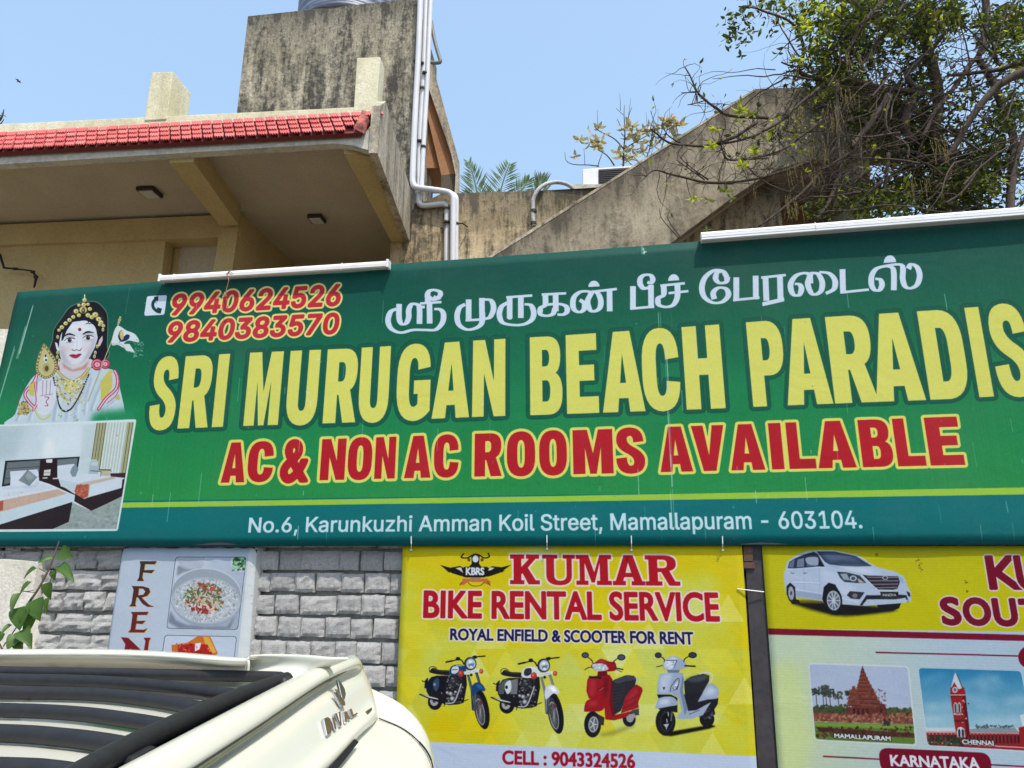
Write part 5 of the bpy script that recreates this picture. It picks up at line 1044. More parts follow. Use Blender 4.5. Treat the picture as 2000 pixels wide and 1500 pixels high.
# posters
sh = draw_bike_poster(); po = thing('bike_rental_poster', 'yellow poster for bike rental with two motorcycles and two scooters, below the banner', 'poster', PP.hit(1120, 1690))
BQ = [(787, 1064.5), (1449, 1065.5), (1492, 1700), (760, 1700)]
sheet_mesh(sh, BQ, m_sign('bike_poster_print', sh.image('bike_poster_print'), .76), lambda u, v, a: .006 * nz(a[0] * 1.6, a[1] * 1.2, 9) + .002 * nz(a[0] * 7, a[1] * 2, 3), 50, 40, .003, 'printed_sheet', po)
bar_frame('frame_bar', PP, [(794, 1072), (1441, 1072), (1482, 1690), (770, 1690)], -.022, .025, po)
sh = draw_tour_poster(); po2 = thing('tour_poster', 'tour service poster with a white family car, a stone temple and a red clock tower', 'poster', PP.hit(1800, 1700))
TQ = [(1488, 1065.5), (2300, 1067), (2360, 1720), (1536, 1720)]
sheet_mesh(sh, TQ, m_sign('tour_poster_print', sh.image('tour_poster_print'), .70), lambda u, v, a: .006 * nz(a[0] * 1.4, a[1] * 1.1, 2) + .002 * nz(a[0] * 6, a[1] * 2, 7), 50, 40, .003, 'printed_sheet', po2)
bar_frame('frame_bar', PP, [(1496, 1073), (2290, 1075), (2350, 1710), (1544, 1710)], -.022, .025, po2)
sh = draw_food_sign(); po3 = thing('food_sign', 'white upright food sign reading FREN with a bowl of rice, on the whitewashed block wall', 'sign', PF.hit(310, 1555))
def wav_f(u, v, a):
    e = max(0, (u - .93) / .07); t = max(0, 1 - v * 22)
    return -.055 * e ** 2 - .02 * t ** 2 + .004 * nz(a[0] * 3, a[1] * 2, 5) + .006 * nz(a[0] * 16, a[1] * 9, 6) * max(0, 1 - v * 8) + .004 * e * nz(a[0] * 8, a[1] * 22, 3)
sheet_mesh(sh, [FTL, FTR, FBR, FBL], m_sign('food_sign_print', sh.image('food_sign_print'), .80), wav_f, 60, 90, .003, 'printed_sheet', po3)
bar_frame('frame_bar', PF, [(246, 1073), (500, 1073), (444, 1550), (176, 1550)], -.03, .03, po3)
b = MB(); b.poly([PF.hit(x, y, -.062) for x, y in ((243, 1070), (505, 1070), (448, 1556), (172, 1556))]); b.build('back_board', M_PLASTIC, po3)
# zip ties
for i, (x, y0, y1) in enumerate(((803, 1047, 1076), (1068, 1045, 1074), (1233, 1046, 1076), (1411, 1047, 1076))):
    b = MB(); b.tube([PB.hit(x, y0, .004), PB.hit(x + .3, (y0 + y1) / 2, .006), PB.hit(x + .5, y1 - 3, -.028)], .0028, 6); b.box(PB.hit(x + .5, y1 - 2, -.026), .010, .008, .009)
    tag(b.build('zip_tie', M_TIE), ['white cable tie at the far left of the yellow poster top', 'white cable tie above the letter U of the yellow poster', 'white cable tie above the last letter of the yellow poster heading', 'white cable tie near the right corner of the yellow poster top'][i], 'cable tie', 'cable ties hanging the yellow poster')
b = MB(); b.tube([PP.hit(1440, 1150, .006), PP.hit(1465, 1153, .02), PP.hit(1492, 1156, .006)], .0032, 6); tag(b.build('zip_tie', M_TIE), 'white cable tie stretched sideways across the dark post between two posters', 'cable tie')

# steel post between the posters
b = MB(); PK = PP.shift(-.012)
b.prism([PK.hit(1452, 1030), PK.hit(1494, 1030), PK.hit(1545, 1720), PK.hit(1494, 1720)], PK.n * -.06)
pst = thing('steel_post', 'dark brown steel post standing between the yellow poster and the tour poster', 'post', PK.hit(1500, 1700))
b.build('post_shaft', M_STEEL, pst)
for x0, x1, y0, y1 in ((1452, 1470, 1068, 1096), (1452, 1474, 1098, 1110)):
    b = MB(); b.prism([PK.hit(x0, y0, .012), PK.hit(x1, y0, .012), PK.hit(x1 + 1, y1, .012), PK.hit(x0 + 1, y1, .012)], PK.n * -.01); b.build('rust_plate', m_simple('rusty_plate', srgb(88, 66, 52), .9, var=.4), pst)

# ------------------------------------------------------------------ tube lights on the banner's top edge
def batten(name, label, p0, p1, half, grooves, mat, caps=True):
    a = PB.hit(*p0, .035); c = PB.hit(*p1, .035); d = (c - a); L = d.length; d.normalize(); n = PB.n; w = n.cross(d).normalized()
    if w.z < 0: w.negate()
    t = thing(name, label, 'tube light', (a + c) / 2)
    prof = [(-.9, -.9), (.6, -1), (1, -.75), (1, .1), (.85, .45), (.45, .9), (-.9, 1)]
    if grooves: prof = [(-.9, -.9), (.7, -1), (1, -.9), (1, -.55), (.8, -.5), (.8, -.42), (.98, -.36), (.98, .15), (.78, .2), (.78, .28), (.9, .34), (.5, .9), (-.9, 1)]
    b = MB(); R_ = [[p + n * (x * half) + w * (y * half) for x, y in prof] for p in (a, c)]; k = len(prof)
    b.add(R_[0] + R_[1], [(i, (i + 1) % k, (i + 1) % k + k, i + k) for i in range(k)] + [tuple(range(k)), tuple(range(2 * k - 1, k - 1, -1))]); body = b.build('batten_body', mat, t)
    if caps:
        for p, s_ in ((a, -1), (c, 1)):
            b = MB(); b.box(p + d * s_ * .006, .016, half * 2.3, half * 2.3, d, n, w); b.build('end_cap', M_PLASTIC, t, bevel=.003)
    for f in ((.06, .81) if not grooves else (.33,)):
        b = MB(); p = a + d * (L * f); b.tube([p + n * half * 1.08 - w * half * 1.1, p + n * half * 1.1, p + n * half * .7 + w * half, p - n * half * .9 + w * half * 1.1], .0022, 5); b.build('fixing_wire', M_TIE, body)
    return t
batten('tube_light', 'narrow white tube light batten above the phone numbers', (317, 545), (757, 517), .025, False, M_PLASTIC2)
batten('tube_light', 'wide ribbed white tube light batten at the right end of the banner', (1369, 464), (2080, 408.5), .030, True, M_PLASTIC, False)
# dried sprig tied to the left batten
spr = thing('dried_sprig', 'dried brown leaf sprig tied to the left tube light, hanging over the phone number', 'sprig', PB.hit(446, 540, .06))
b = MB(); b.tube([PB.hit(x, y, o) for x, y, o in ((450, 528, .06), (444, 534, .065), (447, 548, .065), (442, 566, .06), (441, 580, .055))], .003, 5); b.tube([PB.hit(x, y, .066) for x, y in ((441, 536), (448, 529), (455, 534))], .002, 5); b.build('stem', M_DRY, spr)
for k in range(16):
    x, y = 440 + R.uniform(-5, 7), 570 + k * 2.4; p = PB.hit(x, y, .05 + R.uniform(-.01, .02)); d = Vector((R.uniform(-.6, .6), R.uniform(-.6, .6), R.uniform(-1, -.3))).normalized(); s_ = d.orthogonal().normalized(); L = R.uniform(.012, .024)
    b = MB(); b.add([p, p + d * L * .5 + s_ * L * .28, p + d * L, p + d * L * .5 - s_ * L * .28 + PB.n * .003], [(0, 1, 2), (0, 2, 3)]); b.build('dry_leaf', M_DRY, spr)

# ------------------------------------------------------------------ boundary wall of whitewashed blocks
PWL = PB.shift(-.112)
wall = thing('block_wall', 'old boundary wall of rough whitewashed blocks behind the posters', 'wall', PWL.pt(0, -1.7))
zc0 = PWL.p.z
b = MB(); aL, aR = -5.4, 3.8; P0 = PWL.pt(aL, -zc0, -.03); 
b.prism([PWL.pt(aL, -zc0, -.035), PWL.pt(aR, -zc0, -.035), PWL.pt(aR, 2.05 - zc0, -.035), PWL.pt(aL, 2.05 - zc0, -.035)], PWL.n * -.2); b.build('mortar_bed', M_MORTAR, wall)
def block_mesh(seed, wob):
    rs = random.Random(seed); nx, ny = 7, 5; rows = []
    for j in range(ny + 1):
        r_ = []
        for i in range(nx + 1):
            u = i / nx * 2 - 1; v = j / ny * 2 - 1; e = max(abs(u) ** 6, abs(v) ** 6)
            n_ = mnoise.noise(Vector((u * 1.7 + seed * 3.1, v * 1.7, seed))) * wob
            x = u * .5 * (1 + (.02 + .03 * mnoise.noise(Vector((v * 2, seed, 1)))) * (abs(u) > .9)); z = v * .5 + .05 * (abs(v) > .9) * mnoise.noise(Vector((u * 2.2, seed, 4)))
            r_.append(Vector((x, -(.026 + n_ * .009 - e * .012), z)))
        rows.append(r_)
    b = MB(); b.grid(rows); per = [(0, i) for i in range(nx + 1)] + [(j, nx) for j in range(1, ny + 1)] + [(ny, i) for i in range(nx - 1, -1, -1)] + [(j, 0) for j in range(ny - 1, 0, -1)]
    k = len(b.v); ring = [rows[j][i] for j, i in per]; b.v += [(p.x, .03, p.z) for p in ring]; n = len(per); ids = [j * (nx + 1) + i for j, i in per]
    for q in range(n): b.f.append((ids[q], ids[(q + 1) % n], k + (q + 1) % n, k + q)); b.m.append(0)
    return b.mesh('block_shape', M_BRICK, smooth=False)
BL = [block_mesh(s_, 1.0) for s_ in range(8)] + [block_mesh(s_ + 20, 2.0) for s_ in range(6)]
course = .1325; ux = PWL.u; yawz = math.atan2(ux.y, ux.x)
visL = (PWL.st(PWL.hit(-140, 1180))[0], PWL.st(PWL.hit(270, 1180))[0]); visR = (PWL.st(PWL.hit(470, 1180))[0], PWL.st(PWL.hit(830, 1180))[0])
ztop = PWL.hit(650, 1073).z; rest = []; cnt = 0
for r_ in range(-3, 13):
    zb = ztop - (r_ + 1) * course; zcn = zb + course / 2
    if zb < .02: continue
    x = aL + R.uniform(0, .1)
    while x < aR - .2:
        left = x < (visL[1] + visR[0]) / 2; w = R.choice((.15, .22, .27, .2) if left else (.13, .15, .155, .16, .24)); cx = x + w / 2
        p = PWL.pt(cx, zcn - zc0 + R.uniform(-.004, .004), 0); hgt = course * (R.uniform(.80, .92) if left else R.uniform(.80, .89)); me = R.choice(BL[8:] if left else BL[:8])
        sc = (w * (R.uniform(.93, 1.0)), R.uniform(.8, 1.5) if left else R.uniform(.8, 1.15), hgt); rot = (R.uniform(-.03, .03), R.uniform(-.025, .025) * (2 if left else 1), yawz + R.uniform(-.03, .03))
        if r_ >= 0 and r_ < 9 and (visL[0] < cx < visL[1] or visR[0] < cx < visR[1]):
            o = obj('block', me); o.location = p; o.scale = sc; o.rotation_euler = rot; fixp(o, wall); cnt += 1
        else: rest.append((me, p, sc, rot))
        x += w + R.uniform(.0, .012)
b = MB()
from mathutils import Euler
for me, p, sc, rot in rest:
    Mx = Matrix.LocRotScale(p, Euler(rot), Vector(sc)); b.add([Mx @ v.co for v in me.vertices], [tuple(f.vertices) for f in me.polygons])
o = b.build('hidden_blocks', M_BRICK, wall, recalc=False); o['kind'] = 'stuff'
# plastered pier at the left with a grey coping slab behind
pr = thing('plastered_pier', 'pale lime plastered pier behind the climbing plant at the left', 'pier', PWL.hit(20, 1300, .1))
b = MB(); b.prism([PWL.hit(x, y, .09) for x, y in ((-160, 1090), (8, 1092), (74, 1098), (60, 1180), (54, 1280), (30, 1600), (-200, 1600))], PWL.n * -.24); b.build('pier_body', M_PLASTER, pr)
sl = MB(); sl.prism([PWL.hit(x, y, -.015) for x, y in ((-160, 1040), (84, 1040), (84, 1094), (-160, 1090))], PWL.n * -.1); sl.build('coping_slab', M_GREYSLAB, pr)
b = MB(); b.prism([PWL.hit(x, y, .0) for x, y in ((12, 1040), (40, 1040), (39, 1094), (10, 1092))], PWL.n * -.012); b.build('coping_strip', M_PLASTER, pr)
b = MB(); b.prism([PWL.hit(x, y, .0) for x, y in ((5, 1040), (12, 1040), (10, 1092), (3, 1092))], PWL.n * -.012); b.build('dark_joint', M_GAP, pr)
# neighbour's pale wall seen past the banner's left edge
b = MB(); q = vplane(0, 660, 5.6, 5); b.prism([q.hit(x, y) for x, y in ((-260, 636), (16, 643), (12, 1525), (-300, 1525))], q.n * -.2)
tag(b.build('neighbour_wall', M_PLASTER), 'pale plastered wall corner past the left edge of the banner', 'wall')
# ------------------------------------------------------------------ the house behind
HF = vplane(325, 300, 7.0, 5.0); HT = HF.shift(-.32)
Zb = HF.hit(325, 303).z; Zc = Zb + .30
ybk = atz(200, 424, Zc); HB = vplane(200, 424, ybk.y, 5.0)          # back wall of the balcony, left bay
pb2 = atz(800, 472, Zb); HW = Plane(pb2, HF.n)                       # tower front and rear wall start here
house = thing('house', 'cream house with a deep concrete eave, red tiled edge and weathered tower', 'house', (HF.hit(325, 300).x, 7.5, 0))
def part(name, mat, *prs, parent=house, bevel=0, smooth=False, label=None):
    b = MB()
    for pts, ext in prs: b.prism(pts, ext)
    o = b.build(name, mat, parent, smooth, bevel)
    if label: o['label'] = label
    return o
back = -HF.n
# front edge of the roof slab
part('fascia', M_FASCIA, ([HF.hit(x, y, -.05) for x, y in ((-160, 306), (738, 254), (738, 299), (690, 284), (655, 280), (-160, 331))], back * .11))
part('front_beam', M_CREAM, ([HF.hit(x, y, -.163) for x, y in ((-160, 306), (730, 254), (730, 293), (690, 280), (655, 276), (-160, 328))], back * .12))
# parapet, its top and the two stub columns
zt = HT.hit(400, 219).z
A_ = HT.hit(-160, 250); B_ = HT.hit(737, 207)
part('parapet', M_CREAMW, ([A_, B_, HT.hit(737, 250), HT.hit(-160, 290)], back * .14), bevel=.008)
def stub(x0t, x1t, yt, x0b, x1b, yb, dep):
    p = [HT.hit(x0t, yt, .012), HT.hit(x1t, yt - 1, .012), HT.hit(x1b, yb - 3, .012), HT.hit(x0b, yb, .012)]
    return ([p[0], p[1], p[2], p[3]], back * dep)
part('stub_column', M_CREAMW, stub(296, 338, 141, 281, 325, 236, .42), bevel=.01); part('stub_column', M_CREAMW, stub(697, 743, 112.5, 690, 734, 222, .20), bevel=.01)
# deck slab behind the parapet
part('roof_deck', M_FASCIA, ([Vector((HF.hit(-160, 300, -.3).x - 1, HF.hit(-160, 300, -.3).y, Zc + .006)), Vector((HF.hit(730, 300, -.3).x, HF.hit(730, 300, -.3).y, Zc + .006)), Vector((pb2.x - .02, pb2.y, Zc + .006)), Vector((A_.x - 1, pb2.y + .5, Zc + .006))], Vector((0, 0, .10))))
# tiles
HS = HF.shift(-.14); ta, tb_ = HS.hit(-60, 263, .0), HS.hit(724, 219, .0); ba, bb = HF.hit(-60, 296, .05), HF.hit(692, 255, .05)
udir = (bb - ba).normalized(); vt = ((ba + bb) / 2 - (ta + tb_) / 2); vh = (vt - udir * vt.dot(udir)); VH = vh.length; vdir = vh.normalized(); nrm = udir.cross(vdir).normalized()
if nrm.z < 0: nrm.negate()
uL = (ta - ta).dot(udir); 
NC = 36; Lw = (bb - ba).length; tw = Lw / NC; rows_ = 4; rh = VH / rows_
org = ta + (-(ta - ba).dot(udir)) * udir * 0
b0 = ba - vdir * VH
b = MB(); b.prism([b0 - nrm * .03, b0 + udir * (Lw + .18) - nrm * .03, bb + udir * .06 - nrm * .03, ba - nrm * .03], nrm * -.05); tiles = b.build('tile_edge', M_TILEBED, house)
def tile_mesh():
    pts = [(0.03, -.12), (.97, -.12), (.97, .95)]; t = []
    teeth = [(.985, .80), (.86, 1.16), (.72, .84), (.60, 1.17), (.47, .84), (.35, 1.16), (.2, .84), (.1, 1.1), (.015, .80)]
    P = [(.07, -.12), (.93, -.12)] + [(.07 + .86 * u, v * (1.0 if v < 1 else 1.1)) for u, v in teeth]; b = MB(); top = []; bot = []
    for u, v in P:
        h = .006 + .020 * max(0, v); x_ = (u + v / 3) * tw; top.append(Vector((x_, v * rh, h))); bot.append(Vector((x_, v * rh, h - .016)))
    n = len(P); b.add(top + bot, [tuple(range(n)), tuple(range(2 * n - 1, n - 1, -1))] + [(i, (i + 1) % n, (i + 1) % n + n, i + n) for i in range(n)])
    for u in (.22, .47, .72):     # raised ribs
        k_ = tw / 3; b.add([Vector((u * tw - .008, 0, .006)), Vector((u * tw + .008, 0, .006)), Vector((u * tw + k_ + .008, rh * 1.0, .018)), Vector((u * tw + k_ - .008, rh * 1.0, .018)), Vector((u * tw, 0, .016)), Vector((u * tw + k_, rh * 1.05, .03))],
              [(0, 4, 5, 3), (4, 1, 2, 5), (3, 5, 2), (0, 1, 4)])
    return b.mesh('tile_shape', M_TILE)
TM = tile_mesh(); rotm = Matrix((udir, vdir, nrm)).transposed().to_4x4()
for j in range(rows_):
    for i in range(-3, NC + 2):
        off = (i + j / 3.0) * tw
        if j >= 1 and i >= NC + 1 - j: continue
        o = obj('tile', TM); o.matrix_world = Matrix.Translation(b0 + udir * off + vdir * (rh * j) + nrm * R.uniform(-.003, .003)) @ rotm
        m0 = o.matrix_world.copy(); o.parent = tiles; o.matrix_parent_inverse = Matrix.Identity(4); o.matrix_basis = m0
b = MB(); e0 = bb + nrm * .0
b.add([b0 + udir * (Lw + .02) + nrm * .03, b0 + udir * (Lw + .13) - nrm * .01, bb + udir * .11 - nrm * .05, bb + udir * .0 + nrm * .03, bb + udir * .1 - vdir * rh * 1.5 + nrm * .03], [(0, 1, 4), (1, 2, 4), (2, 3, 4), (3, 0, 4)]); b.build('mortar_patch', m_weather('red_mortar', srgb(176, 84, 74), srgb(50, 36, 34), srgb(196, 110, 98), .9, (7, 7, 5), lo=.42, hi=.6), tiles)
# soffit and beams
ceil_pts = [atz(-160, 326, Zc), atz(735, 290, Zc), Vector((pb2.x, pb2.y + .02, Zc)), atz(575, 513, Zc), Vector((HB.hit(-300, 430).x, HB.hit(-300, 430).y, Zc))]
ceil_pts = [Vector((HF.hit(-160, 300).x - 1, HF.hit(-160, 300, -.2).y, Zc)), Vector((HF.hit(730, 300).x, HF.hit(730, 300, -.2).y, Zc)), Vector((pb2.x - .1, pb2.y + 1.6, Zc)), Vector((HB.hit(-160, 430).x - 1.5, pb2.y + 2.2, Zc))]
part('ceiling', M_SOFFIT, (ceil_pts, Vector((0, 0, .005))))
mb = [atz(331, 318, Zb), atz(378, 316, Zb), atz(466, 440, Zb), atz(430, 441, Zb)]
part('cross_beam', M_CREAM, (mb, Vector((0, 0, .298))))
eb = [atz(655, 281, Zb + .01), atz(736, 300, Zb), Vector((pb2.x, pb2.y, Zb)), atz(765, 473, Zb)]
part('edge_beam', M_CREAM, ([atz(672, 300, Zb), atz(726, 306, Zb) - Vector((.012, 0, 0)), eb[2] - Vector((.012, 0, 0)), eb[3]], Vector((0, 0, .295))))
sa = HF.hit(737, 299, -.002); sa2 = Vector((sa.x, sa.y, zt)); 
part('side_parapet', M_SIDE, ([Vector((sa.x, sa.y, sa.z)), Vector((pb2.x, pb2.y, Zb - .002)), Vector((pb2.x, pb2.y, zt)), sa2 + Vector((0, .31, 0)), Vector((sa.x, sa.y + .02, zt - .28))], Vector((-.10, 0, 0))))
# back wall of the left bay with beam, niche and column
part('back_beam', M_CREAM, ([HB.hit(-300, 452), HB.hit(470, 418), HB.hit(470, 461), HB.hit(-300, 489)], back * .3))
n1 = HB.shift(-.07)
part('back_wall', M_CREAM, ([n1.hit(-300, 480), n1.hit(325, 455), n1.hit(313, 560), n1.hit(240, 2300), n1.hit(-300, 2300)], back * .2), ([n1.hit(325, 450), n1.hit(440, 444), n1.hit(440, 464), n1.hit(322, 471)], back * .2))
n2 = HB.shift(-.32)
part('niche_wall', M_CREAM, ([n2.hit(318, 440), n2.hit(450, 440), n2.hit(440, 700), n2.hit(300, 700)], back * .1))
part('niche_panel', M_SOFFIT, ([n2.hit(354, 478, .02), n2.hit(440, 474, .02), n2.hit(430, 600, .02), n2.hit(340, 600, .02)], back * .018))
c1 = HB.shift(.03); cp1 = c1.hit(466, 441)
part('column', M_CREAM, ([c1.hit(430, 441), cp1, c1.hit(440, 620), c1.hit(403, 620)], back * .33))
P1 = HB.hit(466, 441, .0); P2 = atz(574, 514, Zc)
part('inner_wall', M_CREAM, ([Vector((P1.x - .015, P1.y, Zc)), Vector((P2.x, P2.y, Zc)), Vector((P2.x, P2.y, 0)), Vector((P1.x - .015, P1.y, 0))], Vector((-.2, 0, 0))))
HB2 = Plane(P2, HF.n)
part('inner_back_wall', M_CREAM, ([Vector((P2.x, P2.y, Zc)), Vector((pb2.x, P2.y - .15, Zc)), Vector((pb2.x, P2.y - .15, 0)), Vector((P2.x, P2.y, 0))], back * .2))
# lamps
def lamp(cx, cy, w, label):
    c = atz(cx, cy, Zc - .004); t = thing('ceiling_lamp', label, 'ceiling lamp', c, 'square ceiling lamps'); L = w
    u = HF.u; v = Vector((-u.y, u.x, 0))
    b = MB(); b.box(c - Vector((0, 0, .03)), L, L, .055, u, v); lf = b.build('lamp_frame', M_WOODLAMP, t, bevel=.01)
    b = MB(); b.box(c - Vector((0, 0, .062)), L * .78, L * .78, .02, u, v); b.build('lamp_diffuser', M_DIFF, lf, bevel=.006)
lamp(293, 372, .25, 'square ceiling lamp in the left bay of the eave'); lamp(619, 424, .22, 'square ceiling lamp in the right bay of the eave')
# sagging cable at the left
b = MB(); b.tube([HB.hit(x, y, o) for x, y, o in ((-40, 470, .1), (0, 498, .1), (8, 523, .1), (40, 526, .05), (62, 529, .05), (71, 540, .05), (68, 556, .05), (66, 562, .05))], [.022, .02, .018, .013, .014, .02, .016, .01], 7)
for x, y in ((30, 525), (64, 531), (70, 541)): b.box(HB.hit(x, y, .06), .05, .03, .035)
tag(b.build('wall_cable', M_CABLE), 'thick black cable with a frayed end hanging on the cream back wall at the left', 'cable')
# tower
tl = HW.hit(484, 31, .0); tr = HW.hit(812, -4, .0); ztop_ = (tl.z + tr.z) / 2
wl = HW.hit(473, 124); wr = HW.hit(808.5, 140)
part('tower_wall', M_TOWER, ([Vector((wl.x, wl.y, tl.z)), Vector((wr.x, wr.y, tr.z)), Vector((wr.x, wr.y, Zc + .1)), Vector((wl.x, wl.y, Zc + .1))], back * 1.7), bevel=.012)
zta = (tl.z + tr.z) / 2
def corner_strip():
    b = MB(); p = Vector((wr.x, wr.y, 0)); s = Vector((.0035, 0, 0)); b.prism([p + s + Vector((0, .01, 0)), p + s + Vector((0, 1.6, 0)), p + s + Vector((0, 1.6, zta - .05)), p + s + Vector((0, .01, zta - .05))], Vector((-.003, 0, 0))); return b.build('tower_side', M_REAR, house)
corner_strip()
# tank
tc = HW.pt(*HW.st(HW.hit(655, 60))) ; tcx = HW.hit(657, 40).x; tcy = HW.p.y + 1.0; r0 = .92
tank = thing('water_tank', 'grey ribbed plastic water tank on top of the tower', 'tank', (tcx, tcy, zta))
prof = [(0, .02), (r0 * .98, .02), (r0, .1)]
for k in range(9): z = .1 + k * .16; prof += [(r0, z), (r0 * 1.02, z + .03), (r0 * 1.02, z + .06), (r0, z + .09)]
prof += [(r0, 1.6), (r0 * .7, 1.85), (.25, 1.95), (.25, 2.02), (0, 2.02)]
b = MB(); ns = 40; b.add([Vector((tcx + r * math.cos(2 * math.pi * k / ns), tcy + r * math.sin(2 * math.pi * k / ns), zta + .0 + z)) for r, z in prof for k in range(ns)], [(i * ns + k, i * ns + (k + 1) % ns, (i + 1) * ns + (k + 1) % ns, (i + 1) * ns + k) for i in range(len(prof) - 1) for k in range(ns)]); b.build('tank_shell', M_TANK, tank, smooth=True)
# stair canopy on the tower's right side
Q1 = vplane(860, 300, HW.p.y + .95, 5.0); Q2 = Q1.shift(-1.1)
can = thing('stair_canopy', 'narrow sloping concrete stair canopy with orange underside beside the tower', 'canopy', (Q1.hit(890, 380).x, Q1.p.y, Q1.hit(890, 380).z))
def cpart(name, mat, pts, ext): b = MB(); b.prism(pts, ext); return b.build(name, mat, can)
cpart('canopy_edge', M_SIDE, [Q1.hit(x, y) for x, y in ((836, 100), (843, 120), (896, 313), (896, 378), (888, 378), (890, 340), (881, 300), (838, 174))], back * .09)
cpart('canopy_beam', M_ORANGE, [Q1.hit(x, y, -.095) for x, y in ((826, 150), (838, 174), (881, 300), (889, 340), (862, 342), (826, 190))], back * .10)
cpart('canopy_post', M_REAR, [Q1.hit(x, y, -.093) for x, y in ((862, 342), (889, 341), (888, 379), (861, 372))], back * .25)
cpart('canopy_soffit', M_ORANGE, [Q1.hit(836, 172, -.2), Q1.hit(884, 328, -.2), Q1.hit(884, 328, -.2) + Vector((-1.5, 0, 0)), Q1.hit(836, 172, -.2) + Vector((-1.3, 0, 0))], Vector((0, .9, .02)))
cpart('canopy_wall', M_ORANGE, [Q2.hit(x, y) for x, y in ((800, 130), (836, 180), (868, 300), (868, 361), (800, 361))], back * .1)
# rear wall
RW = Plane(HW.pt(0, 0), HF.n)
rwall = thing('rear_wall', 'buff rendered parapet wall with black rain streaks between the tower and the stair', 'wall', (RW.hit(1000, 500).x, RW.hit(1000, 500).y, 0))
q0 = RW.hit(763, 470, -.01); q1 = RW.hit(1260, 362, -.01); zr = RW.hit(1040, 373).z
top = [RW.hit(x, y, -.01) for x, y in ((806, 398), (830, 394), (862, 378), (890, 377.5), (980, 374.5), (1060, 372), (1150, 367), (1260, 360))]
b = MB(); pts = [Vector((RW.hit(763, 474, -.01).x, RW.hit(763, 474, -.01).y, Zb - .001)), Vector((pb2.x + .02, RW.hit(806, 474, -.01).y, Zb - .001))] + top + [Vector((q1.x + 2, q1.y, top[-1].z)), Vector((q1.x + 2, q1.y, 0)), Vector((q0.x, q0.y, 0))]
b.prism(pts, back * .22); b.build('wall_body', M_REAR, rwall)
# pipes
WP = Plane(Vector((wr.x, wr.y, 0)), HF.n)
pipes = thing('water_pipes', 'three white plastic water pipes running down the tower corner and across to the rear wall', 'pipes', WP.hit(860, 500, .1))
def pipe(pts, rpx, off, mat=M_PVC, name='pipe', sm=4):
    P = [tuple(WP.hit(x, y, off + (o[0] if o else 0))) for x, y, *o in pts]; P = [Vector(p) for p in spline(P, sm)]; r = rpx / FPX * ((P[0] - CAM).length)
    b = MB(); b.tube(P, r, 10); o = b.build(name, mat, pipes, smooth=True); return P, r
for pts, rpx, off in (([(822, -40), (820, 30), (817, 110), (812, 200), (808, 290), (806, 345), (806.5, 356), (810, 364), (818, 367), (845, 370.5), (868, 374), (878, 377), (884, 384), (885.5, 396), (885, 450), (884, 560)], 4.6, .16),
                      ([(833, -40), (831, 40), (827, 150), (820, 268), (818.5, 330), (818, 384), (818, 394), (822, 400), (832, 401.5), (862, 398.5), (869, 399), (873, 405), (873, 420), (872.5, 460), (872, 560)], 4.2, .06),
                      ([(843, -40), (839, 50), (835, 150), (829, 251), (825, 330), (824, 366), (830, 370), (868, 374), (884, 379), (890, 385), (891.5, 396), (891, 450), (890.5, 560)], 3.7, .09)): pipe(pts, rpx, off)
pipe([(842, 40), (848, 76), (858, 112), (860, 119), (856, 122.5), (840, 122)], 3.2, .05, M_PVCD, 'overflow_pipe', 5)
for x, y, w in ((814.5, 119, 6.5), (809, 265, 6.0), (823, 124, 5), (830, 143, 5), (819, 276, 5), (826.5, 287, 5), (806.5, 304, 5.4), (806, 345, 5.4), (872.5, 434, 5.4), (885, 436, 5.6), (891, 437, 4.8), (885.5, 396, 5.4), (873, 405, 5.2), (824, 171, 4.6)):
    b = MB(); c = WP.hit(x, y, .10 if x < 850 else .1); k = (c - CAM).length / FPX; b.tube([c - Vector((0, 0, .018)), c + Vector((0, 0, .018))], w * k, 10); b.build('pipe_clamp', M_STRAP if y not in (396, 405, 171) else M_PVCD, pipes, smooth=True)
for a_, c_ in (((861, 446), (870, 436)), ((893, 437), (913, 443))):
    b = MB(); b.tube([WP.hit(*a_, .02), WP.hit((a_[0] + c_[0]) / 2, a_[1] - 1, .14), WP.hit(*c_, .12 if a_[0] < 880 else .02)], .012, 6); b.build('clamp_rod', M_STRAP, pipes)
# looped conduit on the rear wall
b = MB(); P = spline([tuple(RW.hit(x, y, o)) for x, y, o in ((1043, 442, .04), (1041, 425, .04), (1041, 405, .04), (1042, 388, .05), (1051, 371, .05), (1066, 360, 0), (1084, 356, -.1), (1102, 358, -.16), (1116, 365, -.2), (1124, 374, -.22))], 5)
cd = thing('looped_conduit', 'grey flexible conduit looping over the top of the rear wall', 'conduit', RW.hit(1043, 440, .04))
b.tube([Vector(p) for p in P], .032, 9); b.build('conduit_tube', m_simple('grey_conduit', srgb(170, 168, 164), .6, var=.25, ns=16), cd, smooth=True)
for x, y in ((1042.5, 412), (1042, 436)): b = MB(); c = RW.hit(x, y, .04); b.tube([c - Vector((0, 0, .02)), c + Vector((0, 0, .02))], .045, 9); b.build('conduit_clamp', M_STRAP, cd)
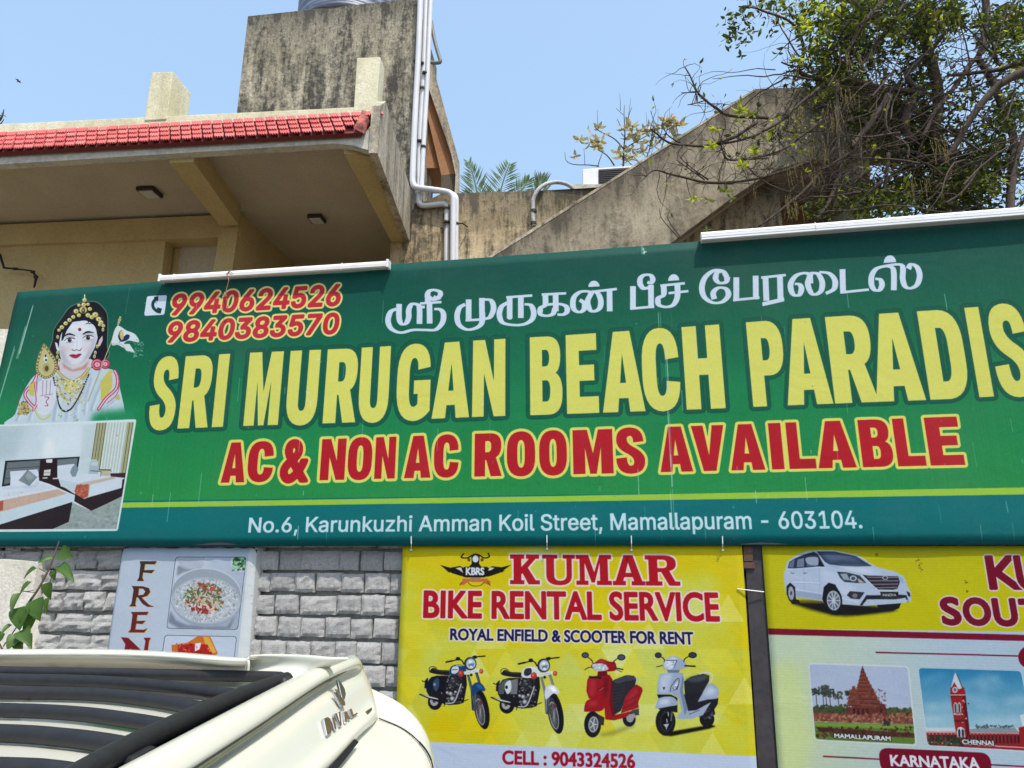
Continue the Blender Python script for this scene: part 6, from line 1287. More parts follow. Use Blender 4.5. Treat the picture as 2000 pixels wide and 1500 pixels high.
# air conditioner
AP = RW.shift(-.62); ac = thing('air_conditioner', 'white outdoor air conditioner unit with dark grille standing on the rear wall terrace', 'air conditioner', AP.hit(1200, 385))
A0, A1, A2, A3 = AP.hit(1138, 330), AP.hit(1262, 322), AP.hit(1262, 372), AP.hit(1138, 379)
b = MB(); b.prism([A0, A1, A2, A3], back * .32); b.build('cabinet', M_PLASTIC, ac, bevel=.012)
b = MB(); b.prism([AP.hit(x, y, .012) for x, y in ((1169, 331), (1260, 325), (1260, 370), (1169, 373))], AP.n * -.011); b.build('grille_back', M_ACDARK, ac)
for k in range(11):
    y = 333 + k * 3.6; b = MB(); b.prism([AP.hit(1170, y, .02), AP.hit(1260, y - 5, .02), AP.hit(1260, y - 4, .02), AP.hit(1170, y + 1, .02)], AP.n * -.007); b.build('grille_slat', M_STEEL, ac)
b = MB(); b.box(AP.hit(1134, 366, -.05), .04, .05, .09); b.build('pipe_cover', M_PVCD, ac)
b = MB(); b.prism([Vector((A3.x - .2, A3.y - .3, A3.z - .12)), Vector((A2.x + 3, A3.y - .3, A3.z - .12)), Vector((A2.x + 3, A3.y + 2.2, A3.z - .12)), Vector((A3.x - .2, A3.y + 2.2, A3.z - .12))], Vector((0, 0, .119))); b.build('terrace_slab', M_FASCIA, rwall)
# outside stair parapet
SP = vplane(1400, 350, 8.6, 2.0)
stair = thing('outside_stair', 'brown weathered concrete stair parapet rising to the right under the tree', 'stair', (SP.hit(1300, 500).x, SP.p.y, 0))
def spart(name, mat, pts, ext, bevel=0): b = MB(); b.prism(pts, ext); return b.build(name, mat, stair, bevel=bevel)
lo = [(1697, 312), (1658, 312), (1580, 312), (1514, 333), (1475, 357), (1430, 387), (1325, 465), (1240, 528), (1180, 575)]
spart('stair_parapet', M_STAIR, [SP.hit(x, y) for x, y in [(880, 575), (955, 501), (1020, 459), (1475, 173), (1600, 168.5), (1760, 164)] + [(1760, 312)] + lo], back * .16, .01)
spart('parapet_coping', M_SIDE, [SP.hit(x, y, .006) for x, y in ((948, 505), (1020, 459), (1475, 173), (1475, 177), (1022, 464), (953, 507))], back * .17)
L3 = [SP.hit(x, y, -.161) for x, y in lo]; b = MB(); bk2 = back * 1.3
b.grid([L3, [p + bk2 for p in L3]]); b.grid([[p + Vector((0, 0, .12)) for p in L3], [p + bk2 + Vector((0, 0, .12)) for p in L3]]); b.build('stair_soffit', M_SOFFIT, stair)
SB = SP.shift(-1.2)
spart('stair_back_wall', M_ORANGE, [SB.hit(x, y) for x, y in ((1180, 470), (1400, 330), (1600, 300), (1700, 300), (1700, 560), (1180, 560))], back * .15)
spart('stair_pier', M_STAIR, [SP.hit(x, y, -.05) for x, y in ((1655, 312), (1697, 312), (1697, 1500), (1655, 1500))], back * 1.1)
spart('stair_base', M_STAIR, [Vector((SP.hit(900, 560).x, SP.p.y + .1, 0)), Vector((SP.hit(1250, 560).x, SP.p.y + .0, 0)), Vector((SP.hit(1250, 560).x, SP.p.y, SP.hit(1000, 560).z)), Vector((SP.hit(900, 560).x, SP.p.y + .1, SP.hit(900, 566).z))], back * .3)
# ------------------------------------------------------------------ parked white vehicle, seen from just above its roof edge
car = thing('parked_car', 'white car with black bars over its roof and a chrome badge', 'car', (-1.3, 1.3, 0))
def cmesh(name, rows, mat=M_CAR, sub=2, smooth=True, thick=.004, parent=car):
    b = MB(); b.grid(rows); me = b.mesh(name, mat, smooth=smooth); o = obj(name, me); fixp(o, parent)
    if thick: s_ = o.modifiers.new('sheet', 'SOLIDIFY'); s_.thickness = thick; s_.offset = 0
    if sub: m_ = o.modifiers.new('smooth', 'SUBSURF'); m_.levels = sub; m_.render_levels = sub
    return o
LA, LB, LC = at(692, 1281, 1.75), at(240, 1500, .85), at(736, 1408, 1.72)
LP = three(LA, LB, LC)
def dens(pts, n=3): return [tuple(p) for p in spline(pts, n)]
rowsd = [
 ([(40, 1600), (240, 1496), (400, 1412), (561, 1329), (630, 1298), (688, 1278)], -.030),
 ([(60, 1605), (244, 1502), (402, 1420), (563, 1336), (632, 1304), (694, 1284)], .002),
 ([(190, 1600), (330, 1520), (470, 1428), (592, 1346), (645, 1316), (700, 1290)], .006),
 ([(226, 1598), (382, 1494), (505, 1415), (602, 1349), (655, 1318), (703, 1298)], .006),
 ([(232, 1601), (392, 1494), (510, 1417), (604, 1352), (658, 1321), (705, 1304)], -.026),
 ([(250, 1606), (404, 1501), (520, 1424), (611, 1361), (666, 1328), (708, 1312)], -.030),
 ([(262, 1612), (416, 1508), (530, 1432), (618, 1368), (672, 1336), (712, 1320)], -.004),
 ([(350, 1650), (480, 1540), (580, 1470), (655, 1400), (690, 1372), (722, 1346)], -.002),
 ([(420, 1680), (530, 1560), (615, 1480), (675, 1425), (702, 1398), (730, 1368)], .000),
 ([(436, 1684), (550, 1556), (630, 1482), (688, 1428), (712, 1404), (733, 1382)], .012),
 ([(450, 1690), (575, 1552), (650, 1482), (697, 1432), (722, 1410), (735, 1393)], .016),
 ([(462, 1694), (590, 1554), (657, 1486), (700, 1437), (726, 1415), (736, 1402)], .004),
 ([(466, 1698), (594, 1556), (658, 1489), (701, 1440), (727, 1418), (736.5, 1405)], -.03)]
rows = []
for pts, off in rowsd:
    q = dens(pts, 3); r_ = [LP.hit(x, y, off) for x, y in q]; x, y = q[-1]; r_ += [LP.hit(x + 3, y + 1, off - .012), LP.hit(x + 4, y + 1.5, off - .06), LP.hit(x + 3, y + 1.5, off - .16)]; rows.append(r_)
cmesh('tail_panel', rows, sub=2)
gl = spline([(236, 1603), (396, 1496), (511, 1419), (606, 1353), (650, 1326), (672, 1312), (677, 1309)], 6)
b = MB(); gp = [LP.hit(x, y, -.004) for x, y in gl]; b.tube(gp, [.0055 * (1 - .55 * i / len(gp)) if i < len(gp) - 4 else .0016 for i in range(len(gp))], 8); b.build('groove_shading', m_simple('olive_groove_shading', srgb(104, 102, 84), .25, spec=.5, var=.2), car, smooth=True)  # olive tube added along the groove to draw its dark shading
# far side of the roof: rim, step and plateau
def zz(x, y, z): return atz(x, y, z)
cmesh('roof_rim', [[zz(x, y, 1.478) + Vector((0, .10, -.02)) for x, y in ((-140, 1268), (0, 1266), (120, 1265), (240, 1266), (360, 1273), (450, 1283), (484, 1285))],
                   [zz(x, y, 1.478) for x, y in ((-140, 1270), (0, 1268), (120, 1267), (240, 1268), (360, 1275), (450, 1285), (484, 1286))],
                   [zz(x, y + 5, 1.474) for x, y in ((-140, 1270), (0, 1268), (120, 1267), (240, 1268), (360, 1275), (450, 1285), (484, 1284))],
                   [zz(x, y + 14, 1.468) - Vector((0, 0, .0)) for x, y in ((-140, 1270), (0, 1268), (120, 1267), (240, 1268), (360, 1275), (450, 1284), (486, 1282))],
                   [zz(x, y, 1.422) for x, y in ((-140, 1304), (0, 1306), (120, 1306), (240, 1307), (360, 1310), (450, 1313), (484, 1314))],
                   [zz(x, y + 8, 1.412) for x, y in ((-140, 1304), (0, 1306), (120, 1306), (240, 1307), (360, 1310), (450, 1313), (484, 1314))]], sub=1)
cmesh('roof_corner', [[zz(x, y, 1.476) for x, y in ((480, 1278.5), (540, 1277), (600, 1279), (650, 1284), (690, 1283))],
                      [zz(x, y, 1.470) for x, y in ((484, 1284), (540, 1283), (600, 1285), (640, 1290), (676, 1291))],
                      [zz(x, y, 1.452) for x, y in ((487, 1296), (540, 1298), (590, 1302), (626, 1304), (652, 1300))],
                      [zz(x, y, 1.434) for x, y in ((485, 1316), (530, 1318), (566, 1322), (600, 1322), (622, 1314))],
                      [zz(x, y, 1.42) for x, y in ((482, 1330), (520, 1334), (556, 1338), (585, 1336), (600, 1330))]], sub=2)
cmesh('rear_ledge', [[at(x, y, 1.95) for x, y in ((470, 1281), (540, 1275.5), (620, 1278.5), (684, 1288), (700, 1300))], [at(x, y + 12, 1.93) for x, y in ((470, 1281), (540, 1275.5), (620, 1278.5), (684, 1288), (700, 1300))], [at(x, y + 90, 1.95) for x, y in ((470, 1281), (540, 1275.5), (620, 1278.5), (684, 1288), (700, 1300))]], sub=1)
# white roof skin under the bars
zf = 1.414
cmesh('roof_skin', [[Vector((x, y, zf - .006 * ((y - 1.1) / .8) ** 2)) for x in (-2.6, -2.0, -1.5, -1.1, -.8, -.6, -.47)] for y in (.25, .5, .8, 1.1, 1.4, 1.66)], sub=1)
# bars
rack = bpy.data.objects.new('roof_rack', None); COL.objects.link(rack); rack.parent = car; rack.matrix_parent_inverse = Matrix.Translation(-Vector(car.location))
def bar(pts, z, r, name='roof_bar', mat=M_RUBBER):
    P = [Vector(p) for p in spline([tuple(atz(x, y, z)) for x, y in pts], 6)]; b = MB(); b.tube(P, r, 12); return b.build(name, mat, rack, smooth=True)
bar([(-220, 1309), (0, 1312), (300, 1317), (520, 1322), (548, 1324), (559, 1329), (553, 1336)], 1.437, .0115, 'rack_rail')
bar([(560, 1328), (520, 1341), (450, 1367), (330, 1421), (240, 1465), (150, 1516), (40, 1585)], 1.437, .0158, 'rack_rail')
bar([(-200, 1325), (0, 1327), (180, 1331), (330, 1342), (475, 1360)], 1.43, .0122)
bar([(-240, 1352), (0, 1353), (180, 1356), (300, 1368), (400, 1386)], 1.43, .0122)
bar([(-280, 1384), (0, 1387), (150, 1394), (260, 1408), (330, 1420)], 1.43, .0120)
bar([(-320, 1428), (0, 1432), (120, 1440), (200, 1450), (262, 1462)], 1.43, .0130)
bar([(-380, 1494), (0, 1502), (100, 1508), (170, 1520)], 1.43, .0140)
b = MB(); b.tube([Vector(p) for p in spline([tuple(atz(x, y, 1.422)) for x, y in ((30, 1346), (150, 1348), (260, 1352), (380, 1362), (426, 1372))], 5)], .003, 6); b.build('thin_wire', M_STRAP, rack)
for x, y in ((256, 1490), (470, 1372)):
    c = atz(x, y, 1.418); b = MB(); b.box(c, .04, .06, .03); b.build('rack_foot', M_RUBBER, rack, bevel=.006)
# flat black strip that paints the shadow between the rack and the tail panel
b = MB(); b.prism([atz(x, y, 1.4165) for x, y in ((90, 1560), (300, 1452), (470, 1374), (585, 1334), (628, 1316), (560, 1352), (400, 1432), (244, 1512), (120, 1580))], Vector((0, 0, .004))); b.build('rack_shadow_strip', M_GAP, car)
# lower bulging body
D = [[(722, 1340, 1.90), (728, 1346, 1.885), (772, 1364, 1.87), (809, 1394, 1.84), (837, 1435, 1.80), (847, 1477, 1.75), (852, 1530, 1.70), (853, 1600, 1.66)],
     [(726, 1372, 1.82), (740, 1376, 1.81), (780, 1394, 1.81), (813, 1420, 1.785), (836, 1453, 1.745), (846.5, 1487, 1.70), (851, 1538, 1.65), (853, 1604, 1.6)],
     [(722, 1398, 1.76), (738, 1402, 1.75), (784, 1421, 1.76), (814, 1444, 1.73), (835, 1469, 1.69), (845, 1496, 1.65), (850, 1545, 1.6), (852, 1608, 1.55)],
     [(700, 1424, 1.66), (718, 1421, 1.66), (762, 1441, 1.67), (798, 1466, 1.65), (822, 1494, 1.61), (836, 1522, 1.57), (843, 1566, 1.53), (846, 1620, 1.5)],
     [(668, 1458, 1.54), (690, 1452, 1.54), (738, 1472, 1.55), (776, 1496, 1.54), (804, 1522, 1.51), (820, 1552, 1.48), (828, 1592, 1.45), (832, 1640, 1.42)],
     [(630, 1496, 1.42), (650, 1494, 1.42), (700, 1512, 1.43), (742, 1534, 1.42), (772, 1560, 1.40), (790, 1588, 1.38), (800, 1624, 1.35), (804, 1670, 1.33)],
     [(560, 1560, 1.22), (590, 1556, 1.22), (640, 1572, 1.23), (680, 1592, 1.22), (710, 1614, 1.20), (730, 1640, 1.18), (740, 1676, 1.16), (745, 1720, 1.14)]]
cmesh('rear_body', [[at(*p) for p in r_] for r_ in D], sub=2)
g = [Vector(p) for p in spline([tuple(at(x, y, Y - .02)) for x, y, Y in ((740, 1403, 1.75), (784, 1421.5, 1.76), (814, 1444.5, 1.73), (835, 1469.5, 1.69), (845, 1496.5, 1.65), (850, 1545, 1.6))], 5)]
b = MB(); b.tube(g[2:9], .0016, 6); b.build('panel_gap', M_GAP, car); b = MB(); b.tube(g[11:19], .0022, 6); b.build('panel_gap', M_GAP, car); b = MB(); b.tube(g, .0016, 6); b.build('panel_gap', M_RUBBER, car)
b = MB(); b.prism([LP.hit(x, y, .014) for x, y in ((642, 1500), (693, 1443), (701, 1449), (664, 1496), (560, 1620), (540, 1600))], LP.n * -.002); b.build('panel_gap', M_GAP, car)
# badge
M_BADGE_OFF = .006
def bpt(x, y, off=M_BADGE_OFF): return LP.hit(600 + x / 9.375, 1300 + y / 9.375, off)
badge = MB()
badge.prism([bpt(x, y, .008) for x, y in ((572, 238), (640, 330), (690, 420), (712, 520), (700, 590), (672, 640), (640, 580), (605, 440), (572, 300))], LP.n * -.006)
badge.prism([bpt(x, y, .009) for x, y in ((488, 478), (545, 482), (620, 560), (690, 650), (708, 722), (640, 742), (590, 660), (538, 560))], LP.n * -.006)
emb = badge.build('chrome_emblem', M_CHROME, car, bevel=.0012)
quad = lambda u, v: (300 + (560) * u + 80 * (1 - v) - 10, (890 - 210 * u) * v + (1280 - 400 * u) * (1 - v))
for ch, u0, u1 in (('D', .0, .2), ('I', .24, .31), ('V', .35, .54), ('A', .58, .77), ('L', .81, 1.0)):
    P = parse(BLOCK[ch][0]); b = MB(); b.prism([bpt(*quad(u0 + (u1 - u0) * x / 100, .0 + y / 100 * (.8 if ch in 'DV' else .66)), .007) for x, y in P], LP.n * -.006); b.build('badge_letter', M_CHROME, emb, bevel=.001)
b = MB(); b.prism([bpt(x, y, .012) for x, y in ((1098, 822), (1186, 765), (1192, 900), (1118, 972))], LP.n * -.004); b.build('side_sticker', m_simple('dark_green_sticker', srgb(66, 74, 58), .5), car)
# body below, out of the frame: doors and tyres that carry it
b = MB(); b.box((-1.62, 1.02, .80), 2.35, 1.28, 1.02); b.build('car_body', M_CAR, car, bevel=.10)
for x in (-2.35, -.72):
    for y in (.52, 1.52):
        b = MB(); b.tube([Vector((x, y - .09, .30)), Vector((x, y + .09, .30))], .30, 28); b.build('tyre', M_RUBBER, car, bevel=.03); b = MB(); b.tube([Vector((x, y - .095, .30)), Vector((x, y + .095, .30))], .17, 20); b.build('rim', M_CHROME, car)
# dry petals fallen on the roof
for (x, y), lb in (((55, 1368), 'tiny dried petal on the white roof between the bars near the left edge'), ((182, 1430), 'tiny dried petal on the white roof under the fourth black bar'), ((396, 1366), 'tiny dried petal on the white roof near the right end of the bars')):
    c = atz(x, y, zf + .004); b = MB(); a = R.uniform(0, 3); d = Vector((math.cos(a), math.sin(a), .15)); e = Vector((-math.sin(a), math.cos(a), .1)); s_ = .008
    b.add([c - d * s_, c + e * s_ * .5, c + d * s_, c - e * s_ * .5], [(0, 1, 2, 3)]); tag(b.build('fallen_petal', M_DRY), lb, 'petal', 'petals on the car roof')
# ------------------------------------------------------------------ trees and plants
def leaf_shape(kind='oval', n=6, w=.42, curl=.12, fold=.12):
    """unit leaf along +X, returned as verts, faces (midrib folded, tip bent down)"""
    V = []; F = []
    for i in range(n + 1):
        t = i / n
        if kind == 'oval': h = w * math.sin(math.pi * min(1, t ** .8)) * .5
        elif kind == 'heart': h = w * (math.sin(math.pi * t ** .55)) ** .8 * .5 if 0 < t < 1 else 0
        else: h = w * math.sin(math.pi * t ** .9) * .5
        z = -curl * t * t; V += [Vector((t, h, z + fold * h * 2)), Vector((t, 0, z)), Vector((t, -h, z + fold * h * 2))]
    for i in range(n): k = i * 3; F += [(k, k + 3, k + 4, k + 1), (k + 1, k + 4, k + 5, k + 2)]
    return V, F
LV1 = leaf_shape('oval', 3); LV2 = leaf_shape('heart', 8, .78, .25, .22); LV3 = leaf_shape('oval', 5, .5, .2, .25)
def rbasis(d, roll):
    d = d.normalized(); a = d.cross(Vector((0, 0, 1)));
    if a.length < 1e-3: a = Vector((1, 0, 0))
    a.normalize(); b = a.cross(d).normalized(); c, s_ = math.cos(roll), math.sin(roll); y = a * c + b * s_; z = d.cross(y)
    return Matrix((d, y, z)).transposed()
def put_leaf(b, shape, p, d, L, roll):
    M = rbasis(d, roll); b.add([p + M @ (v * L) for v in shape[0]], shape[1])
def rdir(rs, down=.3): return Vector((rs.gauss(0, 1), rs.gauss(0, 1), rs.gauss(0, .7) - down)).normalized()
big = thing('leafy_tree', 'large tangled tree with thin dark branches, small leaves and hanging yellow catkins at the right', 'tree', (at(1800, 430, 7.6).x, 7.6, 0))
k6 = 3.3333
def br(pts, w0, w1, Y0, Y1, mat=M_BARKD, name='branch', crop=True, parent=big, r3=0):
    n = len(pts); P = []
    for i, (x, y) in enumerate(pts):
        t = i / (n - 1); X, Yp = (1400 + x / k6, y / k6) if crop else (x, y); P.append(tuple(at(X, Yp, lerp(t, Y0, Y1))) + (lerp(t, w0, w1),))
    S = spline(P, 4); rr = []; Q = []
    for i, q in enumerate(S):
        v = Vector(q[:3]); v += Vector((nz(v.x * 3, v.z * 3, 1), 0, nz(v.x * 3, v.z * 3, 7))) * .02; Q.append(v); kk = (v - CAM).length / FPX; rr.append(max(.0015, q[3] / (k6 if crop else 1) * kk / 2))
    b = MB(); b.tube(Q, rr, 7); b.build(name, mat, parent, smooth=True); return Q
BR = []
for pts, w0, w1, Y0, Y1, m in (
 ([(2100, 420), (1990, 470), (1860, 540), (1800, 600), (1700, 700), (1610, 840), (1560, 940), (1460, 1060)], 46, 26, 7.0, 7.3, M_BARKD),
 ([(2100, 395), (1990, 410), (1830, 450), (1640, 480), (1500, 490)], 30, 14, 7.2, 7.4, M_BARKD),
 ([(1310, 606), (1150, 580), (900, 540), (700, 520), (600, 500), (545, 470), (535, 440), (560, 340), (540, 220), (470, 140), (330, 80), (240, 50), (140, 45)], 34, 7, 7.6, 6.9, M_BARKD),
 ([(1330, 590), (1250, 700), (1230, 850), (1290, 920)], 50, 34, 7.6, 7.6, M_BARK),
 ([(1320, 600), (1240, 500), (1330, 380), (1380, 350), (1500, 200)], 34, 20, 7.6, 7.4, M_BARK),
 ([(1700, 380), (1780, 500), (1850, 680), (1920, 880), (1930, 1100), (1905, 1330), (1900, 1500)], 30, 44, 7.6, 7.6, M_BARK),
 ([(1700, 380), (1640, 430), (1550, 560), (1430, 720), (1330, 900)], 26, 20, 7.6, 7.4, M_BARKD),
 ([(1740, -60), (1760, 100), (1740, 250), (1700, 380)], 34, 30, 7.7, 7.6, M_BARK),
 ([(1110, 620), (1050, 740), (950, 860), (880, 960)], 32, 22, 7.3, 7.1, M_BARK),
 ([(1110, -40), (1040, 60), (950, 160), (880, 280), (830, 400)], 34, 16, 7.3, 7.2, M_BARKD),
 ([(1240, 20), (1200, 60), (1080, 220), (960, 400), (900, 500)], 24, 14, 7.4, 7.3, M_BARKD),
 ([(2010, 860), (1990, 880), (1930, 1130), (1900, 1340)], 26, 24, 7.5, 7.6, M_BARK),
 ([(1335, 0), (1340, 200), (1400, 420), (1440, 640), (1420, 860), (1440, 1100), (1490, 1300)], 48, 60, 7.9, 7.9, M_BARK),
 ([(660, 570), (560, 660), (470, 740), (350, 820), (200, 900), (0, 945)], 18, 12, 7.1, 6.9, M_BARKD),
 ([(1120, 1000), (1100, 1160), (1060, 1300)], 22, 16, 7.5, 7.5, M_BARK),
 ([(1130, 620), (1100, 760), (1120, 860), (1240, 950), (1240, 1040)], 15, 12, 7.2, 7.2, M_BARK),
 ([(680, 780), (600, 860), (450, 960), (300, 1020), (120, 1040), (60, 1020), (30, 930)], 16, 8, 7.1, 6.9, M_BARKD),
 ([(270, 1480), (400, 1380), (560, 1250), (700, 1100), (860, 1000)], 14, 20, 6.9, 7.2, M_BARKD),
 ([(640, 1440), (740, 1300), (800, 1100), (790, 900), (780, 700), (790, 540)], 24, 18, 7.2, 7.2, M_BARK),
 ([(600, 1280), (760, 1280), (960, 1250), (1020, 1230)], 12, 14, 7.0, 7.2, M_BARKD),
 ([(600, 1060), (380, 1130), (200, 1170), (0, 1190)], 20, 14, 7.1, 6.9, M_BARKD),
 ([(190, 1080), (260, 1150), (400, 1220), (480, 1250)], 8, 10, 7.0, 7.0, M_BARKD),
 ([(1000, 1100), (900, 1180), (840, 1270)], 26, 16, 7.3, 7.3, M_BARKD),
 ([(860, 880), (1000, 890), (1190, 870)], 9, 14, 7.0, 7.1, M_BARKD),
 ([(440, 490), (520, 500), (620, 520)], 7, 12, 7.0, 7.1, M_BARKD), ([(420, 405), (480, 428), (560, 440)], 9, 10, 6.9, 6.95, M_BARKD)): BR.append(br(pts, w0, w1, Y0, Y1, m))
for pts, w0, w1 in (([(1338, 131), (1348, 148), (1362, 180), (1384, 200), (1400, 212), (1424, 226), (1500, 230)], 2, 6), ([(1270, 252), (1290, 266), (1312, 278), (1345, 284), (1380, 284), (1430, 270), (1480, 238)], 3, 6), ([(1262, 345), (1280, 333), (1310, 341), (1340, 348), (1380, 357), (1430, 355)], 2.5, 6),
                    ([(1343, 206), (1362, 202), (1382, 195)], 1.6, 2.4), ([(1330, 182), (1354, 182), (1366, 180)], 1.4, 2), ([(1296, 246), (1306, 262), (1330, 280)], 1.2, 3), ([(1322, 312), (1345, 330), (1376, 352)], 1.6, 2.6), ([(1330, 308), (1352, 330), (1384, 352)], 1.6, 2.6), ([(1408, 268), (1414, 300), (1428, 312), (1500, 310)], 2, 3.4)):
    BR.append(br(pts, w0, w1, 6.8, 6.9, M_BARKD, 'branch', False))
# trunk to the ground
tp = BR[5][-1]; b = MB(); b.tube([tp + Vector((0, .1, .3)), tp + Vector((0, .1, -.4)), Vector((tp.x - .1, tp.y + .15, 1.8)), Vector((tp.x - .15, tp.y + .2, 0))], [.10, .13, .2, .3], 12); b.build('trunk', M_BARK, big, smooth=True)
tp = BR[12][-1]; b = MB(); b.tube([tp + Vector((0, 0, .2)), Vector((tp.x + .3, tp.y + .1, 2.2)), Vector((tp.x + .5, tp.y + .1, 0))], [.12, .18, .26], 12); b.build('trunk', M_BARK, big, smooth=True)
# fine tangle of twigs grown from the branches
rs = random.Random(21); tw_ = MB(); tips = []
for Q in BR:
    L = sum((Q[i + 1] - Q[i]).length for i in range(len(Q) - 1))
    for k in range(int(L * 13) + 3):
        i = rs.randrange(len(Q)); p = Q[i].copy(); d = Vector((rs.gauss(-.1, .8), rs.gauss(0, .5), rs.gauss(.1, .8))).normalized(); P = [p.copy()]; n = rs.randint(4, 7); s_ = rs.uniform(.03, .085)
        for q in range(n): d = (d + Vector((rs.gauss(0, .25), rs.gauss(0, .25), rs.gauss(-.03, .25)))).normalized(); p = p + d * s_; P.append(p.copy())
        tw_.tube(P, [.0045 * (1 - .8 * j / n) + .0008 for j in range(n + 1)], 4, False); tips.append((P[-1], d))
# denser tangle in the heart of the tree
for k in range(300):
    x = rs.gauss(1720, 150); y = rs.uniform(20, 410); 
    if x < 1500 or x > 2010: continue
    p = at(x, y, rs.uniform(7.0, 8.2)); d = Vector((rs.choice((-1, 1)) * rs.uniform(.3, 1), rs.gauss(0, .3), rs.uniform(-.3, 1.1))).normalized(); P = [p.copy()]; n = rs.randint(6, 12); s_ = rs.uniform(.06, .13); r0 = rs.choice((.004, .005, .007, .012))
    for q in range(n): d = (d + Vector((rs.gauss(0, .16), rs.gauss(0, .12), rs.gauss(-.02, .16)))).normalized(); p = p + d * s_; P.append(p.copy())
    tw_.tube(P, [r0 * (1 - .7 * j / n) for j in range(n + 1)], 5, False)
for k in range(85):            # heavier interlaced limbs, most of them sweeping up to the right
    x = rs.uniform(1560, 1960); y = rs.uniform(120, 420); p = at(x, y, rs.uniform(6.9, 7.8)); sgn = 1 if (rs.random() < .72 or x < 1720) else -1; d = Vector((sgn * rs.uniform(.25, 1), rs.gauss(0, .2), rs.uniform(.1, 1.2))).normalized(); P = [p.copy()]; n = rs.randint(9, 16); s_ = rs.uniform(.08, .14); r0 = rs.choice((.005, .006, .008, .010, .014))
    for q in range(n): d = (d + Vector((rs.gauss(0, .13), rs.gauss(0, .1), rs.gauss(.0, .13)))).normalized(); p = p + d * s_; P.append(p.copy())
    tw_.tube(P, [r0 * (1 - .6 * j / n) for j in range(n + 1)], 6, False)
for k in range(110):            # fine drooping twigs in front of the stair
    x = rs.uniform(1470, 1700); y = rs.uniform(165, 340); p = at(x, y, rs.uniform(6.8, 7.2)); d = Vector((rs.uniform(-1, .3), rs.gauss(0, .3), rs.uniform(-.5, .3))).normalized(); P = [p.copy()]; n = rs.randint(6, 12); s_ = rs.uniform(.03, .06)
    for q in range(n): d = (d + Vector((rs.gauss(0, .14), rs.gauss(0, .1), -.12 + rs.gauss(0, .08)))).normalized(); p = p + d * s_; P.append(p.copy())
    tw_.tube(P, [.0035 * (1 - .7 * j / n) for j in range(n + 1)], 4, False)
o = tw_.build('twigs', M_BARKD, big, smooth=True, recalc=False); o['kind'] = 'stuff'
# crown
crown = MB(); mats = [M_LD, M_LM, M_LB]
CL = [((1672, 70), (90, 95), 1300, (7.3, 8.6), (.62, .34, .04)), ((1790, 30), (140, 60), 1100, (7.0, 8.4), (.6, .35, .05)), ((1606, 160), (52, 60), 420, (7.3, 8.3), (.5, .42, .08)), ((1850, 320), (110, 95), 1700, (7.8, 9.2), (.75, .22, .03)),
      ((1765, 260), (85, 95), 1100, (7.8, 9.2), (.7, .27, .03)), ((1965, 60), (60, 70), 700, (7.2, 8.6), (.62, .34, .04)), ((1965, 200), (55, 90), 460, (7.2, 8.6), (.62, .34, .04)), ((1690, 395), (120, 26), 420, (7.2, 8.0), (.5, .42, .08)), ((1780, 385), (120, 40), 900, (7.6, 8.8), (.6, .35, .05)),
      ((1930, 340), (85, 70), 700, (7.4, 8.6), (.6, .34, .06)), ((1440, 62), (40, 34), 90, (6.8, 7.1), (.7, .3, 0)), ((1480, 16), (56, 22), 150, (6.8, 7.2), (.7, .3, 0)), ((1530, 30), (40, 34), 110, (6.9, 7.2), (.6, .35, .05)), ((1820, 150), (90, 90), 330, (7.4, 8.6), (.6, .35, .05)), ((1592, 50), (34, 60), 205, (7.0, 7.4), (.4, .4, .2)),
      ((1720, 200), (90, 80), 320, (7.6, 8.6), (.7, .3, 0)), ((1560, 255), (60, 40), 120, (7.0, 7.3), (.4, .4, .2)), ((1450, 250), (70, 70), 70, (6.8, 7.0), (.4, .4, .2)), ((2080, 200), (70, 220), 1200, (7.4, 8.8), (.6, .34, .06)), ((1830, -60), (200, 50), 1100, (7.0, 8.6), (.6, .34, .06))]
for (cx, cy), (rx, ry), n, (y0, y1), pr_ in CL:
    n = int(n * (2.4 if n > 200 else .8)); nsub = max(8, n // 34); subs = [(cx + rs.gauss(0, .5) * rx, cy + rs.gauss(0, .5) * ry, rs.uniform(y0, y1)) for _ in range(nsub)]
    for k in range(n):
        sx, sy, sY = rs.choice(subs); x = sx + rs.gauss(0, 13); y = sy + rs.gauss(0, 12)
        if abs(x - cx) > rx * 1.25 or abs(y - cy) > ry * 1.25: continue
        p = at(x, y, sY + rs.gauss(0, .12)); u = rs.random(); crown.mi = 0 if u < pr_[0] else (1 if u < pr_[0] + pr_[1] else 2)
        put_leaf(crown, LV1, p, rdir(rs), rs.uniform(.055, .11), rs.uniform(-1.2, 1.2))
for p, d in tips:
    if rs.random() < .22:
        crown.mi = rs.choice((0, 1, 1, 2))
        for q in range(rs.randint(1, 3)): put_leaf(crown, LV1, p, (d + rdir(rs) * .8), rs.uniform(.04, .08), rs.uniform(-1, 1))
crown.mi = 0; o = crown.build('crown', mats, big, smooth=False, recalc=False); o['kind'] = 'stuff'
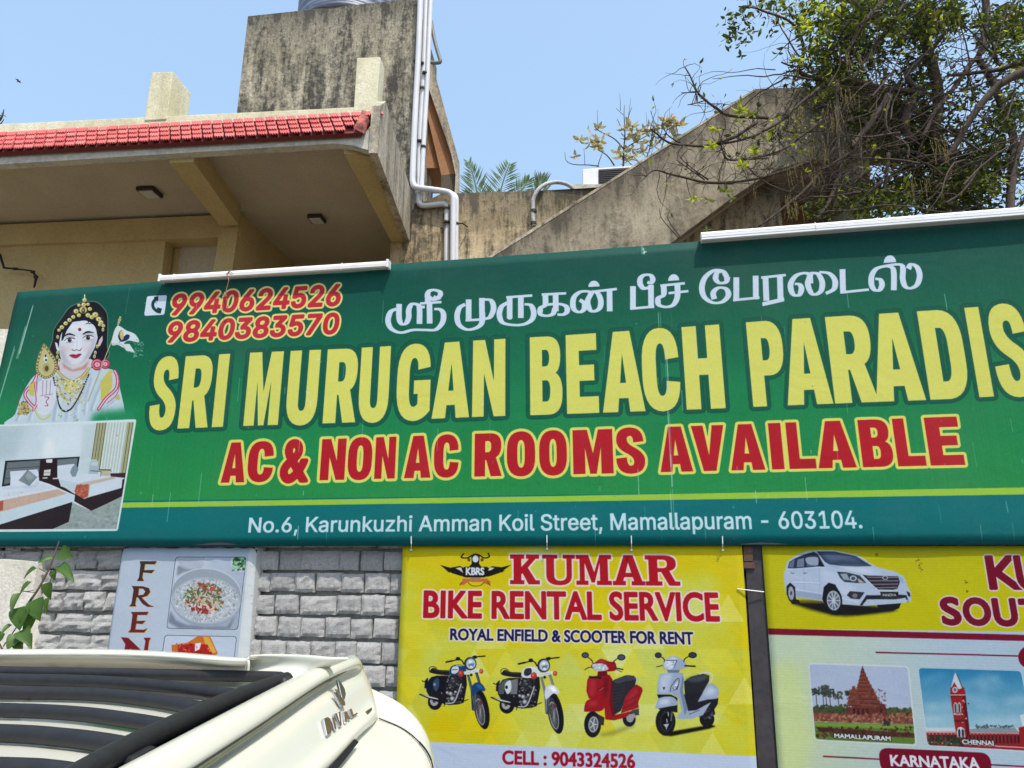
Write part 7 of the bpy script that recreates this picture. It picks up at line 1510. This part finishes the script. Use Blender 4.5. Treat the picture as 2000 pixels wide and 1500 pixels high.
# catkins
ck = MB()
for cx, cy, rx, ry, n in ((890, 380, 60, 60, 12), (520, 760, 50, 90, 22), (740, 760, 60, 110, 30), (500, 1330, 60, 70, 20), (1490, 160, 90, 120, 34), (1440, 960, 60, 90, 18), (620, 980, 120, 90, 26), (560, 1120, 110, 90, 18), (860, 620, 70, 60, 14), (1290, 1180, 90, 60, 10), (250, 1230, 20, 60, 3), (1360, 60, 60, 60, 10)):
    for k in range(n):
        x, y = 1400 + (cx + rs.uniform(-rx, rx)) / k6, (cy + rs.uniform(-ry, ry * .3)) / k6; p = at(x, y, rs.uniform(6.8, 7.2)); L = rs.uniform(.10, .26); n_ = 7; a = rs.uniform(-.15, .15); P = [p + Vector((a * (j / n_) ** 2 * L + .006 * math.sin(j * 2.2), .006 * math.cos(j * 1.9), -L * j / n_)) for j in range(n_ + 1)]
        ck.tube(P, [.002 + .0025 * (j % 2) for j in range(n_ + 1)], 4, False)
o = ck.build('catkins', M_CATKIN, big, smooth=True, recalc=False); o['kind'] = 'stuff'
# sprays of larger bright leaves on the near branches, each leaf its own part
def shp_mesh(name, shape, mat):
    b = MB(); b.add(shape[0], shape[1]); return b.mesh(name, mat, smooth=True, recalc=False)
ML_B = shp_mesh('spray_leaf_shape', LV3, M_LB); ML_M = shp_mesh('spray_leaf_shape_dark', LV3, M_LM); ML_D = shp_mesh('spray_leaf_shape_deep', LV3, M_LD); ML_O = shp_mesh('ochre_leaf_shape', LV3, M_LO); ML_H = shp_mesh('broad_leaf_shape', LV2, M_LV)
def leaf_obj(mesh, p, d, L, roll, parent, name='leaf', wid=1.0, face=None):
    o = obj(name, mesh); B = rbasis(d, roll)
    if face is not None:
        x_ = d.normalized(); y_ = face.cross(x_).normalized(); B = Matrix((x_, y_, x_.cross(y_))).transposed()
    M = Matrix.Translation(p) @ B.to_4x4() @ Matrix.Diagonal((L, L * wid, L, 1)); o.parent = parent; o.matrix_parent_inverse = Matrix.Translation(-Vector(parent.location)); o.matrix_basis = M; return o
for x, y, n, s_, mm in ((1446, 216, 7, .10, ML_B), (1472, 222, 5, .09, ML_M), (1396, 252, 6, .09, ML_B), (1388, 284, 6, .085, ML_B), (1472, 294, 7, .09, ML_B), (1450, 322, 6, .09, ML_B), (1352, 386, 4, .085, ML_B), (1366, 388, 3, .07, ML_B), (1384, 390, 3, .07, ML_M), (1418, 372, 4, .09, ML_M), (1428, 386, 3, .08, ML_M), (1556, 116, 6, .10, ML_B), (1548, 118, 4, .08, ML_M),
                        (1530, 92, 2, .09, ML_D), (1520, 104, 2, .08, ML_D), (1448, 108, 4, .08, ML_D), (1424, 72, 5, .09, ML_D), (1434, 52, 4, .08, ML_D), (1456, 80, 4, .08, ML_D), (1472, 60, 3, .07, ML_D), (1510, 62, 3, .07, ML_D), (1380, 448, 4, .06, ML_M), (1690, 326, 4, .08, ML_M), (1570, 40, 5, .11, ML_B), (1576, 52, 4, .1, ML_B), (1445, 200, 4, .08, ML_M)):
    p = at(x, y, 6.75)
    for q in range(n): a = 2 * math.pi * q / n + rs.uniform(-.3, .3); leaf_obj(mm, p, Vector((math.cos(a), rs.uniform(-.5, .1), math.sin(a) * .8 - .25)), s_ * rs.uniform(.8, 1.2), rs.uniform(-.6, .6), big)
# two bare shoots by the stair
sh_ = thing('bare_shoots', 'two thin bare curved shoots rising above the banner in front of the stair', 'twigs', at(1322, 470, 6.2))
br([(1326, 468), (1305, 446), (1292, 425), (1289, 408)], 2.2, 1.2, 6.2, 6.2, M_BARKD, 'shoot', False, sh_); br([(1330, 468), (1312, 445), (1304, 425), (1310, 408)], 2.2, 1.2, 6.2, 6.2, M_BARKD, 'shoot', False, sh_)
leaf_obj(ML_O, at(1296, 418, 6.2), Vector((1, 0, .3)), .045, .5, sh_, 'dry_leaf')
# roof shrub with ochre leaves
YB = 9.9; rb = thing('roof_shrub', 'sparse shrub with ochre leaves and dry spikes on the roof behind the stair parapet', 'shrub', at(1215, 375, YB))
for pts, w0, w1 in (([(1217, 378), (1217, 340), (1219, 300), (1220, 250), (1219, 205)], 5, 1), ([(1200, 323), (1185, 303), (1168, 292)], 3, 1.4), ([(1218, 290), (1200, 272), (1170, 255), (1160, 246)], 2.6, 1.2), ([(1218, 292), (1240, 278), (1262, 266)], 2.4, 1.2), ([(1170, 325), (1150, 323), (1110, 318), (1102, 296)], 2.6, .7), ([(1250, 330), (1268, 290), (1276, 240), (1270, 216)], 2.6, .8), ([(1290, 300), (1300, 262), (1312, 222)], 2.4, .8), ([(1167, 326), (1171, 314), (1178, 296)], 2, 1),
                    ([(1142, 322), (1140, 290)], 1.2, .6), ([(1168, 250), (1166, 214)], 1.2, .5), ([(1212, 216), (1210, 182)], 1.2, .4), ([(1228, 232), (1231, 190)], 1.2, .4), ([(1206, 232), (1214, 252)], 1.2, 1.2), ([(1234, 210), (1222, 246)], 1, 1.4), ([(1286, 270), (1284, 212)], 1.3, .5), ([(1306, 260), (1308, 214)], 1.2, .5), ([(1264, 250), (1262, 218)], 1, .5), ([(1204, 212), (1218, 224)], .8, 1)):
    br(pts, w0, w1, YB, YB, M_BARKD, 'stem', False, rb)
for x, y, n, s_ in ((1124, 304, 4, .09), (1132, 272, 5, .10), (1152, 278, 6, .12), (1165, 284, 7, .12), (1172, 276, 6, .11), (1156, 262, 3, .13), (1170, 248, 5, .1), (1180, 262, 3, .09), (1220, 250, 6, .12), (1232, 245, 6, .12), (1238, 262, 6, .12), (1224, 268, 5, .12), (1234, 290, 5, .13), (1246, 276, 6, .11), (1214, 304, 6, .12), (1226, 312, 6, .12), (1238, 304, 6, .12), (1250, 258, 5, .11),
                    (1262, 252, 6, .12), (1276, 252, 5, .11), (1290, 244, 6, .12), (1300, 236, 7, .12), (1312, 246, 6, .12), (1326, 240, 6, .13), (1318, 262, 6, .11), (1292, 268, 6, .11), (1278, 282, 6, .11), (1256, 296, 6, .11), (1268, 274, 5, .11), (1206, 296, 4, .1), (1320, 228, 4, .1)):
    p = at(x, y, YB + rs.uniform(-.15, .15))
    for q in range(n): a = 2 * math.pi * q / n + rs.uniform(-.4, .4); leaf_obj(ML_O, p, Vector((math.cos(a), rs.uniform(-.7, .3), math.sin(a) * .8 - .3)), s_ * rs.uniform(1.0, 1.5), rs.uniform(-.8, .8), rb)
leaf_obj(ML_M, at(1268, 278, YB - .2), Vector((.5, -.3, .5)), .13, .3, rb); leaf_obj(ML_M, at(1270, 286, YB - .2), Vector((.2, -.3, .8)), .12, .3, rb)
# palm
YP = 14.5; palm = thing('palm_tree', 'palm crown with feathery grey green fronds showing above the rear wall', 'palm', (at(990, 430, YP).x, YP, 0))
b = MB(); pc = at(985, 440, YP); b.tube([Vector((pc.x, YP, 0)), Vector((pc.x + .1, YP, 3)), pc], [.2, .16, .15], 12); b.build('trunk', M_BARK, palm, smooth=True)
def frond(pts, w, nl=26, L=34, mat=M_PALM, ang=50):
    b = MB(); S = [Vector(p) for p in spline([tuple(at(x, y, YP - .3)) for x, y in pts], 8)]; kk = YP * 1.1 / FPX
    b.tube(S, [w * kk * (1 - .8 * i / len(S)) + .004 for i in range(len(S))], 5, False)
    for i in range(nl):
        t = i / nl; j = t * (len(S) - 2); a = S[int(j)]; c = S[int(j) + 1]; p = a + (c - a) * (j - int(j)); d = (c - a).normalized(); nrm_ = Vector((0, -1, 0)); sd = d.cross(nrm_).normalized(); Lm = L * 1.3 * kk * (.55 + .9 * math.sin(math.pi * min(1, t + .15)) * .7) * (1 - .45 * t)
        for s_ in (-1, 1):
            e = (d * math.cos(math.radians(ang - 12 * t)) + sd * s_ * math.sin(math.radians(ang - 12 * t)) + Vector((0, rs.uniform(-.35, .35), -.08))).normalized(); wv = e.cross(nrm_).normalized() * (.020); tip = p + e * Lm + Vector((0, 0, -.05 * Lm)); m_ = p + e * Lm * .45
            b.add([p, m_ + wv, tip, m_ - wv, m_ + nrm_ * .012], [(0, 1, 4), (1, 2, 4), (2, 3, 4), (3, 0, 4)])
    b.build('frond', mat, palm, smooth=False, recalc=False)
frond([(948, 440), (936, 395), (926, 350), (915, 314)], 2.2, 30, 44, ang=38); frond([(960, 440), (972, 395), (984, 350), (996, 318)], 2.2, 30, 48, ang=52); frond([(985, 430), (1010, 385), (1026, 362), (1034, 350)], 1.8, 22, 34, ang=38); frond([(1040, 430), (1052, 385), (1056, 358), (1058, 344)], 1.6, 20, 38, ang=28); frond([(930, 430), (918, 396), (908, 372)], 1.6, 14, 30, ang=36); frond([(1000, 440), (990, 400), (970, 372)], 1.6, 18, 30)
# climbing plant at the lower left
YC = 3.1; cl = thing('climbing_plant', 'young climbing plant with broad veined leaves in front of the pale pier at the left', 'plant', (at(0, 1300, YC).x, YC, 0))
def bs(pts, w0, w1): return br(pts, w0, w1, YC, YC + .25, M_BARKD, 'stem', False, cl)
bs([(30, 1320), (40, 1240), (48, 1188), (66, 1160), (86, 1128), (102, 1096), (110, 1076), (116, 1060)], 4.5, 2); bs([(20, 1300), (4, 1262), (-10, 1230)], 3, 2); bs([(48, 1188), (30, 1226), (10, 1260)], 2.4, 1.6)
b = MB(); g0 = at(34, 1320, YC); b.tube([g0 + Vector((0, 0, .05)), Vector((g0.x - .1, YC, .5)), Vector((g0.x - .15, YC, 0))], [.008, .012, .015], 8); b.build('stem', M_BARKD, cl)
for x0, y0, x1, y1, wd, mm in ((117, 1076, 137, 1087, .95, 0), (103, 1090, 76, 1096, .55, 0), (72, 1110, 42, 1126, .42, 1), (114, 1106, 141, 1127, .30, 0), (106, 1114, 104, 1132, .9, 0), (62, 1136, 36, 1158, .36, 0), (98, 1136, 92, 1170, .86, 0), (40, 1158, 18, 1192, .42, 1), (74, 1168, 70, 1208, .86, 0), (98, 1166, 86, 1198, .30, 0), (46, 1184, 32, 1226, .95, 1), (58, 1192, 54, 1230, .8, 0), (24, 1220, 0, 1236, .5, 0), (36, 1240, 14, 1264, .9, 0), (44, 1230, 52, 1252, .7, 1), (10, 1238, -14, 1258, .8, 0), (34, 1250, 40, 1272, .7, 0), (56, 1240, 58, 1264, .3, 0), (-6, 1222, -30, 1240, .8, 0)):
    p0 = at(x0, y0, YC + .02 - .0); p1 = at(x1, y1, YC + R.uniform(-.04, .02)); d = p1 - p0; o = leaf_obj(ML_H, p0, d, d.length * 1.06, 0, cl, 'leaf', max(wd, .4) * 1.25, Vector((R.uniform(-.4, .4), -1, R.uniform(.1, .6) if wd > .5 else 1.2)))
for pts in (([(118, 1106), (104, 1110), (98, 1120)]), ([(76, 1112), (88, 1118), (92, 1122)]), ([(98, 1138), (100, 1128), (97, 1122)]), ([(62, 1156), (52, 1158), (40, 1158)]), ([(40, 1158), (58, 1160), (70, 1160)])): br(pts, 1.1, 1.1, YC, YC, M_BARKD, 'leaf_stalk', False, cl)
# far tree twigs at the left edge and a small bird
lt = thing('distant_tree', 'bare twig tips of a tree just entering the left edge above the roof', 'tree', (at(-60, 300, 11).x, 11, 0))
br([(-60, 1400), (-60, 700), (-60, 300), (-30, 250), (0, 234), (8, 214)], 14, 1, 11, 11, M_BARKD, 'branch', False, lt); br([(-30, 252), (-5, 228), (7, 226)], 3, .8, 11, 11, M_BARKD, 'branch', False, lt); br([(-20, 250), (0, 243), (9, 232)], 3, .8, 11, 11, M_BARKD, 'branch', False, lt)
b = MB()
for k in range(40): put_leaf(b, LV1, at(rs.uniform(-30, 8), rs.uniform(214, 246), 11), rdir(rs), rs.uniform(.04, .08), rs.uniform(-1, 1))
o = b.build('foliage', M_LD, lt, recalc=False)
bp = at(36, 159, 30); bird = thing('bird', 'tiny dark bird gliding in the blue sky at the upper left', 'bird', bp)
b = MB(); b.tube([bp + Vector((-.10, 0, -.035)), bp + Vector((-.04, 0, -.01)), bp + Vector((.04, 0, .01)), bp + Vector((.09, 0, .02))], [.004, .02, .022, .006], 6); b.build('body', M_CABLE, bird)
for s_ in (-1, 1): b = MB(); b.add([bp + Vector((-.02, 0, 0)), bp + Vector((.04, 0, .01)), bp + Vector((.06, s_ * .08, .05)), bp + Vector((-.05, s_ * .2, .03))], [(0, 1, 2, 3)]); b.build('wing', M_CABLE, bird)
